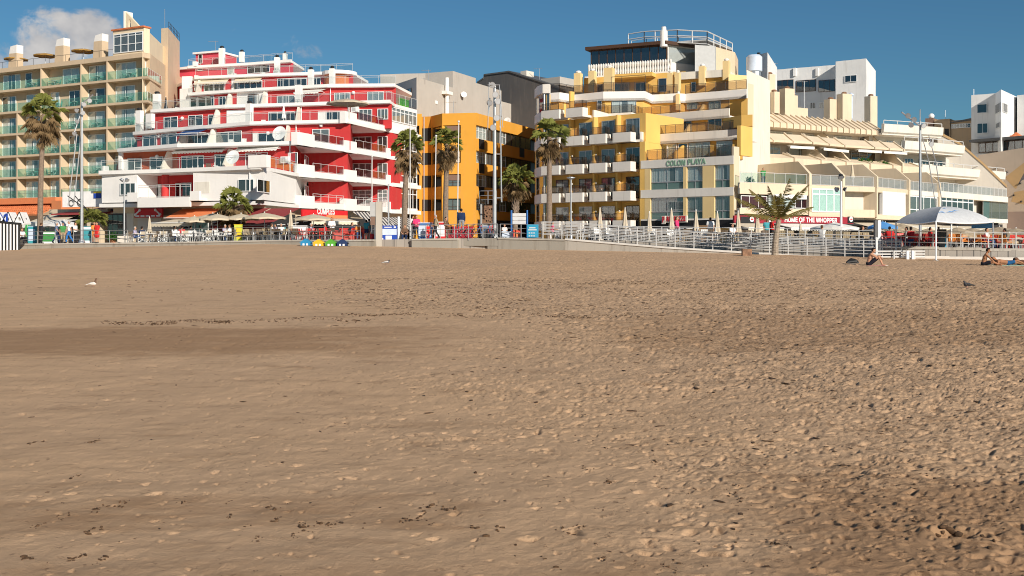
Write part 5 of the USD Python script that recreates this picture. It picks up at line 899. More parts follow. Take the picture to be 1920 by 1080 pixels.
# plant boxes and white roof railing
q2 = G2.q; kz = lambda px, py, Y: EYE + (HY - py) / F * Y
part(yel, 'plant_box', MB().prism([XY(1303, 124), XY(1342, 125), XY(1346, 129), XY(1306, 130)], zA, kz(1320, 84, 124)), 'grey_box'); part(yel, 'plant_box', MB().prism([XY(1342.5, 125), XY(1378, 128.5), XY(1384, 134), XY(1346, 134)], zA, kz(1345, 88, 125)), 'hotel_tower')
wr = [np.array([*XY(1178, 131), kz(1178, 87, 131)]), np.array([*XY(1208, 129.5), kz(1208, 82.5, 129.5)]), np.array([*XY(1270, 126.5), kz(1270, 80, 126.5)]), np.array([*XY(1326, 125), kz(1326, 83, 125)]), np.array([*XY(1373, 131.5), kz(1373, 104, 131.5)])]
rail_run(yel, wr, 1.5, 1.75, 'rail_white', None, (1.0, .55, .02), .07, 'roof_railing'); rail_run(yel, [w + np.array([1.0, 5.5, 0.2]) for w in wr[:4]], 1.5, 1.75, 'rail_white', None, (1.0, .55), .05, 'roof_railing')
part(yel, 'roof_deck', MB().prism([w[:2] for w in wr] + [XY(1376, 140), XY(1184, 140)], zl1 + .45, wr[2][2] - .02), 'grey_box')
c = XY(1244.5, 126); part(yel, 'roof_chimney', MB().lathe([(.45, -.5), (.45, 1.35), (.3, 1.4), (.28, 1.85), (0, 1.9)], (c[0], c[1], kz(1244, 80, 126)), 12), 'white_plaster')
# right-hand yellow pier and cream flank
e = XY(1377, 99.0); f = Fr(YF.q, XY(1411, 101.8))
part(yel, 'flank_wall', MB().fbox(f, f.u(1389), f.L, -.4, 0, f.z(1395, 292), f.z(1395, 236)), 'yellow_plaster'); part(yel, 'flank_wall', MB().prism([XY(1355, 105.5), XY(1390, 102.5), XY(1411, 102), XY(1411, 112), XY(1355, 115)], kz(1390, 238, 103), kz(1390, 217, 103)), 'yellow_plaster'); part(yel, 'flank_wall', MB().fprism(f, [(0.0, f.z(1380, 420)), (.0, f.z(1380, 275)), (-.3, f.z(1380, 275)), (-.3, f.z(1380, 420))], 0.01, f.u(1386)), 'cream_plaster')
def radial(name, a, Ya, b, Yb, dY, z0, z1, mat): part(yel, name, MB().prism([XY(a, Ya), XY(b, Yb), XY(b, Yb + dY), XY(a, Ya + dY)], z0, z1), mat)
radial('flank_block', 1400, 120, 1444, 128, 14, 8, kz(1402, 131, 120), 'cream_light'); radial('flank_block', 1366, 119, 1400, 120, 10, 12, kz(1385, 139, 119), 'yellow_pale'); radial('flank_pier', 1402, 112, 1413, 113, 3, 10, kz(1409, 156, 112), 'cream_plaster'); radial('flank_wall', 1386, 103.5, 1444, 113, 12, 1, kz(1400, 232, 104), 'cream_light')
t = thing('water_tank', 'pale cylindrical roof tank beside the white block behind the yellow hotel', 'water tank'); c = XY(1414, 128); part(t, 'tank', MB().lathe([(0, 0), (.95, 0), (.95, 1.7), (.7, 1.95), (0, 2.0)], (c[0], c[1], kz(1414, 134, 128)), 20), 'sign_pale', smooth=35); part(t, 'stand', MB().lathe([(.8, -4), (.8, 0)], (c[0], c[1], kz(1414, 134, 128) - .002), 12), 'steel')
# shop level under the balconies
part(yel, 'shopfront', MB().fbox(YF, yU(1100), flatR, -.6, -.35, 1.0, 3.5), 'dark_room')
part(yel, 'shopfront', MB().fbox(YF, yU(1313), yU(1336), -.34, .3, 1.2, 3.0), 'wood')
awning('bar_awning', 'long thin dark awning under the yellow hotel balconies', YF, (1152, 1312, 424), .1, 3.0, .35, 'dark_cloth', .12, scallop=False)
# ---------------------------------------------------------------- cream terraced building stepping down to the right
bei = thing('cream_terrace_building', 'cream terraced building with sloping ribbed parapets stepping back from the beach', 'building')
Fs = [Fr(XY(1386, 98.6), XY(1517, 103.0)), Fr(XY(1517, 103.0), XY(1580, 105.2)), Fr(XY(1580, 105.2), XY(1642, 107.4)), Fr(XY(1642, 107.4), XY(1703, 113.5)), Fr(XY(1703, 113.5), XY(1760, 120)), Fr(XY(1760, 120), XY(1890, 137))]
front = [f.p for f in Fs] + [Fs[-1].q]
zl = Fs[0].z(1500, 346)                                             # top of the first cream ledge
inn = offset_back(front, 1.2)
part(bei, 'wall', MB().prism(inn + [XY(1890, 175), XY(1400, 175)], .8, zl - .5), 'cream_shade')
part(bei, 'terrace_slab', MB().prism(front + [XY(1890, 175), XY(1400, 175)], zl - .52, zl - .15), 'cream_plaster')
zsec = [(365, 391, 402), (353, 398, 408), (357, 393, 408), (358, 403, 412), (366, 406, 414), (372, 408, 416)]
zg = 3.9
for i, f in enumerate(Fs):
    m = [1450, 1548, 1611, 1670, 1730, 1815][i]; za, zb2, zc = (f.z(m, y) for y in zsec[i])
    part(bei, 'parapet', MB().fbox(f, .05, f.L - .05, -.25, .03, zl - .5 if i else za, zl + (.0 if i < 5 else .2)), 'cream_plaster' if i < 4 else 'cream_light')
    part(bei, 'lower_band', MB().fbox(f, .05, f.L - .05, -.35, .02, zc, zb2), 'cream_plaster' if i < 4 else 'cream_light')
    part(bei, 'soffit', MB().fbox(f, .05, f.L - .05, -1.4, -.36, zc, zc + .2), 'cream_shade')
    rail_run(bei, [f.pt(.2, -.1, zl), f.pt(f.L - .2, -.1, zl)], 1.0 if i < 5 else 1.2, 1.5, 'rail_white', 'white_glass' if i else 'pane_teal', (1.0, .05), .035 if i > 4 else .025)
f = Fs[0]; u = f.u
win(f, bei, (1388, 367, 1437, 391), -.3, 3, 1, 'white_paint', 'purple_glass', 'grey'); win(f, bei, (1440, 367, 1488, 391), -.3, 2, 1, 'white_paint', 'pane', 'curtain_white'); win(f, bei, (1490, 367, 1513, 391), -.3, 2, 1, 'white_paint', 'purple_glass', 'dark')
part(bei, 'blind', MB().fbox(f, u(1450), u(1512), -.2, .05, f.z(1480, 373), f.z(1480, 365)), 'white_cloth')
win(Fs[1], bei, (1521, 354, 1576, 398), .0, 4, 1, 'white_paint', 'pane_teal', 'curtain_white', split=[.76], bar=.12)
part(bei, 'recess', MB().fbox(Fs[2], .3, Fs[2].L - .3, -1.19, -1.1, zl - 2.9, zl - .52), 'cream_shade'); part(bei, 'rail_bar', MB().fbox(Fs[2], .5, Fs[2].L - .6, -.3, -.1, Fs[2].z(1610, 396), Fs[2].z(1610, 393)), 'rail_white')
pxblock(bei, 'shutter', Fs[3], (1655, 360, 1698, 404), -.3, .04, 'pale_wall')
win(Fs[4], bei, (1704, 368, 1756, 406), -.1, 4, 1, 'white_paint', 'pane', 'grey', split=[.32], bar=.14); win(Fs[5], bei, (1762, 369, 1824, 398), -.1, 6, 1, 'white_paint', 'pane_dark', 'grey', split=[.68], bar=.16); win(Fs[5], bei, (1842, 375, 1888, 412), -.4, 3, 1, 'steel', 'pane_teal', 'grey', bar=.05)
# piers and party fins between the flats
for px, f in ((1517, Fs[1]), (1579.5, Fs[2]), (1642, Fs[3]), (1702.5, Fs[4]), (1759.5, Fs[5])):
    c = f.u(px); part(bei, 'pier', MB().fbox(f, c - .16, c + .16, -1.3, .18, zg, zl - .1), 'cream_plaster')
    part(bei, 'party_fin', MB().fprism(f, [(.2, zl - .098), (.2, zl + 1.05), (-1.3, zl + 2.35), (-9.5, zl + 2.35), (-9.5, zl - .098)], c - .16, c + .16), 'cream_plaster')
# rows of sloping parapets
def slope_row(name, pts, zb_, hv, hs, run, ribs, mat, floor=True, back=9.0):
    fr_list = [Fr(a, b) for a, b in zip(pts[:-1], pts[1:])]
    for f in fr_list:
        part(bei, name, MB().fprism(f, [(0, zb_), (0, zb_ + hv), (-run, zb_ + hv + hs), (-run - .3, zb_ + hv + hs), (-run - .3, zb_)], .0, f.L), mat)
        n = max(1, round(f.L / ribs))
        for k in range(n + 1): c = f.L * k / n; part(bei, 'rib', MB().fprism(f, [(.16, zb_ - .06), (.16, zb_ + hv + .04), (-run, zb_ + hv + hs + .2), (-run, zb_ + hv + hs + .003), (0.003, zb_ + hv + .003), (0.003, zb_ - .06)], c - .09, c + .09), mat)
    if floor: part(bei, 'terrace_slab', MB().prism(offset_back(pts, .02) + offset_back(pts, back)[::-1], zb_ + .02, zb_ + .25), mat)
    return fr_list
def E2(z, *p): return edge(z, *p)
zr3, zr2, zr1 = 9.6, 12.4, 15.2
r3 = E2(zr3, (1404, 311), (1490, 313), (1674, 325), (1726, 328)); r3b = E2(zr3, (1728, 329), (1790, 334), (1885, 341))
r2 = E2(zr2, (1412, 264), (1524, 270), (1584, 276), (1640, 279.5), (1694, 283)); r2b = E2(zr2, (1696, 284.5), (1750, 288), (1808, 293))
r1 = E2(zr1, (1425, 236), (1500, 242), (1560, 247), (1655, 254)); r1b = E2(zr1, (1657, 252), (1710, 255), (1768, 258.5))
for nm, pts, zt, back in (('upper_wall', r3, zl - .15, 3.0), ('upper_wall', r2, zr3 + .25, 3.0), ('upper_wall', r1, zr2 + .25, 3.0), ('upper_wall', r3b, zl - .15, 2.6), ('upper_wall', r2b, zr3 + .25, 2.6), ('upper_wall', r1b, zr2 + .25, 2.6)):
    zt2 = {id(r3): zr3, id(r2): zr2, id(r1): zr1, id(r3b): zr3, id(r2b): zr2, id(r1b): zr1}[id(pts)]
    part(bei, nm, MB().prism(offset_back(pts, back) + [XY(CX + F * pts[-1][0] / pts[-1][1], 168), XY(CX + F * pts[0][0] / pts[0][1], 168)], zt, zt2 + .02), 'cream_light')
F3 = slope_row('sloping_parapet', r3, zr3, .95, .55, 1.6, 5.2, 'cream_plaster'); F2 = slope_row('sloping_parapet', r2, zr2, .12, 1.0, 1.5, 3.4, 'cream_plaster'); F1 = slope_row('sloping_parapet', r1, zr1, .55, 1.35, 2.4, 1.05, 'cream_plaster')
for pts, z_ in ((r3b, zr3), (r2b, zr2), (r1b, zr1)):
    for f in [Fr(a, b) for a, b in zip(pts[:-1], pts[1:])]:
        part(bei, 'white_parapet', MB().fprism(f, [(0, z_ + .35), (.12, z_ + 1.35), (-.35, z_ + 1.45), (-.5, z_)], 0, f.L), 'cream_light')
        rail_run(bei, [f.pt(.1, -.1, z_ + 1.4), f.pt(f.L - .1, -.1, z_ + 1.4)], .45, 2.4, 'rail_white', None, (1.0,), .05)
    part(bei, 'terrace_slab', MB().prism(offset_back(pts, .3) + offset_back(pts, 9)[::-1], z_ + .02, z_ + .25), 'cream_light')
def W3(frs, px):
    for f in frs:
        if -.3 <= f.u(px) <= f.L + .3: return f
    return frs[-1]
def deep(frs, d): return [Fr(f.p - f.n * d, f.q - f.n * d) for f in frs]
D3, D2, D1 = deep(F3, 2.95), deep(F2, 2.95), deep(F1, 2.95)
for frs, a, b, n, zb_, zt, bk, pn in ((D3, 1428, 1470, 5, zl - .1, zr3 - .15, 'curtain_white', 'pane_teal'), (D3, 1416, 1426, 1, zl - .1, zr3 - .15, 'dark', 'pane_dark'), (D3, 1474, 1497, 1, zl - .1, zr3 - .15, 'dark', 'pane_dark'), (D3, 1522, 1548, 3, zl - .1, zr3 - .15, 'curtain_grey', 'pane_dark'), (D3, 1586, 1608, 3, zl - .1, zr3 - .15, 'grey', 'pane_dark'), (D3, 1705, 1718, 2, zl - .1, zr3 - .15, 'grey', 'pane_dark'),
    (D2, 1478, 1520, 2, zr3 + .5, zr2 - .1, 'curtain_white', 'pane'), (D2, 1436, 1462, 2, zr3 + .5, zr2 - .1, 'curtain_white', 'pane'), (D2, 1549, 1578, 3, zr3 + .5, zr2 - .1, 'grey', 'pane'), (D2, 1595, 1640, 3, zr3 + .5, zr2 - .1, 'dark', 'pane_dark'), (D1, 1443, 1484, 4, zr2 + .5, zr1 - .1, 'curtain_white', 'pane'), (D1, 1502, 1542, 4, zr2 + .5, zr1 - .1, 'curtain_white', 'pane'), (D1, 1564, 1596, 3, zr2 + .5, zr1 - .1, 'curtain_white', 'pane'), (D1, 1610, 1646, 3, zr2 + .5, zr1 - .1, 'grey', 'pane')):
    f = W3(frs, (a + b) / 2); win(f, bei, None, .02, n, 1, 'white_paint', pn, bk, uz=(f.u(a), f.u(b), zb_, zt))
for frs, pxs, z0, z1 in ((F2, (1545, 1590), zr3 + .25, zr2), (F2, (1690,), zr3 + .25, zr2), (F1, (1562, 1655), zr2 + .25, zr1)):
    for px in pxs: f = W3(frs, px); c = f.u(px); part(bei, 'party_fin', MB().fprism(f, [(.3, z0), (.3, z0 + 1.0), (-1.5, z1 - .02), (-2.9, z1 - .02), (-2.9, z0)], c - .15, c + .15), 'cream_plaster')
Dw = [Fr(a - Fr(a, b).n * 2.55, b - Fr(a, b).n * 2.55) for pts in (r3b, r2b, r1b) for a, b in zip(pts[:-1], pts[1:])]
for i, (zb_, zt) in enumerate(((zl, zr3), (zl, zr3), (zr3 + .9, zr2), (zr3 + .9, zr2), (zr2 + .9, zr1), (zr2 + .9, zr1))):
    f = Dw[i]
    for k in range(2): win(f, bei, None, .03, 3, 1, 'white_paint', 'pane_dark', 'grey', uz=(f.L * (.12 + .45 * k), f.L * (.42 + .45 * k), zb_ + .1, zt - .5))
# sloping end wall on the right
e0, e1 = XY(1768, 141), XY(1892, 138); ef = Fr(e0, e1)
prof = [(ef.u(1757), ef.z(1757, 246)), (ef.u(1800), ef.z(1800, 268)), (ef.u(1845), ef.z(1845, 307)), (ef.u(1890), ef.z(1890, 350)), (ef.u(1890), 1.0), (ef.u(1768), 1.0)]
tt = trimesh.creation.extrude_polygon(Polygon([(a, b) for a, b in prof]), .6, engine='earcut'); part(bei, 'end_wall', MB().raw(np.array([ef.pt(a, -3.0 - c, e) for a, e, c in tt.vertices]), tt.faces), 'cream_shade')
b = MB()
for (a, e), (a2, e2) in zip(prof[:3], prof[1:4]): b.hexa([ef.pt(a, -2.9, e), ef.pt(a2, -2.9, e2), ef.pt(a2, -3.7, e2), ef.pt(a, -3.7, e), ef.pt(a, -2.9, e + .35), ef.pt(a2, -2.9, e2 + .35), ef.pt(a2, -3.7, e2 + .35), ef.pt(a, -3.7, e + .35)])
part(bei, 'end_coping', b, 'mural_tan')
# chimneys and roof block
CF = Fr(XY(1430, 136), XY(1660, 146))
for rc, mt, w in (((1443, 139, 1454, 195), 'cream_plaster', 0), ((1452, 172, 1462, 212), 'cream_plaster', 2), ((1472, 166, 1490, 222), 'cream_plaster', 2), ((1487, 179, 1496, 222), 'cream_plaster', 1), ((1556, 186, 1570, 230), 'cream_plaster', 0), ((1580, 176, 1597, 238), 'cream_plaster', 1), ((1632, 180, 1645, 245), 'cream_plaster', 0)): chimney(bei, CF, rc, w, 1.1, mt, cap='rust')
part(bei, 'chimney', MB().lathe([(.22, 0), (.22, 3), (.4, 3.1), (.4, 3.25), (.1, 3.5)], CF.pt(CF.u(1601), -.5, CF.z(1601, 222)), 12), 'sign_pale'); part(bei, 'roof_block', MB().fbox(CF, CF.u(1432), CF.u(1520), -3, -.5, 10, CF.z(1475, 199)), 'cream_plaster')
antenna('antenna', 'aerial with many rods above the ribbed cream roof', CF.pt(CF.u(1518), -1, CF.z(1518, 210)), 4.2, 1)
# awnings and furniture
for frs, a, b, y, lb in ((F3, 1521, 1562, 311, 'beige scalloped awning left on a cream terrace'), (F3, 1580, 1620, 315, 'beige awning right of it on a cream terrace')): awning('terrace_awning', lb, W3(frs, (a + b) / 2), (a, b, y), -1.5, .9, .5, 'awning_cream', .2)
for frs, a, b, y, lb in ((F2, 1475, 1520, 274, 'rolled white blind on the left upper cream terrace'), (F2, 1536, 1583, 279, 'rolled white blind on the middle upper cream terrace'), (F2, 1602, 1646, 281, 'rolled white blind on the right upper cream terrace'), (F2, 1650, 1693, 284, 'white awning at the end of the upper cream terrace')): awning('terrace_awning', lb, W3(frs, (a + b) / 2), (a, b, y), -.4, .2, .12, 'awning_white', .3, scallop=False)
f = Fs[2]; closed_parasol('folded_parasol', 'folded beige parasol on a cream terrace', f.pt(f.u(1601, -1), -1.2, zl), 'parasol_beige', 2.3)
def bush(name, label, loc, r, n, seed, mat='plant_green', group=None):
    rr = np.random.default_rng(seed); b = MB(); 
    for i in range(n):
        d = rr.normal(size=3); d /= np.linalg.norm(d); p = d * r * rr.random() ** .4 * np.array([1, 1, .8]) + np.array([0, 0, r * .8]); s = r * (.16 + .14 * rr.random()); a = rr.normal(size=3); a /= np.linalg.norm(a); c = np.cross(a, d); b.raw([p - a * s, p + c * s * .5, p + a * s, p - c * s * .5], [[0, 1, 2, 3]])
    t = thing(name, label, 'plant', loc, group=group); part(t, 'foliage', b, mat); part(t, 'pot', MB().lathe([(r * .35, -.0), (r * .45, r * .5), (0, r * .5)], n=10), 'pot'); return t
for i, (px, fr_, r, lb) in enumerate(((1406, Fs[0], .5, 'potted bush behind the first cream terrace glass'),)): bush('potted_bush', lb, fr_.pt(fr_.u(px, -1), -1.0, zl - .1), r, 160, i)
for i, px in enumerate((1608, 1622, 1652)): f = W3(F2, px); bush('potted_bush', ['left', 'middle', 'right'][i] + ' dark bush on the upper right cream terrace', f.pt(f.u(px, -1), -.8, zr3 + .3), .9, 170, 20 + i)
# burger restaurant band and shopfronts at the foot
sf = Fr(Fs[0].pt(0, .25, 0)[:2], Fs[1].pt(Fs[1].L, .25, 0)[:2]); zS = lambda y, px: sf.z(px, y)
t = thing('restaurant_sign', 'long dark red fascia reading HOME OF THE WHOPPER with white letters', 'sign')
part(t, 'panel', MB().fbox(sf, sf.u(1377), sf.u(1600), -.2, 0, zS(418.5, 1480), zS(405.5, 1480)), 'sign_maroon'); part(t, 'dark_panel', MB().fbox(sf, sf.u(1388), sf.u(1414), .002, .03, zS(418, 1400), zS(406, 1400)), 'black'); part(t, 'dark_panel', MB().fbox(sf, sf.u(1589), sf.u(1600), .002, .03, zS(418.3, 1594), zS(406, 1594)), 'black')
u0 = sf.u(1470); text_part(t, sf, 'HOME OF THE WHOPPER', u0, zS(416.5, 1520), .01, .42, 'sign_white', sf.u(1569) - u0)
for px in (1409, 1443, 1595): c = sf.pt(sf.u(px), .04, zS(411, px)); v, fc = MB().lathe([(0, 0), (.26, 0), (.26, .03), (0, .05)], n=18).data(); part(t, 'round_emblem', MB().raw(np.array([c + a * np.array([*sf.d, 0]) + b_ * np.array([0, 0, 1.0]) + c_ * np.array([*sf.n, 0]) for a, b_, c_ in v]), fc), 'sign_white'); part(t, 'emblem_bar', MB().fbox(sf, sf.u(px) - .15, sf.u(px) + .15, .1, .11, zS(411, px) - .06, zS(411, px) + .06), 'sign_red')
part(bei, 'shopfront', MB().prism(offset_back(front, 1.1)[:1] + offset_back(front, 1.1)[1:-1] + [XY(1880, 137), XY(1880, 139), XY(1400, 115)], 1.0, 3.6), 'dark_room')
awning('cafe_awning', 'grey scalloped awning at the left end of the burger restaurant', sf, (1368, 1434, 419), .1, 2.6, .45, 'awning_cream', .3); awning('cafe_awning', 'cream scalloped awning over the burger terrace behind the coconut palm', sf, (1450, 1562, 420), .1, 2.4, .4, 'awning_white', .25); awning('cafe_awning', 'beige awning right of the burger restaurant fascia', Fs[2], (1600, 1640, 418), -.5, 2.4, .6, 'awning_cream', .12)
for k, (a, b) in enumerate(((1650, 1700), (1703, 1757), (1762, 1822), (1824, 1884))): awning('cafe_awning', ['first', 'second', 'third', 'last'][k] + ' from the left of the cream awnings behind the beach tent', Fs[min(3 + k, 5)], (a, b, 418 + 3 * k), .0, 3.0, .5, 'awning_cream', .3)
# ---------------------------------------------------------------- white block behind
wb = thing('white_block', 'white modern block with a tall windowed tower behind the cream terraces', 'building')
w1 = Fr(XY(1440, 160), XY(1567, 155)); w2 = Fr(XY(1567, 151.5), XY(1624, 149)); w3_ = Fr(XY(1624, 149), XY(1642, 160))
part(wb, 'wall', MB().prism([w1.p, w1.q, XY(1567, 170), XY(1440, 172)], 5, w1.z(1500, 127)), 'pale_wall'); part(wb, 'tower', MB().prism([w2.p, w2.q, w3_.q, XY(1640, 172), XY(1562, 172)], 5, w2.z(1600, 112)), 'pale_wall')
for a, b in ((1456, 1488), (1493, 1530), (1535, 1566)): win(w1, wb, (a, 150, b, 172), .02, 3, 1, 'brown_metal', 'pane_dark', 'dark')
for a, b, y0, y1 in ((1519, 1529, 192, 204), (1536, 1553, 191, 203)): win(w1, wb, (a, y0, b, y1), .02, 2, 1, 'white_paint', 'pane_dark', 'dark')
win(w2, wb, (1584, 141, 1607, 154), .02, 2, 1, 'white_paint', 'pane_dark', 'dark')
for a in (1488, 1530): part(wb, 'pilaster', MB().fbox(w1, w1.u(a), w1.u(a + 5), 0, .3, w1.z(a, 143), w1.z(a, 128)), 'pale_wall')
w4 = Fr(XY(1400, 140), XY(1439, 136)); part(wb, 'roof_block', MB().prism([w4.p, w4.q, XY(1457, 148), XY(1410, 155)], 10, w4.z(1420, 103)), 'pale_wall')
part(wb, 'pipe', MB().tube(np.array([*XY(1422, 137), 20]), np.array([*XY(1422.5, 137), w4.z(1420, 101)]), .22), 'black')
antenna('antenna', 'little aerial on the white block roof', np.array([*XY(1453, 150), w4.z(1420, 118)]), 2.0, 1)
# ---------------------------------------------------------------- far right buildings
kz2 = lambda py, Y: EYE + (HY - py) / F * Y
bb = thing('brown_building', 'old brown building with a rusty door and roof shed at the far right', 'building'); bf = Fr(XY(1738, 172), XY(1822, 168))
part(bb, 'wall', MB().fbox(bf, bf.u(1752), bf.u(1822), -8, 0, 5, bf.z(1785, 226)), 'brown_wall'); part(bb, 'wall', MB().fbox(bf, bf.u(1753), bf.u(1782), -6, .3, 5, bf.z(1765, 224)), 'brown_wall'); part(bb, 'stack', MB().fbox(bf, bf.u(1736), bf.u(1751), -2, .4, 5, bf.z(1743, 222)), 'shutter_brown'); part(bb, 'tank', MB().sphere(bf.pt(bf.u(1744), -.8, bf.z(1744, 217)), .45, 2), 'plastic_white', smooth=True)
part(bb, 'door', MB().fbox(bf, bf.u(1772), bf.u(1780), .29, .36, bf.z(1776, 257), bf.z(1776, 242)), 'dark_room')
win(bf, bb, (1784, 232, 1820, 240), .02, 7, 1, 'white_paint', 'pane_dark', 'dark'); part(bb, 'shed_roof', MB().hexa([bf.pt(bf.u(1782), .3, bf.z(1800, 230)), bf.pt(bf.u(1821), .3, bf.z(1800, 227)), bf.pt(bf.u(1821), -6, bf.z(1800, 227)), bf.pt(bf.u(1782), -6, bf.z(1800, 230)), bf.pt(bf.u(1782), .3, bf.z(1800, 229)), bf.pt(bf.u(1821), .3, bf.z(1800, 223)), bf.pt(bf.u(1821), -6, bf.z(1800, 223)), bf.pt(bf.u(1782), -6, bf.z(1800, 229))]), 'dark_grey')
antenna('antenna', 'bare mast on the old brown building', bf.pt(bf.u(1769), -1, bf.z(1769, 224)), 1.6); antenna('antenna', 'thin mast on the far right white house', np.array([*XY(1826, 162), kz2(178, 162)]), .9)
fw = thing('white_house', 'white house with dark square windows at the right edge', 'building'); h1 = Fr(XY(1821, 161), XY(1866, 159)); h2 = Fr(XY(1866, 159), XY(1877, 155)); h3 = Fr(XY(1877, 155), XY(1907, 163)); h4 = Fr(XY(1907, 161), XY(1990, 157))
part(fw, 'wall', MB().prism([h1.p, h1.q, h2.q, h3.q, XY(1907, 175), XY(1821, 175)], 5, h1.z(1840, 177)), 'pale_wall'); part(fw, 'wall', MB().prism([h4.p, h4.q, XY(1990, 178), XY(1907, 178)], 5, h4.z(1915, 178)), 'pale_wall')
for f, rc, n in ((h1, (1832, 195, 1851, 212), 1), (h1, (1832, 231, 1852, 250), 2), (h2, (1867, 194, 1876, 212), 1), (h3, (1880, 194, 1888, 211), 1), (h2, (1868, 230, 1875, 240), 1)): win(f, fw, rc, .02, n, 1, 'white_paint', 'pane_dark', 'dark')
dk = thing('roof_bar', 'dark roofed glazed rooftop bar above the mural wall', 'building'); k1 = Fr(XY(1828, 160), XY(1990, 150)); part(dk, 'floor', MB().fbox(k1, 0, k1.L, -6, 0, 1, k1.z(1850, 288)), 'pale_wall'); win(k1, dk, None, .0, 11, 1, 'brown_metal', 'pane_dark', 'dark', uz=(.6, k1.L, k1.z(1850, 286), k1.z(1850, 267)), bar=.12); part(dk, 'roof', MB().fbox(k1, -.3, k1.L, -7, 1.2, k1.z(1850, 266), k1.z(1850, 261)), 'dark_grey'); part(dk, 'vent', MB().lathe([(.8, 0), (.8, .7), (1.1, .75), (.1, 1.5)], k1.pt(k1.u(1880), -4, k1.z(1880, 264)), 8), 'terracotta')
mw = thing('mural_building', 'taupe house with large angular tan and dark shapes painted on its wall', 'building'); m1 = Fr(XY(1834, 153), XY(2050, 143))
pr = [(m1.u(1834), 1.0), (m1.u(2050), 1.0), (m1.u(2050), m1.z(1990, 262)), (m1.u(1900), m1.z(1900, 280)), (m1.u(1834), m1.z(1834, 291))]
tt = trimesh.creation.extrude_polygon(Polygon(pr), 9, engine='earcut'); part(mw, 'wall', MB().raw(np.array([m1.pt(a, -c, e) for a, e, c in tt.vertices]), tt.faces), 'mural_beige')
def shape(px, mat, w): q = [(m1.u(x), m1.z(x, y)) for x, y in px]; pg = Polygon(q); pg = pg.buffer(0); v2, f2 = trimesh.creation.triangulate_polygon(pg, engine='earcut'); part(mw, 'painted_shape', MB().raw([m1.pt(a, w, b) for a, b in v2], f2), mat)
shape([(1920, 305), (1884, 333), (1902, 352), (1905, 354), (1920, 325)], 'mural_tan', .012); shape([(1935, 296), (1907, 349), (1916, 338), (1940, 330)], 'mural_dark', .016); shape([(1902, 360), (1896, 378), (1960, 392), (1960, 350)], 'mural_tan', .012); part(mw, 'plinth', MB().fbox(m1, m1.u(1888), m1.L, -.1, .1, 1, m1.z(1905, 397)), 'taupe')
for px, py in ((1869, 315), (1888, 323), (1885, 333), (1901, 366), (1915, 378), (1913, 344)): part(mw, 'wall_lamp', MB().sphere(m1.pt(m1.u(px), .1, m1.z(px, py)), .14, 1), 'black')
# ---------------------------------------------------------------- promenade rails, ramp
gY = lambda px, off=0.0: float(np.interp(px, WPX, WYD)) + off
gP = lambda px, off=0.0: np.array([*XY(px, gY(px, off)), zprom(XY(px, gY(px))[0])])     # a point of the promenade
def prom_rail(label, px0, px1, h, mat, bars, off=.25, step=24, group=None, zf=None, r=.024):
    t = thing('promenade_railing', label, 'railing'); n = max(1, round((px1 - px0) / step)); pxs = [px0 + (px1 - px0) * i / n for i in range(n + 1)]; b = MB()
    pts = [np.array([*XY(p, gY(p, off)), (zf(p) if zf else zprom(XY(p, gY(p))[0]))]) for p in pxs]
    for p in pts: part(t, 'post', MB().tube(p - [0, 0, .15], p + [0, 0, h], .03, n=6), mat)
    for k in bars: part(t, 'rail', MB().path([p + np.array([0, 0, h * k]) for p in pts], r, 6), mat)
    return t
prom_rail('dark metal railing along the left promenade below the red building', -400, 676, 1.0, 'rail_grey', (1.0, .66, .33), step=34)
prom_rail('grey railing between the flagpoles in front of the bicycles', 772, 932, 1.0, 'steel', (1.0, .66, .33), step=28)
prom_rail('pale railing on the high wall beside the blue banner', 938, 1016, .98, 'steel', (1.0, .72, .38, .08), step=38)
for off, lb, zz in ((.12, 'front white handrail of the sloping ramp', lambda p: RAMPZ(p) + .02), (1.9, 'rear white handrail of the sloping ramp', lambda p: RAMPZ(p) + .12)):
    prom_rail(lb, 1018, 1690, 1.02, 'rail_white', (1.0, .8, .6, .4, .2), off, 36, zf=zz, r=.024)
prom_rail('level white railing behind the ramp in front of the closed parasols', 1140, 1644, 1.0, 'rail_white', (1.0, .68, .36), 2.7, 33, zf=lambda p: float(pt(p)), r=.025)
prom_rail('long white railing on the grey wall behind the beach tent', 1646, 2500, 1.0, 'rail_white', (1.0, .66, .33), .55, 26, zf=lambda p: float(pt(p)), r=.025)
t = thing('beach_ramp', 'concrete ramp descending to the right behind its white handrails', 'ramp'); b = MB()
px_ = np.linspace(1018, 1690, 18)
for a, e in zip(px_[:-1], px_[1:]):
    f = Fr(XY(a, gY(a, .4)), XY(e, gY(e, .4))); z0, z1 = RAMPZ(a) - .1, RAMPZ(e) - .1
    b.hexa([f.pt(0, 0, -.5), f.pt(f.L, 0, -.5), f.pt(f.L, -1.9, -.5), f.pt(0, -1.9, -.5), f.pt(0, 0, z0), f.pt(f.L, 0, z1), f.pt(f.L, -1.9, z1), f.pt(0, -1.9, z0)])
part(t, 'deck', b, 'concrete_pale')
t = thing('drain_box', 'small dark square box at the foot of the ramp wall', 'box'); p = sandpos(1400, 479.5); part(t, 'box', MB().box(-.28, .28, -.2, .2, -.1, .42).moved(None, p), 'rust'); part(t, 'lid', MB().box(-.3, .3, -.22, .22, .421, .45).moved(None, p), 'dark_grey')
t = thing('boat_rack', 'low white rack of pipes beside the ramp foot', 'rack'); p = sandpos(1690, 486); b = MB()
for k, z_ in enumerate((.12, .28, .45)): b.tube(p + np.array([-1.6, .3, z_]), p + np.array([1.7, .9, z_]), .05, n=6)
for x in (-1.5, -.3, .9): b.tube(p + np.array([x, .35, -.2]), p + np.array([x, .35, .5]), .05, n=6)
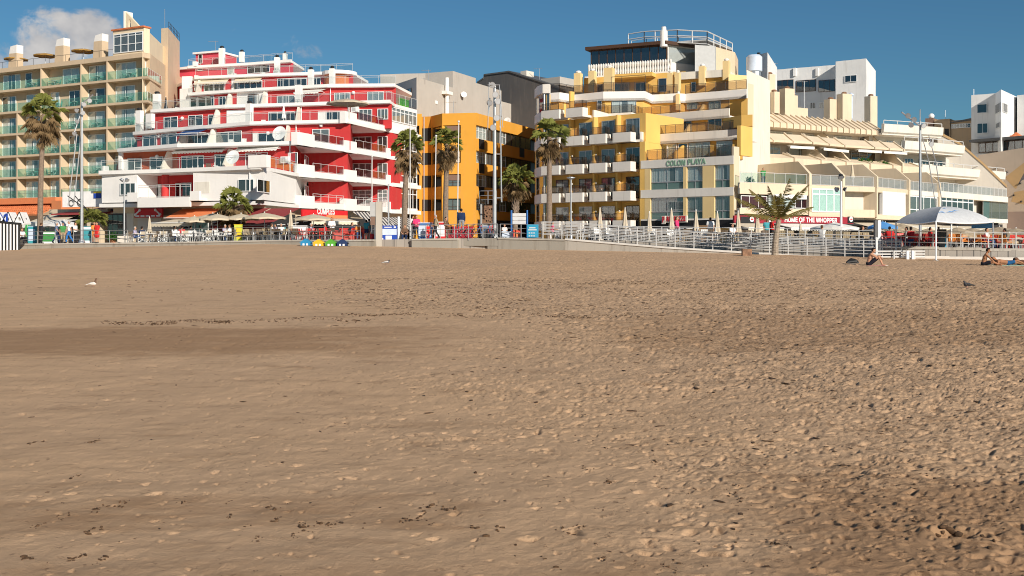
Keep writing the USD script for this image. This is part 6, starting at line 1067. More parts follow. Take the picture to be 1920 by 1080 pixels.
part(t, 'pipes', b, 'rail_white'); b2 = MB().box(.35, .5, .1, .25, -.1, .5).box(.65, .8, .1, .25, -.1, .5); part(t, 'post', b2.moved(None, p), 'white_paint')
# ---------------------------------------------------------------- lamps, poles
def head(t, p, d, s=.35, mat='steel'):
    d = np.array(d, float); d /= np.linalg.norm(d); a = np.cross(d, [0, 0, 1]); a /= np.linalg.norm(a); c = np.cross(a, d)
    v, f = MB().lathe([(0, -s * .7), (s * .45, -s * .6), (s * .6, 0), (s * .75, s * .15), (0, s * .14)], n=10).data(); q = part(t, 'lamp_head', MB().raw(v @ np.array([a, c, d]) + p, f), mat); v, f = MB().lathe([(0, s * .16), (s * .66, s * .16)], n=10).data(); part(q, 'lens', MB().raw(v @ np.array([a, c, d]) + p, f), 'lamp_lens')
def pole(name, label, cat, base, ztop, r0, r1, mat='steel', group=None):
    t = thing(name, label, cat, group=group); part(t, 'pole', MB().tube(base - np.array([0, 0, .4]), np.array([base[0], base[1], ztop]), r0, r1, 12), mat, smooth=40); part(t, 'foot', MB().lathe([(r0 * 2, 0), (r0 * 2, .05), (r0 * 1.3, .3)], base, 12), mat); return t
def zat(px, py, Y): return EYE + (HY - py) / F * Y
b = gP(153.5, 2.0); zt = zat(153, 192, b[1]); t = pole('floodlight_mast', 'tall thick grey floodlight mast at the left with a leaning ladder frame', 'floodlight', b, zt, .14, .09)
for dx, dz, d in ((.3, -.2, (.5, -1, -.4)), (.75, .1, (.7, -1, -.3)), (-.3, -.7, (-.3, -1, -.5)), (-.25, -1.6, (-.2, -1, -.5)), (.2, -.9, (.6, -1, -.4)), (-.5, -2.6, (-.3, -1, -.5))): head(t, np.array([b[0] + dx, b[1] - .3, zt + dz]), d, .26)
part(t, 'arm', MB().tube((b[0], b[1], zt - .1), (b[0] + 1.0, b[1] - .2, zt + .6), .05).tube((b[0] - .6, b[1] - .2, zt - 2.7), (b[0], b[1], zt - .6), .05), 'steel')
lz0 = zat(128, 385, b[1])
part(t, 'ladder', MB().tube((b[0] - 1.25, b[1] + .3, lz0), (b[0] - .45, b[1] + .1, zt - 2.6), .045).tube((b[0] - .8, b[1] + .3, lz0), (b[0] - .1, b[1] + .1, zt - 2.6), .045), 'steel')
part(t, 'stay', MB().tube((b[0] - 1.3, b[1] + .3, zat(125, 367, b[1])), (b[0] + .4, b[1], zat(163, 393, b[1])), .04).tube((b[0] - .7, b[1] + .3, zat(137, 367, b[1])), (b[0] + .5, b[1], zat(165, 395, b[1])), .04), 'black')
b = gP(927.5, 3.0); zt = zat(927, 158, b[1]); t = pole('floodlight_mast', 'tallest grey floodlight mast in front of the dark gabled building', 'floodlight', b, zt, .15, .10)
for dx, dz, d in ((-.15, -.1, (-.3, -1, -.3)), (.05, -.8, (.1, -1, -.3)), (.25, -1.3, (.1, -1, -.2)), (-.35, -1.4, (-.4, -1, -.4)), (.15, -2.5, (.1, -1, -.2)), (-.1, -3.2, (-.2, -1, -.3))): head(t, np.array([b[0] + dx, b[1] - .35, zt + dz]), d, .32)
x2 = b[0] + (940.5 - 927.5) / F * b[1]
part(t, 'side_pole', MB().tube((x2, b[1], zat(940, 379, b[1])), (x2 - .12, b[1], zat(938, 178, b[1])), .055).tube((b[0] - .45, b[1], zat(918, 215, b[1])), (b[0] - .35, b[1], zt - 1), .05), 'steel')
for py in (218, 289, 371): part(t, 'bracket', MB().tube((b[0], b[1], zat(930, py, b[1])), (x2, b[1], zat(930, py, b[1])), .05), 'steel')
part(t, 'cage', MB().tube((b[0] - .5, b[1] - .4, zt - 3.4), (b[0] - .4, b[1] - .4, zt + .1), .03).tube((b[0] + .6, b[1] - .4, zt - 3.2), (b[0] + .35, b[1] - .4, zt - .1), .03).tube((b[0] - .5, b[1] - .4, zt - .1), (b[0] + .4, b[1] - .4, zt - .1), .03), 'steel')
b = gP(1725.5, 6.0); zt = zat(1725, 228, b[1]); t = pole('floodlight_mast', 'tall slim floodlight mast behind the beach tent with two curved ladder rails', 'floodlight', b, zt, .10, .07)
for dx, dz, d in ((-.5, .1, (-.8, -1, -.3)), (-.9, .35, (-.8, -1, -.3)), (-.7, -.25, (-.8, -1, -.4)), (.1, -.3, (.3, -1, -.4)), (.6, -1.5, (.2, -1, -.3))): head(t, np.array([b[0] + dx, b[1] - .3, zt + dz]), d, .24)
part(t, 'arm', MB().tube((b[0], b[1], zt - .3), (b[0] - 1.3, b[1] - .2, zt + .6), .05).tube((b[0], b[1], zt), (b[0], b[1], zt + .8), .04), 'steel')
for o in (0, .45): part(t, 'ladder_rail', MB().path([np.array([b[0] + .1 + o, b[1], zt - .9 + .0 * o]), np.array([b[0] + .55 + o, b[1], zt - 2.6]), np.array([b[0] + .85 + o, b[1], zt - 4.5]), np.array([b[0] + 1.0 + o, b[1], zat(1758, 385, b[1])])], .03, 5), 'steel')
b = gP(233, 1.2); zt = zat(233, 338, b[1]); t = pole('street_lamp', 'thin promenade lamp post with two small heads before the red sign', 'street lamp', b, zt, .08, .05)
for s in (-1, 1): head(t, b * 0 + np.array([b[0] + s * .22, b[1], zt]), (s * .5, -.4, -.7), .26)
part(t, 'plinth', MB().box(b[0] - .45, b[0] + .45, b[1] - .3, b[1] + .3, b[2], b[2] + .55), 'cream_shade')
b = gP(1577, 7); zt = zat(1577, 340, b[1]); t = pole('street_lamp', 'slim white lamp post right of the coconut palm', 'street lamp', b, zt, .09, .07, 'white_paint'); head(t, np.array([b[0], b[1], zt + .3]), (0, -.5, -.8), .3, 'dark_metal')
for s in (-1, 1): head(t, np.array([b[0] + s * .3, b[1], zt - .55]), (s, -.5, -.4), .25, 'dark_metal')
b = gP(1070.5, 3.0); zt = zat(1070, 337, b[1]); t = pole('street_lamp', 'thin lamp post in front of the yellow hotel balconies', 'street lamp', b, zt, .07, .05); part(t, 'lamp_head', MB().lathe([(.05, 0), (.3, .12), (.3, .18), (0, .22)], (b[0], b[1], zt), 12), 'steel')
b = gP(728.5, 5.0); zt = zat(728, 345, b[1]); t = pole('street_lamp', 'thin pale post behind the blue information board', 'street lamp', b, zt, .07, .06)
for i, (px, yb, yt, lb) in enumerate(((697.5, 461, 293, 'white flagpole with a red foot beside the grey pillar'), (769, 462.5, 230, 'tall white flagpole left of the orange building'), (814.5, 462.5, 255, 'white flagpole in front of the orange building left side'), (857, 463, 228, 'tallest white flagpole in front of the orange wall'))):
    p = sandpos(px, yb); t = thing('flagpole', lb, 'flagpole'); part(t, 'pole', MB().tube(p - np.array([0, 0, .3]), np.array([p[0] + (.12 if i > 1 else 0), p[1], zat(px, yt, p[1])]), .05, .035, 10), 'rail_white'); part(t, 'finial', MB().sphere((p[0] + (.12 if i > 1 else 0), p[1], zat(px, yt, p[1])), .09, 1), 'rail_white')
    if i == 0: part(t, 'sleeve', MB().lathe([(.15, 0), (.15, .85), (.1, .9)], p, 10), 'sign_red')
p = sandpos(700, 462) + np.array([.18, .3, 0]); t = thing('grey_pillar', 'square pale grey concrete pillar with a wider panel at its top', 'pillar'); part(t, 'shaft', MB().box(p[0] - .02, p[0] + .42, p[1] - .2, p[1] + .2, p[2] - .3, zat(702, 378, p[1])), 'concrete_pale'); part(t, 'panel', MB().box(p[0] - .44, p[0] - .021, p[1] - .15, p[1] + .15, zat(702, 406, p[1]), zat(702, 379, p[1])), 'grey_box'); part(t, 'panel', MB().box(p[0] - .42, p[0] - .04, p[1] - .1, p[1] + .1, zat(702, 422, p[1]), zat(702, 406.2, p[1])), 'shutter_brown')
# blue information board between white posts
b0, b1 = sandpos(703.5, 461.5), sandpos(747.5, 462); t = thing('information_board', 'blue beach information board between two white posts on the sand', 'information board')
for b in (b0, b1): part(t, 'post', MB().tube(b - np.array([0, 0, .3]), np.array([b[0], b[1], zat(703, 406, b[1])]), .085, .08, 8), 'white_paint')
f = Fr(b0[:2], b1[:2]); z0, z1 = zat(728, 459.5, b0[1]), zat(728, 423, b0[1]); u0, u1 = .22, f.L - .1; zm = lambda k: z0 + (z1 - z0) * k
part(t, 'board', MB().fbox(f, u0, u1, -.05, .03, z0, z1), 'sign_blue'); part(t, 'panel', MB().fbox(f, u0 + .04, u1 - .04, .031, .04, zm(.03), zm(.5)), 'sign_blue'); part(t, 'panel', MB().fbox(f, u0 + .04, u1 - .04, .031, .04, zm(.85), zm(.98)), 'sign_blue'); part(t, 'photo_strip', MB().fbox(f, u0 + .04, u1 - .04, .031, .038, zm(.52), zm(.83)), 'sign_pale')
part(t, 'notice', MB().fbox(f, u0 + .05, u0 + .37, .041, .05, zm(.16), zm(.36)), 'sign_white'); part(t, 'notice', MB().fbox(f, u0 + .55, u0 + 1.0, .041, .05, zm(.2), zm(.48)), 'sign_white'); part(t, 'title', MB().fbox(f, u0 + .45, u1 - .4, .041, .047, zm(.895), zm(.935)), 'sign_white'); part(t, 'title', MB().fbox(f, u1 - .25, u1 - .1, .041, .047, zm(.885), zm(.955)), 'sign_white')
# recycling bins shaped like little houses
for px, mt, c in ((572.5, 'bin_blue', 'blue'), (596.5, 'bin_yellow', 'yellow'), (619.5, 'bin_green', 'green'), (641, 'bin_navy', 'dark navy')):
    p = sandpos(px, 460.5 if px < 580 else 461.5); f = Fr(np.array([p[0] - .4, p[1]]), np.array([p[0] + .4, p[1]])); t = thing('recycling_bin', f'{c} house shaped recycling bin on the sand below the wall', 'recycling bin', group=None)
    tt = trimesh.creation.extrude_polygon(Polygon([(-.36, -.1), (.36, -.1), (.36, .22), (.46, .22), (0, .52), (-.46, .22), (-.36, .22)]), .7, engine='earcut'); part(t, 'body', MB().raw(np.array([(p[0] + a, p[1] + c_, p[2] + b_) for a, b_, c_ in tt.vertices]), tt.faces), mt)
    for dx in (-.13, .13): part(t, 'opening', MB().box(p[0] + dx - .07, p[0] + dx + .07, p[1] - .03, p[1] - .002, p[2] + .0, p[2] + .16), 'sign_white')
    part(t, 'base', MB().box(p[0] - .6, p[0] + .6, p[1] - .1, p[1] + .75, p[2] - .15, p[2] + .012), 'black')
# striped beach cabins at the left edge
cb = sandpos(18, 469.5); t = thing('beach_cabin', 'black and white striped beach cabin with pointed white gables at the left edge', 'beach cabin'); s = cb[1] / F; wd = 84 * s; x0 = cb[0] + 19 * s - wd; x1 = cb[0] + 19 * s; y0 = cb[1]; hz = 48 * s
n = 27
for i in range(n): part(t, 'board', MB().box(x0 + wd * i / n, x0 + wd * (i + 1) / n - .004, y0, y0 + .05, cb[2] - .2, cb[2] + hz - .01 + (n - i) * .012), 'sign_white' if i % 2 else 'black')
part(t, 'side_wall', MB().hexa([(x0, y0 + .051, cb[2] - .2), (x1 - .003, y0 + .051, cb[2] - .2), (x1 - 1.4, y0 + 2.4, cb[2] - .2), (x0 - 1.4, y0 + 2.4, cb[2] - .2), (x0, y0 + .051, cb[2] + hz - .02), (x1 - .003, y0 + .051, cb[2] + hz - .02), (x1 - 1.4, y0 + 2.4, cb[2] + hz - .02), (x0 - 1.4, y0 + 2.4, cb[2] + hz - .02)]), 'sign_white'); part(t, 'eave', MB().hexa([(x0, y0 - .06, cb[2] + hz + .32), (x1 + .1, y0 - .06, cb[2] + hz), (x1 + .1, y0 + .1, cb[2] + hz), (x0, y0 + .1, cb[2] + hz + .32), (x0, y0 - .06, cb[2] + hz + .5), (x1 + .1, y0 - .06, cb[2] + hz + .15), (x1 + .1, y0 + .1, cb[2] + hz + .15), (x0, y0 + .1, cb[2] + hz + .5)]), 'black')
for k, (a, ap, e) in enumerate(((-18, -4, 9), (-1, 12.5, 22), (23, 33.5, 42))):
    X = lambda px: (px - CX) * s; zz = cb[2] + hz + .05
    tt = trimesh.creation.extrude_polygon(Polygon([(X(a), zz - .02), (X(e), zz - .02), (X(e), zz + .1), (X(ap), zz + .95), (X(a), zz + .1)]).difference(Polygon([(X((a + e) / 2) + .12 * math.cos(q), zz + .38 + .2 * math.sin(q)) for q in np.linspace(0, 6.28, 14)])), 1.2, engine='earcut'); part(t, 'gable', MB().raw(np.array([(p, y0 + .3 + r, q) for p, q, r in tt.vertices]), tt.faces), 'sign_white')
    part(t, 'gable_back', MB().box(X(a) + .1, X(e) - .1, y0 + .9, y0 + .95, zz, zz + .5), 'dark_room'); part(t, 'gable_trim', MB().tube((X(ap), y0 + .25, zz + .97), (X(e), y0 + .25, zz + .1), .03, n=4).tube((X(ap), y0 + .25, zz + .97), (X(a), y0 + .25, zz + .1), .03, n=4), 'black' if k else 'sign_blue')
text_part(t, Fr(np.array([x0, y0 + .29]), np.array([x1, y0 + .29])), '1', (2 - CX) * s - x0 - .05, cb[2] + hz + .12, .01, .75, 'sign_blue')
# blue banner, white board, perforated panel
f = Fr(XY(988.5, gY(988, .05)), XY(1009.5, gY(1009, .05))); t = thing('banner', 'light blue promenade banner with white print hung on the railing', 'banner'); z0 = gP(1000)[2]; part(t, 'cloth', MB().fbox(f, 0, f.L, 0, .02, z0 + .08, z0 + .98), 'sign_cyan')
for z_, a, b_ in ((.72, .18, .75), (.58, .1, .85), (.36, .15, .28), (.36, .36, .48), (.36, .56, .68), (.16, .15, .28), (.16, .36, .48), (.16, .56, .68)): part(t, 'print', MB().fbox(f, f.L * a, f.L * b_, .021, .025, z0 + z_, z0 + z_ + .07), 'sign_white')
f = Fr(XY(958.5, gY(958, 2.5)), XY(989, gY(989, 2.5))); t = thing('signboard', 'white slatted board on two blue posts in front of the short palm', 'signboard'); zt = zat(970, 394, gY(970, 2.5))
for u in (.02, f.L - .02): part(t, 'post', MB().tube(f.pt(u, 0, pt(970) - .05), f.pt(u, 0, zt), .06, n=8), 'plastic_blue')
for k in range(3): part(t, 'slat', MB().fbox(f, .12, f.L - .12, -.03, .03, zt - 1.0 + .27 * k - .0, zt - 1.0 + .27 * k + .24 - .3 * 0), 'sign_white')
f = Fr(XY(904, gY(904, 5)), XY(924.5, gY(924, 5))); t = thing('sculpture_panel', 'rusty perforated sculpture panel in a grey frame beside the tall mast', 'sculpture'); z0, z1 = zat(914, 419, f.p[1]), zat(914, 385.5, f.p[1]); rr = np.random.default_rng(3); pg = Polygon([(0, z0), (f.L, z0), (f.L, z1), (0, z1)]); H = []
for _ in range(60):
    c = (rr.uniform(.08, f.L - .08), rr.uniform(z0 + .08, z1 - .08)); r = rr.uniform(.03, .085)
    if all(math.hypot(c[0] - q[0], c[1] - q[1]) > r + q[2] + .02 for q in H): H.append((*c, r))
for c in H: pg = pg.difference(Polygon([(c[0] + c[2] * math.cos(q), c[1] + c[2] * math.sin(q)) for q in np.linspace(0, 6.28, 8)[:-1]]))
tt = trimesh.creation.extrude_polygon(pg, .06, engine='earcut'); part(t, 'panel', MB().raw(np.array([f.pt(a, -c, b_) for a, b_, c in tt.vertices]), tt.faces[:, ::-1]), 'rust'); part(t, 'frame', MB().fbox(f, -.12, -.002, -.15, .05, z0 - .1, z1 + .1).fbox(f, f.L + .002, f.L + .2, -.15, .05, z0 - .1, z1 + .1).fbox(f, -.12, f.L + .2, -.14, .04, z0 - .3, z0 - .101), 'grey_box'); part(t, 'base', MB().fbox(f, 0, f.L, -.3, .2, pt(914) - .05, z0 - .301), 'dark_grey'); part(t, 'backing', MB().fbox(f, 0, f.L, -.4, -.35, z0, z1), 'dark_room')
rail_run(t, [f.pt(-.3, -.3, z1 + .12), f.pt(f.L + .2, -.3, z1 + .12)], 1.0, .6, 'steel', None, (1, .66, .33), .025)
# beach tent
T0, TR, TL = sandpos(1755.5, 482), None, None
A, B_, C_ = np.array([*XY(1755, 60.5)]), np.array([*XY(1862, 63.0)]), np.array([*XY(1680, 64.3)]); D_ = B_ + C_ - A
ez = {0: zat(1755, 415, 60.5)}; zt_e = ez[0]; za = zat(1776, 386.5, 63)
t = thing('beach_tent', 'white and pale blue peaked canopy tent on four poles on the sand', 'tent'); cn = [A, B_, D_, C_]; cen = (A + D_) / 2
for i, mt in ((0, 'tent_white'), (1, 'tent_white'), (2, 'tent_white'), (3, 'tent_white')):
    p, q = cn[i], cn[(i + 1) % 4]; n = 8; v, fc = [], []
    for a in range(n + 1):
        s_ = a / n; e0, e1 = p + (cen - p) * s_, q + (cen - q) * s_; h = zt_e + (za - zt_e) * (math.sin(s_ * math.pi / 2) ** 0.75)
        for b in range(n + 1): m = e0 + (e1 - e0) * b / n; v.append((*m, h - .10 * math.sin(math.pi * b / n) * (1 - s_)))
    for a in range(n):
        for b in range(n): fc.append((a * (n + 1) + b, a * (n + 1) + b + 1, (a + 1) * (n + 1) + b + 1, (a + 1) * (n + 1) + b))
    part(t, 'canopy_panel', MB().raw(v, fc), mt, smooth=True)
    e = MB(); 
    for b in range(n): m0, m1 = p + (q - p) * b / n, p + (q - p) * (b + 1) / n; h0, h1 = zt_e - .1 * math.sin(math.pi * b / n), zt_e - .1 * math.sin(math.pi * (b + 1) / n); e.tube((*m0, h0), (*m1, h1), .035, n=5)
    part(t, 'edge_bar', e, 'white_paint'); zs = sand_z(p[0], p[1]); part(t, 'leg', MB().tube((*p, zs - .1), (*p, zt_e), .05, n=8), 'white_paint' if i in (0, 2) else 'steel'); part(t, 'foot_plate', MB().lathe([(.16, 0), (.16, .03), (.05, .05)], (*p, zs), 10), 'steel')
FA = Fr(A, B_)
for k, (u0, u1, s0, w0) in enumerate(((1.0, 2.2, .28, .1), (1.9, 2.9, .36, .12), (-.1, .9, .25, .1), (.4, 1.2, .5, .06))):
    v = []; fc = []
    for j in range(9):
        q = j / 8; u = u0 + (u1 - u0) * q; s_ = s0 + .05 * math.sin(q * 3.1); p = A + (B_ - A) * max(0, min(1, u / FA.L)) if u >= 0 else A; m = p + (cen - p) * s_; h = zt_e + (za - zt_e) * math.sin(s_ * math.pi / 2) ** .75 + .03
        m2 = p + (cen - p) * (s_ + .035 * math.sin(q * math.pi)); h2 = zt_e + (za - zt_e) * math.sin((s_ + .035 * math.sin(q * math.pi)) * math.pi / 2) ** .75 + .03; v += [(*m, h), (*m2, h2)]
    for j in range(8): fc.append((2 * j, 2 * j + 2, 2 * j + 3, 2 * j + 1))
    part(t, 'printed_wave', MB().raw(v, fc), 'tent_blue')
v = [(*(B_ + (D_ - B_) * s_), zt_e - .05 - d) for s_, d in ((.02, 0), (.5, 0), (.5, .3), (.02, .3))]; part(t, 'side_flap', MB().raw(v, [[0, 1, 2, 3]]), 'tent_blue')
p = sandpos(1765, 482.5) + np.array([0, -.2, 0]); t = thing('notice_board', 'dark grey notice board with a light blue edge under the beach tent', 'notice board'); part(t, 'post', MB().box(p[0] - .28, p[0] - .18, p[1], p[1] + .1, p[2] - .2, p[2] + 1.9), 'dark_metal'); part(t, 'board', MB().box(p[0] - .18, p[0] + .16, p[1], p[1] + .08, p[2] + .45, p[2] + 1.3), 'dark_grey'); part(t, 'edge', MB().box(p[0] + .162, p[0] + .22, p[1] - .01, p[1] + .09, p[2] + .45, p[2] + 1.32), 'sign_cyan'); part(t, 'cover', MB().box(p[0] - .3, p[0] + .2, p[1] - .1, p[1] + .15, p[2] + 1.301, p[2] + 1.75), 'dark_metal')
b = gP(1645, .6); t = thing('white_column', 'square white column with a dark side beside the ramp end', 'column'); part(t, 'column', MB().box(b[0] - .02, b[0] + .16, b[1] - .2, b[1] + .1, np.interp(1645, WPX, WZS) - .3, zat(1645, 413, b[1])), 'white_paint'); part(t, 'column_side', MB().box(b[0] - .2, b[0] - .022, b[1] - .2, b[1] + .1, np.interp(1645, WPX, WZS) - .3, zat(1645, 413, b[1])), 'dark_grey')
p = sandpos(1639, 484) + np.array([0, -.4, 0]); t = thing('white_post', 'short white round post behind the seated man', 'post'); part(t, 'post', MB().tube(p - [0, 0, .2], p + [0, 0, 1.15], .07, n=10), 'white_paint'); part(t, 'cap', MB().lathe([(.09, 0), (.09, .06), (0, .1)], p + np.array([0, 0, 1.15]), 10), 'white_paint')
# ---------------------------------------------------------------- palms
def fan_leaf(b, o, d, L, r, rr, nseg=11, droop=.25):
    d = np.array(d) / np.linalg.norm(d); a = np.cross(d, [0, 0, 1.0]); a = a / max(np.linalg.norm(a), 1e-6); n = np.cross(a, d); ph = rr.uniform(-.9, .9); a = a * math.cos(ph) + n * math.sin(ph); n = np.cross(a, d); c = o + d * L; c = c - np.array([0, 0, droop * L * .5])
    b.tube(o, c, .022, .012, 4); d2 = d - np.array([0, 0, droop * 1.2]); d2 /= np.linalg.norm(d2); n2 = np.cross(a, d2)
    for i in range(nseg):
        t = (i / (nseg - 1) - .5) * 2.6; e = d2 * math.cos(t) + a * math.sin(t); w = np.cross(n2, e) * r * .06; tip = c + e * r * (1 - .12 * rr.random()) - np.array([0, 0, r * (.18 + .25 * rr.random()) * (1 if abs(t) < 9 else 1)]); mid = c + e * r * .55 + n2 * .03
        b.raw([c, mid - w, tip, mid + w], [[0, 1, 2, 3]])
def fan_palm(label, base, zc, seed, R_=1.15, tr=.2, skirt=1.6, bend=0.0, n=22, trunk='trunk', boots=False):
    rr = np.random.default_rng(seed); t = thing('fan_palm', label, 'palm tree', base); h = zc - base[2]; k = MB(); m = 16; pts = [np.array([bend * (i / m) ** 2, 0, h * i / m]) for i in range(m + 1)]
    for i in range(m): k.tube(pts[i], pts[i + 1], tr * (1.25 - .35 * i / m + .05 * (i % 2)), tr * (1.25 - .35 * (i + 1) / m), 9)
    if boots:
        for i in range(120): z = h * (.35 + .62 * rr.random()); a = rr.random() * 6.28; o = np.array([bend * (z / h) ** 2, 0, z]); q = np.array([math.cos(a), math.sin(a), .0]); k.tube(o + q * tr, o + q * tr * 1.75 + np.array([0, 0, .22]), .07, .03, 4)
    part(t, 'trunk', k, trunk); top = pts[-1]; g = MB(); 
    for i in range(n):
        a = i * 2.399; el = math.radians(84 - 84 * (i / n) ** .8 + rr.uniform(-12, 12)); fan_leaf(g, top + [0, 0, .1 * rr.random()], (math.cos(a) * math.cos(el), math.sin(a) * math.cos(el), math.sin(el)), R_ * rr.uniform(.45, .95), R_ * rr.uniform(.5, .85), rr, 13, .02 + .22 * i / n)
    part(t, 'crown', g, 'palm_green')
    if skirt > 0:
        s = MB()
        for i in range(int(34 * skirt)): a = rr.random() * 6.28; el = math.radians(rr.uniform(-80, 8)); fan_leaf(s, top - [0, 0, skirt * .7 * rr.random() ** 1.5], (math.cos(a) * math.cos(el), math.sin(a) * math.cos(el), math.sin(el)), R_ * rr.uniform(.35, .8), R_ * rr.uniform(.4, .65), rr, 9, .45)
        part(t, 'dead_fronds', s, 'palm_dead')
    return t
b = gP(75, 6); fan_palm('tall fan palm with brown hanging fronds before the beige hotel', b, zat(82, 214, b[1]), 1, 1.5, .2, 2.0, .35)
b = gP(437, 6); fan_palm('short bushy palm with a thick crown below the white storey', b, zat(437, 386, b[1]), 2, 1.15, .32, 1.7, 0, 24, boots=True)
b = gP(758, 8); fan_palm('slim fan palm in front of the red building corner', b, zat(765, 276, b[1]), 3, 1.15, .2, 1.7, .3)
b = gP(835, 10); fan_palm('fan palm standing in front of the orange wall', b, zat(839, 270, b[1]), 4, 1.15, .2, 1.3, .15)
b = gP(966, 6); fan_palm('short fan palm with scaly trunk behind the white slatted board', b, zat(968, 338, b[1]), 5, 1.1, .17, 1.0, .05, 24, boots=True)
b = gP(1030, 22); fan_palm('tall fan palm against the yellow hotel balconies', b, zat(1031, 257, b[1]), 6, 1.4, .22, 1.5, .0)
b = gP(173, 10); fan_palm('low green palm beside the tall lamp mast', b, zat(173, 416, b[1]), 7, 1.1, .15, 0, 0, 26)
def coconut(label, base, zc, seed):
    rr = np.random.default_rng(seed); t = thing('coconut_palm', label, 'palm tree', base); h = zc - base[2]; k = MB(); m = 14
    for i in range(m): k.tube((.25 * (i / m) ** 2, 0, h * i / m), (.25 * ((i + 1) / m) ** 2, 0, h * (i + 1) / m), .18 * (1.25 - .45 * i / m) + .012 * (i % 2), .18 * (1.15 - .35 * (i + 1) / m), 10)
    part(t, 'trunk', k, 'trunk_pale'); top = np.array([.25, 0, h])
    fr = [(-2.0, 1.5, 2.9), (-1.5, 2.3, 2.7), (-.5, 2.6, 2.4), (.4, 2.9, 2.9), (1.5, 2.5, 2.9), (1.9, 1.0, 2.4), (-1.9, .55, 2.2), (1.0, 2.0, 2.2), (-.9, 1.9, 2.2), (-.2, 1.2, 2.0), (.1, 2.2, 2.0)]
    for i, (dx, dz, L) in enumerate(fr):
        yy = rr.uniform(-.9, .9); d = np.array([dx, yy, dz]); d /= np.linalg.norm(d); side = np.cross(d, [0, 0, 1.0]); side /= max(np.linalg.norm(side), .2); q = MB(); pts = []; n = 34
        for j in range(n + 1): s = j / n; pts.append(top + d * L * s - np.array([0, 0, .11 * L * s ** 2.4]) + np.array([.10 * L * np.sign(dx) * s ** 2, 0, 0]))
        q.path(pts[::2], .02, 4)
        for j in range(3, n + 1):
            s = j / n; w = L * .30 * math.sin(math.pi * min(s * .85 + .12, 1)) * rr.uniform(.75, 1.1); tg = pts[j] - pts[j - 1]; tg /= np.linalg.norm(tg)
            for sg in (-1, 1): e = side * sg * .75 + tg * .75 - np.array([0, 0, .55 + .25 * rr.random()]); e /= np.linalg.norm(e); c = np.cross(e, tg); c /= np.linalg.norm(c); u = np.cross(e, c) * .023; q.raw([pts[j] - u, pts[j] + e * w * .5 - u * 1.1, pts[j] + e * w, pts[j] + e * w * .5 + u * 1.1, pts[j] + u], [[0, 1, 2, 4], [2, 3, 4, 4]])
        part(t, 'frond', q, 'coconut_leaf')
p = sandpos(1453, 478.5); coconut('wind dried coconut palm standing on the sand before the ramp', p, zat(1456, 412, p[1]), 9)
# ---------------------------------------------------------------- parasols on the terraces
for px, off, zt, r, lb in ((365, 5.5, 405, 1.35, 'leftmost'), (399, 6.5, 400, 1.6, 'second from the left'), (408, 3.5, 401, 1.5, 'broad third'), (452, 4.5, 400.5, 1.5, 'fourth, beside the bushy palm,'), (496, 4, 398.5, 1.75, 'fifth, before the maroon awnings,'), (588, 6.0, 401.5, 1.75, 'rightmost')):
    b = gP(px, off); h = zat(px, zt, b[1]) - b[2]; parasol('cafe_parasol_' + lb.split(',')[0].split()[0] if 0 else 'cafe_parasol', lb + ' open beige cafe parasol below the red building', b, 'parasol_beige', round(h, 2), r, .42, None, 8, 'white_paint')
for px, yt, yb, off, lb in ((280.5, 407, 452, 5, 'below the red phone sign'), (545, 395, 444, 4, 'before the right maroon awning'), (1125, 390, 445, 5.5, 'leftmost before the yellow hotel'), (1172, 390, 446, 5, 'second before the yellow hotel'), (1217.5, 397, 447, 5, 'third before the yellow hotel'), (1259, 391, 447, 5, 'covering the red bar sign'), (1305, 394, 450, 5, 'in front of the black shopfront'), (1345, 397, 452, 5, 'right of the black shopfront'), (1384, 396, 455, 5, 'left of the round white emblem'), (1420, 397, 456, 5, 'between two round white emblems'), (1501, 417, 452, 7, 'behind the coconut palm fronds')):
    b = gP(px, off); h = zat(px, yt, b[1]) - b[2]; closed_parasol('folded_parasol', 'folded cream parasol ' + lb, b, 'parasol_sand', round(h, 2))
for i, (px, yt, off, r) in enumerate(((1660, 417, 10, 1.5), (1690, 419, 14, 1.5), (1795, 426, 6, 1.5), (1822, 427, 9, 1.7), (1850, 429, 8, 1.7), (1874, 425, 16, 2.0), (1893, 437, 5, 1.3), (1905, 428, 14, 2.0), (1935, 430, 12, 2.0), (1740, 428, 8, 1.6), (1768, 430, 10, 1.7))):
    b = gP(px, off); h = zat(px, yt, b[1]) - b[2]; k = ['first', 'second', 'third', 'fourth', 'fifth', 'sixth', 'seventh', 'eighth', 'ninth', 'tenth', 'eleventh'][i]
    parasol('thatched_parasol', f'{k} straw coloured parasol of the right hand terraces', b, 'thatch', round(h, 2), r, .55, None, 10, 'white_paint', .05)
b = gP(1655, 7); parasol('blue_parasol', 'bright blue parasol behind the white column', b, 'tent_blue', zat(1655, 415, b[1]) - b[2], 1.0, .4)
b = gP(1565, 8); parasol('white_parasol', 'wide white parasol under the restaurant fascia', b, 'awning_white', zat(1565, 417, b[1]) - b[2], 1.7, .4, None, 8, 'white_paint')
b = gP(120, 10); parasol('white_parasol_small', 'white stall parasol before the souvenir shop', b, 'white_cloth', zat(115, 413, b[1]) - b[2], 1.9, .45, None, 8, 'white_paint')
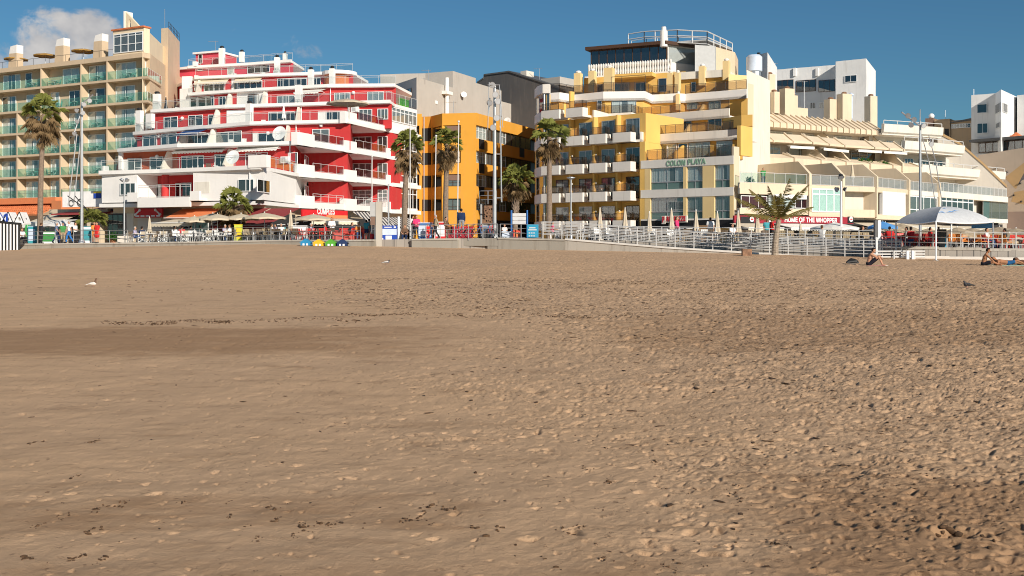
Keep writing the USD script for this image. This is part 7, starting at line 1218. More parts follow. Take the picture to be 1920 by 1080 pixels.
# ---------------------------------------------------------------- chairs and tables
for px, sw in ((268, 'x'), (305, 'x'), (346, 'x'), (390, 'x')):
    b = gP(px, .9); chair('x', 'parasol_sand', 'white_paint', 'white folding chair with crossed legs by the left railing', b, 180 + R.uniform(-14, 14), 'white folding chairs by the railing', name='folding_chair')
for i, (a, e, seat, fr_, n, lb, gr, nm, o0, o1) in enumerate(((242, 350, 'wicker', 'steel', 12, 'dark cafe chair on the left cafe terrace', 'dark chairs of the left cafe', 'cafe_chair', 1.2, 5.5), (330, 420, 'plastic_white', 'plastic_white', 12, 'white chair on the left cafe terrace', 'white chairs of the left cafe', 'white_chair', 1, 5), (420, 560, 'wicker', 'steel', 22, 'dark cafe chair below the maroon awnings', 'dark chairs below the maroon awnings', 'cafe_chair', .9, 5.5), (440, 545, 'khaki_cloth', 'chrome', 8, 'tan chair below the maroon awnings', 'tan chairs below the maroon awnings', 'tan_chair', .9, 4), (545, 690, 'plastic_red', 'plastic_red', 22, 'red chair by the restaurant corner', 'red chairs by the restaurant corner', 'red_chair', .9, 4.5), (580, 625, 'wicker', 'steel', 5, 'dark wicker chair by the red restaurant', 'wicker chairs by the restaurant', 'cafe_chair', .9, 2),
     (1030, 1340, 'wicker', 'steel', 34, 'dark terrace chair behind the ramp rails', 'dark chairs behind the ramp', 'cafe_chair', 4.2, 10), (1060, 1330, 'plastic_white', 'plastic_white', 7, 'white terrace chair behind the ramp rails', 'white chairs behind the ramp', 'white_chair', 4.2, 8), (1345, 1450, 'wicker', 'steel', 16, 'dark chair left of the coconut palm', 'dark chairs near the coconut palm', 'cafe_chair', 4.2, 9), (1460, 1640, 'khaki_cloth', 'chrome', 30, 'tan chair of the burger terrace', 'tan chairs of the burger terrace', 'tan_chair', 4.2, 9), (1660, 1765, 'plastic_red', 'plastic_red', 18, 'red chair left of the beach tent', 'red chairs left of the tent', 'red_chair', 3.4, 9), (1765, 1930, 'orange_cloth', 'steel', 34, 'orange chair right of the beach tent', 'orange chairs right of the tent', 'orange_chair', 3.2, 9), (1850, 1930, 'plastic_red', 'plastic_red', 8, 'red chair at the far right terrace', 'red chairs at the far right', 'red_chair', 3.2, 6))):
    for k in range(n): px = a + (e - a) * (k + R.random() * .8) / n; b = gP(px, R.uniform(o0, o1)); chair('p', seat, fr_, lb, b, R.choice([0, 90, 180, 270]) + R.uniform(-25, 25), gr, name=nm)
for a, e, top, n, lb, gr, o0, o1 in ((245, 420, 'plastic_white', 10, 'round white table on the left cafe terrace', 'white tables of the left cafe', 1.5, 5), (425, 560, 'wicker', 9, 'dark round table below the maroon awnings', 'dark tables below the awnings', 1.5, 5), (560, 690, 'plastic_red', 8, 'red round table by the restaurant corner', 'red tables by the restaurant', 1.5, 4), (1040, 1340, 'plastic_white', 14, 'white round table behind the ramp', 'white tables behind the ramp', 4.5, 9), (1350, 1640, 'wood', 16, 'wooden round table of the burger terrace', 'wooden tables of the burger terrace', 4.5, 9), (1660, 1930, 'orange_cloth', 20, 'orange covered table behind the tent', 'orange tables behind the tent', 3.8, 9)):
    for k in range(n): px = a + (e - a) * (k + R.random() * .8) / n; b = gP(px, R.uniform(o0, o1)); table(top, 'steel', lb, b, 0, gr, name=top.split('_')[-1] + '_table' if 0 else 'cafe_table')
# bicycles
def bicycle(label, loc, rz, frame):
    t = thing('bicycle', label, 'bicycle', loc, rz); fr_ = MB()
    for x in (-.53, .53):
        w = MB(); v = []
        for a in np.linspace(0, 2 * math.pi, 21): v.append((x + .33 * math.cos(a), 0, .34 + .33 * math.sin(a)))
        w.path(v, .022, 5); wp = part(t, 'wheel', w, 'rubber'); s = MB()
        for a in np.linspace(0, 2 * math.pi, 9)[:-1]: s.tube((x, 0, .34), (x + .32 * math.cos(a), 0, .34 + .32 * math.sin(a)), .005, n=3)
        part(wp, 'spokes', s, 'chrome')
    for a, b in (((-.53, 0, .34), (-.15, 0, .33)), ((-.53, 0, .34), (-.25, 0, .8)), ((-.15, 0, .33), (-.27, 0, .9)), ((-.15, 0, .33), (.38, 0, .82)), ((-.24, 0, .78), (.36, 0, .88)), ((.53, 0, .34), (.36, 0, .95))): fr_.tube(a, b, .02, n=6)
    part(t, 'frame', fr_, frame); part(t, 'handlebar', MB().path([(.36, -.28, 1.02), (.40, -.1, .99), (.36, 0, .96), (.40, .1, .99), (.36, .28, 1.02)], .015, 5), 'black'); part(t, 'saddle', MB().hexa([(-.4, -.08, .9), (-.13, -.03, .92), (-.13, .03, .92), (-.4, .08, .9), (-.4, -.08, .95), (-.13, -.03, .95), (-.13, .03, .95), (-.4, .08, .95)]), 'black'); part(t, 'pedals', MB().tube((-.15, -.18, .2), (-.15, .18, .46), .02, n=5).tube((-.15, -.25, .2), (-.15, -.12, .2), .03, n=5), 'steel')
for px, off, rz, mt, lb in ((866, 1.2, 20, 'sign_red', 'red bicycle at the left of the bicycle row'), (880, 1.6, -30, 'black', 'black bicycle second in the bicycle row'), (893, 1.0, 12, 'sign_red', 'red framed bicycle leaning in the middle of the row'), (906, 1.1, 4, 'plastic_blue', 'blue bicycle seen side on right of the row'), (920, 1.6, 70, 'sign_red', 'red bicycle beside the tall floodlight mast foot'), (933, 1.2, 80, 'black', 'black bicycle leaning on the tall floodlight mast')): bicycle(lb, gP(px, off), rz, mt)
# small street furniture
def boxthing(name, label, cat, px, off, w, d, h, mat, trim, z=0): b = gP(px, off) + np.array([0, 0, z]); t = thing(name, label, cat, b); part(t, 'body', MB().box(-w / 2, w / 2, -d / 2, d / 2, 0, h), mat); part(t, 'top', MB().box(-w / 2 - .02, w / 2 + .02, -d / 2 - .02, d / 2 + .02, h + .002, h + .05), trim); part(t, 'face', MB().box(-w / 2 + .05, w / 2 - .05, -d / 2 - .012, -d / 2 - .002, h * .15, h * .85), trim); return t
boxthing('kiosk_box', 'blue and pale ice box on the promenade right of the pink dressed walker', 'box', 797, 2, 1.0, .6, 1.15, 'plastic_blue', 'sign_pale'); boxthing('vending_box', 'red vending box behind the third flagpole', 'box', 826, 3, .75, .6, 1.2, 'sign_red', 'sign_white'); boxthing('menu_board', 'yellow and green menu board beside the bushy palm', 'sign', 447, 2.3, .6, .3, 1.25, 'banner_lime', 'sign_yellow'); boxthing('menu_board', 'teal and white menu stand by the low green palm', 'sign', 166, 4.0, .9, .25, 1.35, 'sign_white', 'teal_cloth'); boxthing('stall_counter', 'pale souvenir counter with green goods at the left', 'stall', 92, 5.5, 1.3, .6, .95, 'white_paint', 'green_cloth'); boxthing('postcard_rack', 'teal postcard rack at the left souvenir shop', 'rack', 62, 8, .7, .5, 1.5, 'teal_cloth', 'sign_pale'); boxthing('cool_box', 'light blue low box beside the white slatted board', 'box', 953, 1.2, .9, .5, .45, 'sign_pale', 'sign_pale'); boxthing('flower_pot', 'bright red planter at the foot of the short palm', 'planter', 969, 1.0, .5, .5, .55, 'sign_red', 'terracotta'); boxthing('white_counter', 'white counter under the maroon awning', 'counter', 560, 4.5, 1.4, .6, 1.1, 'white_paint', 'white_paint'); boxthing('low_bench', 'long pale pink bench beside the side street', 'bench', 655, 2, 2.4, .6, .5, 'awning_red', 'awning_red')
t = thing('surfboard', 'green surfboard standing upright at the left souvenir shop', 'surfboard', gP(52, 8)); v = [( .27 * math.sin(math.pi * min(1, (q * .96 + .03))) ** .6, q * 2.1) for q in np.linspace(0, 1, 14)]; tt = trimesh.creation.extrude_polygon(Polygon([(x, z) for x, z in v] + [(-x, z) for x, z in v[::-1]]).buffer(0), .07, engine='earcut'); part(t, 'board', MB().raw(np.array([(a, c, b) for a, b, c in tt.vertices]), tt.faces), 'green_mesh'); part(t, 'stringer', MB().box(-.012, .012, -.005, -.001, .1, 2.0), 'sign_white')
for px, r, lb in ((212, .5, 'low green shrub left of the dark glass door'), (958, .01, '')):
    if lb: bush('shrub', lb, gP(px, 9), .6, 150, 31)
# ---------------------------------------------------------------- people
def limb_hull(a, b, ra, rb, seg=10):
    return m3.Manifold.batch_hull([m3.Manifold.sphere(ra, seg).translate(list(map(float, a))), m3.Manifold.sphere(rb, seg).translate(list(map(float, b)))])
def union(l): return m3.Manifold.batch_boolean(l, m3.OpType.Add)
def to_mb(man, length=None, it=6):
    if length: man = man.refine_to_length(length)
    g = man.to_mesh(); t = trimesh.Trimesh(g.vert_properties[:, :3], g.tri_verts, process=True)
    if it: trimesh.smoothing.filter_taubin(t, iterations=it)
    return MB().raw(t.vertices, t.faces)
# joints for a standing figure facing -y, 1.72 m tall
def skeleton(pose):
    J = dict(pel=(0, 0, .93), ch=(0, 0, 1.25), nk=(0, 0, 1.46), hd=(0, -.02, 1.60), sL=(.19, 0, 1.41), sR=(-.19, 0, 1.41), eL=(.24, .02, 1.13), eR=(-.24, .02, 1.13), hL=(.23, -.06, .87), hR=(-.23, -.06, .87), pL=(.10, 0, .90), pR=(-.10, 0, .90), kL=(.11, -.02, .50), kR=(-.11, -.02, .50), aL=(.11, .02, .08), aR=(-.11, .02, .08), tL=(.12, -.15, .04), tR=(-.12, -.15, .04))
    if pose == 'walk': J.update(kL=(.10, -.17, .52), aL=(.10, -.22, .09), tL=(.11, -.38, .06), kR=(-.10, .06, .50), aR=(-.10, .30, .12), tR=(-.11, .16, .04), eL=(.24, .10, 1.15), hL=(.22, .16, .92), eR=(-.24, -.06, 1.15), hR=(-.21, -.24, .95))
    if pose == 'carry': J.update(eL=(.25, -.02, 1.14), hL=(.12, -.26, 1.12), eR=(-.25, -.02, 1.14), hR=(-.12, -.26, 1.10), aL=(.13, -.06, .08), tL=(.14, -.22, .04))
    if pose == 'sit': J = {k: (v[0], v[1], v[2] - .43) for k, v in J.items()}; J.update(kL=(.13, -.42, .52), kR=(-.13, -.42, .52), aL=(.13, -.42, .08), aR=(-.13, -.42, .08), tL=(.14, -.58, .04), tR=(-.14, -.58, .04), eL=(.25, -.08, .72), eR=(-.25, -.08, .72), hL=(.15, -.33, .68), hR=(-.15, -.33, .68))
    if pose == 'hug': # seated on the sand, knees drawn up, arms around them
        J = dict(pel=(0, .10, .12), ch=(0, .02, .42), nk=(0, -.06, .62), hd=(0, -.13, .76), sL=(.18, -.03, .57), sR=(-.18, -.03, .57), eL=(.21, -.26, .44), eR=(-.21, -.26, .44), hL=(.03, -.44, .42), hR=(-.03, -.44, .38), pL=(.10, .06, .12), pR=(-.10, .06, .12), kL=(.13, -.40, .46), kR=(-.13, -.38, .47), aL=(.11, -.52, .07), aR=(-.11, -.56, .07), tL=(.12, -.68, .04), tR=(-.12, -.72, .04))
    if pose == 'lean': # seated on the sand leaning over a companion
        J = dict(pel=(0, .10, .12), ch=(0, .03, .42), nk=(0, -.05, .63), hd=(0, -.12, .77), sL=(.18, -.02, .58), sR=(-.18, -.02, .58), eL=(.24, -.22, .38), eR=(-.23, -.24, .36), hL=(.18, -.42, .16), hR=(-.15, -.44, .16), pL=(.10, .06, .12), pR=(-.10, .06, .12), kL=(.24, -.32, .20), kR=(-.24, -.34, .20), aL=(.05, -.58, .08), aR=(-.10, -.62, .08), tL=(-.04, -.70, .05), tR=(-.2, -.72, .05))
    if pose == 'lie':  # lying on the back along -y, head at +y... propped on the elbows
        J = dict(pel=(0, -.1, .13), ch=(0, .24, .20), nk=(0, .42, .28), hd=(0, .55, .34), sL=(.18, .38, .22), sR=(-.18, .38, .22), eL=(.28, .40, .07), eR=(-.28, .40, .07), hL=(.26, .14, .06), hR=(-.26, .14, .06), pL=(.10, -.12, .12), pR=(-.10, -.12, .12), kL=(.14, -.56, .14), kR=(-.14, -.55, .24), aL=(.14, -.98, .08), aR=(-.15, -.92, .08), tL=(.17, -1.06, .2), tR=(-.17, -1.0, .2))
    return {k: np.array(v, float) for k, v in J.items()}
_fig = {}
def figure(pose, female=False, fine=False):
    key = (pose, female, fine)
    if key in _fig: return _fig[key]
    J = skeleton(pose); sg = 12; L = []; sw = .9 if female else 1.0
    H = lambda a, b, ra, rb: limb_hull(J[a] if isinstance(a, str) else a, J[b] if isinstance(b, str) else b, ra, rb, sg)
    for s in 'LR': J['s' + s] = J['nk'] + (J['s' + s] - J['nk']) * np.array([sw, 1, 1])
    sp = lambda p, r: m3.Manifold.sphere(r, sg).translate(list(map(float, p)))
    ax = np.array([1., 0, 0])
    torso = [m3.Manifold.batch_hull([sp(J['ch'] + ax * .10, .115), sp(J['ch'] - ax * .10, .115), sp(J['sL'] * .75 + J['nk'] * .25 - [0, 0, .03], .075), sp(J['sR'] * .75 + J['nk'] * .25 - [0, 0, .03], .075)]), m3.Manifold.batch_hull([sp(J['ch'] + ax * .08, .11), sp(J['ch'] - ax * .08, .11), sp(J['pel'] + ax * .075, .115 if not female else .125), sp(J['pel'] - ax * .075, .115 if not female else .125)])]
    arms = [H('s' + s, 'e' + s, .056, .043) for s in 'LR']; fore = [H('e' + s, 'h' + s, .043, .028) for s in 'LR']
    hip = [H('p' + s, 'k' + s, .088, .058) for s in 'LR']; shin = [H('k' + s, 'a' + s, .056, .036) for s in 'LR']; feet = [H('a' + s, 't' + s, .042, .033) for s in 'LR']
    up = J['hd'] - J['nk']; up /= np.linalg.norm(up); fw = np.array([0, -1., 0]) if pose != 'lie' else np.array([0, -.7, .7]); fw = fw - up * fw.dot(up); fw /= np.linalg.norm(fw); h = J['hd']; sd = np.cross(fw, up)
    head = [m3.Manifold.batch_hull([sp(h + up * .05 - fw * .015, .088), sp(h - up * .04 + fw * .03, .062), sp(h - up * .085 + fw * .045, .032)]), limb_hull(J['nk'] - up * .02, h - up * .03, .055, .052, sg), limb_hull(h + up * .015 + fw * .09, h - up * .02 + fw * .108, .010, .014, 8)] + [sp(h + sd * s * .085 - fw * .005, .022) for s in (-1, 1)] + [limb_hull(h + sd * s * .05 + up * .032 + fw * .078, h + sd * s * .018 + up * .03 + fw * .083, .012, .012, 8) for s in (-1, 1)] + [limb_hull(h + sd * .022 - up * .06 + fw * .082, h - sd * .022 - up * .06 + fw * .082, .010, .010, 8)]
    hands = []
    for s, o in (('L', 1), ('R', -1)):
        w = J['h' + s]; d = w - J['e' + s]; d /= np.linalg.norm(d); sdv = np.cross(d, [0, 0, 1.0]); sdv = sdv / max(np.linalg.norm(sdv), .1) if np.linalg.norm(sdv) > .1 else ax; nn = np.cross(sdv, d)
        hands.append(m3.Manifold.batch_hull([sp(w, .026), sp(w + d * .075 + sdv * .028, .016), sp(w + d * .075 - sdv * .028, .016)]))
        for i, ln in enumerate((.066, .076, .07, .055)): b0 = w + d * .08 + sdv * (.03 - .02 * i); m = b0 + d * ln * .55 - nn * .012; e = m + d * ln * .38 - nn * .028; hands += [limb_hull(b0, m, .0105, .0095, 8), limb_hull(m, e, .0095, .008, 8)]
        hands.append(limb_hull(w + d * .03 + sdv * .028, w + d * .07 + sdv * .062 - nn * .02, .012, .0095, 8))
    body = union(torso + arms + fore + hip + shin + feet + head + hands)
    G = lambda l: to_mb(union(l), .07 if not fine else .03, 4)
    infl = lambda a, b, ra, rb, k=.014: limb_hull(J[a], J[b] , ra + k, rb + k, sg)
    t2 = [m3.Manifold.batch_hull([sp(J['ch'] + ax * .10, .13), sp(J['ch'] - ax * .10, .13), sp(J['sL'] * .78 + J['nk'] * .22 - [0, 0, .03], .088), sp(J['sR'] * .78 + J['nk'] * .22 - [0, 0, .03], .088)]), m3.Manifold.batch_hull([sp(J['ch'] + ax * .08, .127), sp(J['ch'] - ax * .08, .127), sp(J['pel'] + ax * .085 + up * .04, .13), sp(J['pel'] - ax * .085 + up * .04, .13)])]
    shirt = t2 + [limb_hull(J['s' + s], J['s' + s] * .35 + J['e' + s] * .65, .072, .064, sg) for s in 'LR']
    longs = t2 + [infl('s' + s, 'e' + s, .056, .046) for s in 'LR'] + [limb_hull(J['e' + s], J['e' + s] * .15 + J['h' + s] * .85, .058, .044, sg) for s in 'LR']
    hips = [m3.Manifold.batch_hull([sp(J['pel'] + ax * .08, .128), sp(J['pel'] - ax * .08, .128), sp(J['pL'], .112), sp(J['pR'], .112)])]
    trous = hips + [infl('p' + s, 'k' + s, .09, .062) for s in 'LR'] + [limb_hull(J['k' + s], J['k' + s] * .1 + J['a' + s] * .9, .074, .06, sg) for s in 'LR']
    shorts = hips + [limb_hull(J['p' + s], J['p' + s] * .35 + J['k' + s] * .65, .106, .086, sg) for s in 'LR']
    skirt = hips + [m3.Manifold.batch_hull([sp(J['pL'], .12), sp(J['pR'], .12), sp(J['kL'] * .9 + J['pL'] * .1, .12), sp(J['kR'] * .9 + J['pR'] * .1, .12)])]
    shoes = [limb_hull(J['a' + s] - [0, 0, .02], J['t' + s], .05, .042, sg) for s in 'LR']
    hr = [m3.Manifold.batch_hull([sp(h + up * .062 - fw * .028, .092), sp(h + up * .0 - fw * .045, .078)])]
    if female: hr.append(limb_hull(h - fw * .06, J['nk'] - fw * .09 - up * .08, .07, .05, sg))
    out = dict(body=to_mb(body, .05 if not fine else .022, 4), shirt=G(shirt), long_shirt=G(longs), trousers=G(trous), shorts=G(shorts), skirt=G(skirt), shoes=G(shoes), hair=to_mb(union(hr), .05, 2))
    _fig[key] = out; return out
def person(label, loc, rz, pose='stand', top=('shirt', 'white_cloth'), low=('trousers', 'denim'), hair='hair_dark', skin='skin', female=False, shoes='dark_cloth', fine=False, sc=1.0, group=None):
    g = figure(pose, female, fine); t = thing('person', label, 'person', loc, rz, group, sc); part(t, 'body', g['body'], skin, smooth=60)
    if top: part(t, top[0], g[top[0]], top[1], smooth=60)
    if low: part(t, low[0], g[low[0]], low[1], smooth=60)
    if hair: part(t, 'hair', g['hair'], hair, smooth=60)
    if shoes: part(t, 'shoes', g['shoes'], shoes, smooth=60)
    return t
def PP(label, px, off, rz, z=0.0, **k): return person(label, gP(px, off) + np.array([0, 0, z]), rz, **k)
S_, L_, T_, H_, K_ = 'shirt', 'long_shirt', 'trousers', 'shorts', 'skirt'
PP('person in a white top sitting by the striped cabin', 41, 1.6, 60, pose='sit', top=(S_, 'white_cloth'), low=(T_, 'dark_cloth'))
PP('person in black clothes standing at the souvenir stall', 77, 2.6, 150, pose='carry', top=(L_, 'dark_cloth'), low=(T_, 'dark_cloth'), hair='hair_brown')
PP('person in a blue grey shirt and dark trousers walking at the left', 106, 2.0, 100, pose='walk', top=(S_, 'slate_cloth'), low=(T_, 'navy'), hair='hair_grey')
PP('person in a green top near the souvenir shop', 118, 5.0, 20, pose='stand', top=(S_, 'green_cloth'), low=(T_, 'khaki_cloth'))
PP('tall person in white shirt and bright blue trousers', 130, 2.2, -70, pose='walk', top=(S_, 'white_cloth'), low=(T_, 'blue_trousers'), hair='hair_grey', sc=1.08)
PP('person in white with a black bag strap beside the tall mast', 141, 2.6, 80, pose='carry', top=(S_, 'white_cloth'), low=(T_, 'dark_cloth'))
PP('person in an orange top left of the red dressed one', 177, 3.2, 30, pose='carry', top=(S_, 'orange_cloth'), low=(H_, 'orange_cloth'), female=True, hair='hair_brown')
PP('person in a long red dress near the white building corner', 182, 3.0, -20, pose='stand', top=(S_, 'red_cloth'), low=(K_, 'red_cloth'), female=True)
for px, off, top, rz, hr, lb in ((253, 2.2, 'lilac_cloth', 90, 'hair_grey', 'seated guest in a lilac top at the left cafe'), (266, 2.4, 'navy', 180, 'hair_dark', 'seated guest in a navy top seen from behind'), (327, 4.2, 'white_cloth', 170, 'hair_dark', 'dark haired guest in a white shirt at the left cafe'), (341, 4.2, 'red_cloth', 185, 'hair_dark', 'guest in a red shirt at the left cafe'), (357, 5, 'dark_cloth', 150, 'hair_dark', 'guest in a dark top beside the red shirted one'), (422, 2.4, 'lilac_cloth', 60, 'hair_grey', 'guest in a pale top beside the bushy palm'), (431, 2.0, 'white_cloth', -90, 'hair_brown', 'guest in white right of the bushy palm trunk'), (509, 3, 'white_cloth', 120, 'hair_brown', 'seated guest in white below the left maroon awning'), (517, 4, 'lilac_cloth', -60, 'hair_dark', 'seated guest in lilac below the left maroon awning'), (527, 3.4, 'white_cloth', 30, 'hair_grey', 'grey haired seated guest in white below the right awning'), (537, 4.2, 'teal_cloth', 200, 'hair_dark', 'seated guest in teal below the right awning'), (583, 3, 'lilac_cloth', 90, 'hair_grey', 'seated guest in pale clothes by the red restaurant'), (610, 2.5, 'red_cloth', -90, 'hair_brown', 'seated guest in red by the red restaurant'), (660, 2.2, 'navy', 70, 'hair_dark', 'seated person in navy below the striped awning'), (673, 2.0, 'skin', 10, 'hair_brown', 'bare armed seated person at the side street')):
    PP(lb, px, off, rz, pose='sit', top=(S_, top if top != 'skin' else 'orange_cloth'), low=(T_, 'denim' if px % 2 else 'khaki_cloth'), hair=hr, female=px % 3 == 0)
PP('waiter in white standing by the red restaurant', 622, 4, 10, pose='carry', top=(L_, 'white_cloth'), low=(T_, 'dark_cloth'))
PP('child in a teal shirt standing below the striped awning', 687, 1.6, 160, pose='stand', top=(S_, 'teal_cloth'), low=(H_, 'plastic_blue' if 0 else 'navy'), sc=.85)
PP('person in a pale yellow top beside the child', 692, 2.2, 200, pose='stand', top=(S_, 'khaki_cloth'), low=(H_, 'grey_cloth'), sc=.9)
PP('person in patterned top sitting on the beach steps', 759, 1.2, 0, pose='sit', top=(S_, 'brown_cloth'), low=(T_, 'navy'), female=True, z=-.25)
PP('person in a bright pink jacket and dark trousers', 781, 1.6, 15, pose='carry', top=(L_, 'pink_cloth'), low=(T_, 'dark_cloth'), hair='hair_brown', female=True)
PP('person in a white shirt half hidden behind the second flagpole', 773.5, 1.9, 80, pose='stand', top=(S_, 'white_cloth'), low=(T_, 'grey_cloth'))
PP('small child in red near the blue ice box', 802, 1.1, 10, pose='stand', top=(S_, 'red_cloth'), low=(T_, 'red_cloth'), sc=.62, hair='hair_brown')
PP('person in a khaki coat behind the third flagpole', 817, 1.3, -70, pose='walk', top=(L_, 'khaki_cloth'), low=(T_, 'dark_cloth'), hair='hair_grey')
PP('person in a dark patterned top behind the bicycles', 836, 3, 60, pose='sit', top=(S_, 'brown_cloth'), low=(T_, 'brown_cloth'), z=.3)
PP('person in a navy jacket seen from behind, above the bicycles', 865, 2.2, 175, pose='stand', top=(L_, 'navy'), low=(T_, 'grey_cloth'), z=.35, sc=1.05)
PP('small child in white sitting beside the tall mast', 946, 1.2, 0, pose='sit', top=(S_, 'white_cloth'), low=(K_, 'white_cloth'), sc=.75, female=True, hair='hair_brown')
PP('person in a pink top behind the start of the ramp', 1036, 3, 90, pose='sit', top=(S_, 'pink_cloth'), low=(T_, 'grey_cloth'), female=True)
PP('walker in a hot pink top on the ramp below the bar sign', 1269, 3.6, 60, pose='walk', top=(L_, 'pink_cloth'), low=(T_, 'grey_cloth'), female=True, hair='hair_brown')
PP('person in a white shirt standing by the wooden screen', 1332, 5.5, 170, pose='stand', top=(S_, 'white_cloth'), low=(T_, 'grey_cloth'))
PP('seated person in pink and white left of the coconut palm', 1373, 4.6, 30, pose='sit', top=(S_, 'white_cloth'), low=(T_, 'khaki_cloth'))
PP('person in a red top partly behind the coconut palm trunk', 1447, 6, 100, pose='carry', top=(S_, 'red_cloth'), low=(T_, 'dark_cloth'))
PP('person in a turquoise top left of the coconut palm trunk', 1438, 7, 10, pose='stand', top=(S_, 'teal_cloth'), low=(T_, 'dark_cloth'))
for px, off, top, lb in ((1541, 5, 'white_cloth', 'seated guest in white on the burger terrace'), (1617, 5, 'dark_cloth', 'seated guest in dark clothes at the end of the burger terrace'), (1668, 4.5, 'red_cloth', 'seated guest in red right of the white column'), (1700, 5, 'white_cloth', 'seated guest in white left of the tent pole'), (1708, 4, 'red_cloth', 'seated guest in red left of the tent pole'), (1744, 5, 'red_cloth', 'seated guest in red behind the front tent pole'), (1850, 4, 'white_cloth', 'seated guest in white behind the right tent pole'), (1884, 4.5, 'dark_cloth', 'seated guest in dark clothes at the right edge')): PP(lb, px, off, (px * 37) % 360, pose='sit', top=(S_, top), low=(T_, 'denim'), hair='hair_brown' if px % 2 else 'hair_dark')
b = Fs[0].pt(Fs[0].u(1431, -2.2), -2.2, zl - .1); person('person in a green shirt on the first cream terrace', b, 0, 'stand', ('shirt', 'green_cloth'), ('trousers', 'dark_cloth'))
b = YF.pt(yU(1129, -.4), -.4, YB[1] - .7); person('person in a white shirt on a yellow hotel balcony', b, 10, 'carry', ('shirt', 'white_cloth'), ('trousers', 'dark_cloth'))
# on the sand
def sandspot(px, py): p = sandpos(px, py); return np.array([p[0], p[1], sand_z(p[0], p[1]) - .02])
p = sandspot(1633, 497); person('bare chested man sitting on the sand hugging his knees', p, 62, 'hug', None, ('shorts', 'swim_dark'), 'hair_dark', 'skin', False, None, True)
t = thing('beach_towel', 'pale towel under the man hugging his knees', 'towel', p + np.array([0.05, -.02, .012]), 62); part(t, 'cloth', MB().box(-.35, .35, -.65, .35, 0, .012), 'towel_pink'); part(t, 'hem', MB().box(-.35, .35, -.70, -.651, 0, .014), 'white_cloth')
p = sandspot(1848, 496.5); person('tanned man sitting on the sand leaning towards his companion', p, 68, 'lean', None, ('shorts', 'swim_dark'), 'hair_dark', 'skin_tan', False, None, True)
p2 = sandspot(1884, 496.5); person('person lying on a towel in dark blue swimwear', p2, 84, 'lie', None, ('shorts', 'swim_blue'), 'hair_dark', 'skin_tan', True, None, True)
t = thing('beach_towel', 'mint green towel under the lying person', 'towel', p2 + np.array([0, -.02, .012]), 84); part(t, 'cloth', MB().box(-.42, .42, -.9, .8, 0, .012), 'towel_green'); part(t, 'hem', MB().box(-.42, .42, -.95, -.901, 0, .014), 'white_cloth')
p = sandspot(1912, 496.5); person('tanned person lying at the right edge of the beach', p + np.array([.5, .2, 0]), 80, 'lie', None, ('shorts', 'swim_dark'), 'hair_dark', 'skin_dark', False, None, True)
def blob(parts_, it=4, ln=.04): return to_mb(union(parts_), ln, it)
p = sandspot(1599, 493.5); t = thing('black_bag', 'black bag lying on the sand beside the sitting man', 'bag', p, 15); sp_ = lambda c, r: m3.Manifold.sphere(r, 14).translate(list(c))
part(t, 'body', blob([m3.Manifold.batch_hull([sp_((-.3, 0, .08), .08), sp_((.32, .05, .06), .07), sp_((-.05, .05, .2), .1), sp_((.1, -.08, .12), .12)])]), 'black', smooth=True); part(t, 'strap', MB().path([(-.3, 0, .1), (-.38, -.1, .05), (-.2, -.18, .03), (.1, -.2, .04), (.3, -.05, .08)], .02, 6), 'dark_grey')
def pigeon(label, loc, rz, bodym, neckm, wing, sc=1.0, up=1.0):
    t = thing('pigeon', label, 'pigeon', loc, rz, None, sc); sp = lambda c, r: m3.Manifold.sphere(r, 12).translate([float(x) for x in c])
    part(t, 'body', blob([m3.Manifold.batch_hull([sp((.06, 0, .13), .062), sp((-.06, 0, .125), .05), sp((-.14, 0, .11), .022)]), m3.Manifold.batch_hull([sp((-.12, 0, .115), .024), sp((-.24, .022, .085), .008), sp((-.24, -.022, .085), .008)])], 4, .02), bodym, smooth=True)
    part(t, 'neck', blob([limb_hull((.08, 0, .15), (.10, 0, .15 + .09 * up), .045, .026), limb_hull((.10, 0, .15 + .09 * up), (.115, 0, .17 + .10 * up), .026, .028), limb_hull((.13, 0, .17 + .1 * up), (.165, 0, .16 + .1 * up), .01, .004, 8)], 3, .015), neckm, smooth=True)
    for s in (-1, 1): part(t, 'wing', blob([m3.Manifold.batch_hull([sp((.04, s * .052, .145), .025), sp((-.08, s * .045, .13), .022), sp((-.2, s * .02, .105), .008)])], 2, .02), wing, smooth=True); part(t, 'leg', MB().tube((.01, s * .025, 0), (.01, s * .03, .09), .006, n=5).tube((.01, s * .025, .004), (.05, s * .035, .004), .005, n=4).tube((.01, s * .025, .004), (.05, s * .01, .004), .005, n=4), 'pigeon_pink')
pigeon('white pigeon with a brown neck on the smooth sand at the left', sandspot(174, 536), 12, 'pigeon_white', 'brown_cloth', 'pigeon_white', .9, 1.35)
pigeon('grey pigeon crouching on the sand in the middle', sandspot(725, 496), 10, 'pigeon_grey', 'pigeon_dark', 'pigeon_white', 1.1, .35)
pigeon('small dark pigeon on the trodden sand at the right', sandspot(1814, 539.5), 190, 'pigeon_dark', 'pigeon_dark', 'pigeon_dark', 1.05, .5)
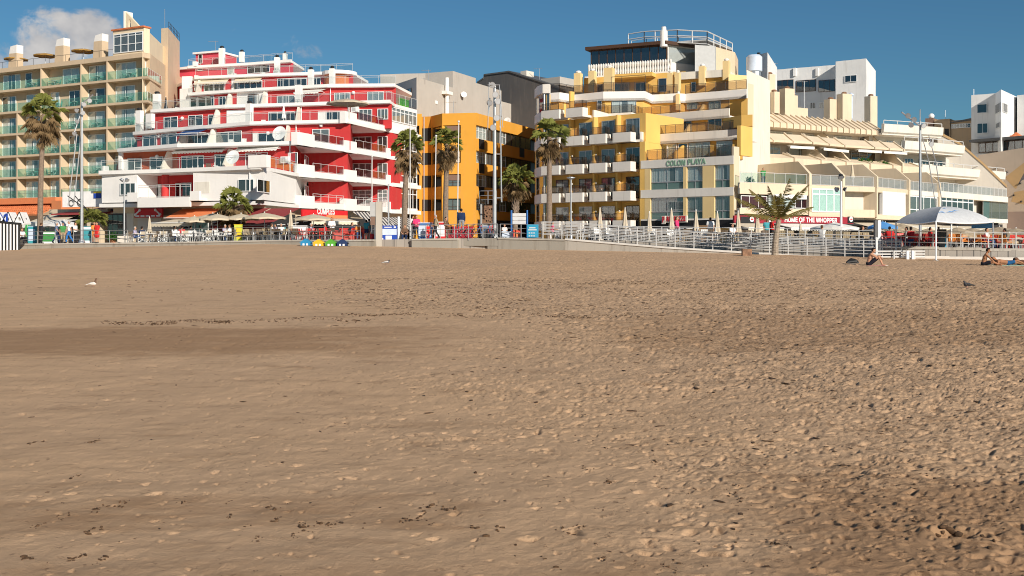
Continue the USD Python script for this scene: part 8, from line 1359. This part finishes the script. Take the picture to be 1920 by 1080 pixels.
# ---------------------------------------------------------------- small pieces of wrack on the sand, some put in as shade
def debris():
    rr = np.random.default_rng(5); b = MB()
    ico = trimesh.creation.icosphere(0, 1.0)
    def bit(x, y, s, flat):
        v = ico.vertices * (0.7 + 0.6 * rr.random((len(ico.vertices), 1))) * np.array([s * (1 + 1.6 * rr.random() ** 2), s * (.5 + .6 * rr.random()), s * flat]); th = rr.random() * 6.28; c, q = math.cos(th), math.sin(th)
        v = v @ np.array([[c, -q, 0], [q, c, 0], [0, 0, 1]]).T; b.raw(v + np.array([x, y, 0]), ico.faces); return len(v)
    spots = []
    def clump(x, y, k, s):
        for _ in range(k): spots.append((x + rr.normal() * s * 1.3, y + rr.normal() * s * 2.6, s * (0.2 + .5 * rr.random() ** 2), .5 + .5 * rr.random()))
    tries = 0
    while tries < 9000:
        tries += 1
        y = 1 / rr.uniform(1 / 30, 1 / 4.5); x = y * rr.uniform(-.52, .52); px = CX + F * x / y; py = HY + F * EYE / y
        c = vn(np.array([x]), np.array([y]), 1.1, 14)[0] + .7 * vn(np.array([x]), np.array([y]), .3, 15)[0]
        d = .05 + .75 * float(sm(600, 1400, np.array(px))) + (.30 if 910 < py < 1010 and px > 150 else 0)
        if rr.random() < d * (.04 + .5 * max(0, c) ** 1.3): clump(x, y, int(1 + 5 * rr.random() ** 2), 0.006 + 0.014 * rr.random() ** 2)
    for px, py in ((190, 952), (228, 946), (172, 995), (120, 968), (73, 985), (345, 942), (430, 968), (517, 974), (512, 950), (570, 990), (598, 985), (790, 965), (806, 950), (760, 980), (840, 955), (147, 1045), (50, 1050), (195, 1050), (170, 824), (180, 820), (65, 822), (140, 890), (1140, 905), (1100, 880), (480, 1012), (550, 1003), (620, 985), (1300, 780), (1545, 905), (1230, 870), (860, 780), (1470, 1030), (1450, 1025), (1085, 995), (1060, 1000)):
        Y = EYE * F / (py - HY); clump((px - CX) / F * Y, Y, 9, .013 + .008 * rr.random())
    for px0, px1, pya, pyb, n in ((190, 440, 603, 610, 90), (400, 432, 606, 611, 60), (290, 330, 607, 611, 40), (440, 640, 600, 604, 40), (640, 780, 590, 598, 50), (640, 1100, 592, 597, 150), (190, 700, 603, 608, 150), (1000, 1110, 592, 596, 70), (1110, 1200, 583, 594, 30), (1340, 1600, 578, 586, 80), (1600, 1900, 566, 578, 40)):
        for i in range(n):
            q = rr.random(); px = px0 + (px1 - px0) * q; py = pya + (pyb - pya) * rr.random() + 2.0 * math.sin(px * .03)
            Y = EYE * F / (py - HY); clump((px - CX) / F * Y, Y, 2, 0.016 + .022 * rr.random() ** 2)
    for _ in range(26): spots.append((2.36 + rr.normal() * .035, 5.76 + rr.normal() * .04, .010 + .012 * rr.random(), .9))  # dark scraps heaped in the hole to stand in for its shade
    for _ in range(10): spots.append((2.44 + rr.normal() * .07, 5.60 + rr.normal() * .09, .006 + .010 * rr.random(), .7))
    n = 64000; y = np.sqrt(rr.uniform(4.6 ** 2, 40 ** 2, n)); x = y * rr.uniform(-.54, .54, n); tr = sand_height(x, y, True); cl = vn(x, y, 1.3, 14) + .6 * vn(x, y, .4, 15)
    keep = rr.random(n) < (0.04 + .62 * sm(.15, .9, tr)) * sm(-.45, .35, cl); ss = np.minimum(0.006 * np.exp(rr.normal(size=n) * .55) * (1 + y / 22), .045)
    for a, e, s0 in zip(x[keep], y[keep], ss[keep]): spots.append((a, e, s0, .22))  # flecks stand for seaweed bits and for the shade in footprints
    xs, ys = np.array([s[0] for s in spots]), np.array([s[1] for s in spots]); zs = zbase(xs, ys) + sand_height(xs, ys)
    for (x, y, s, fl), z in zip(spots, zs):
        n0 = len(b.v); bit(x, y, s, fl); b.v[-1] = b.v[-1] + np.array([0, 0, z + s * fl * .35])
    single('seaweed_scraps', b, 'seaweed', 'dark scraps of dried seaweed strewn over the sand, some standing in for shade', 'seaweed', kind='stuff', smooth=True)
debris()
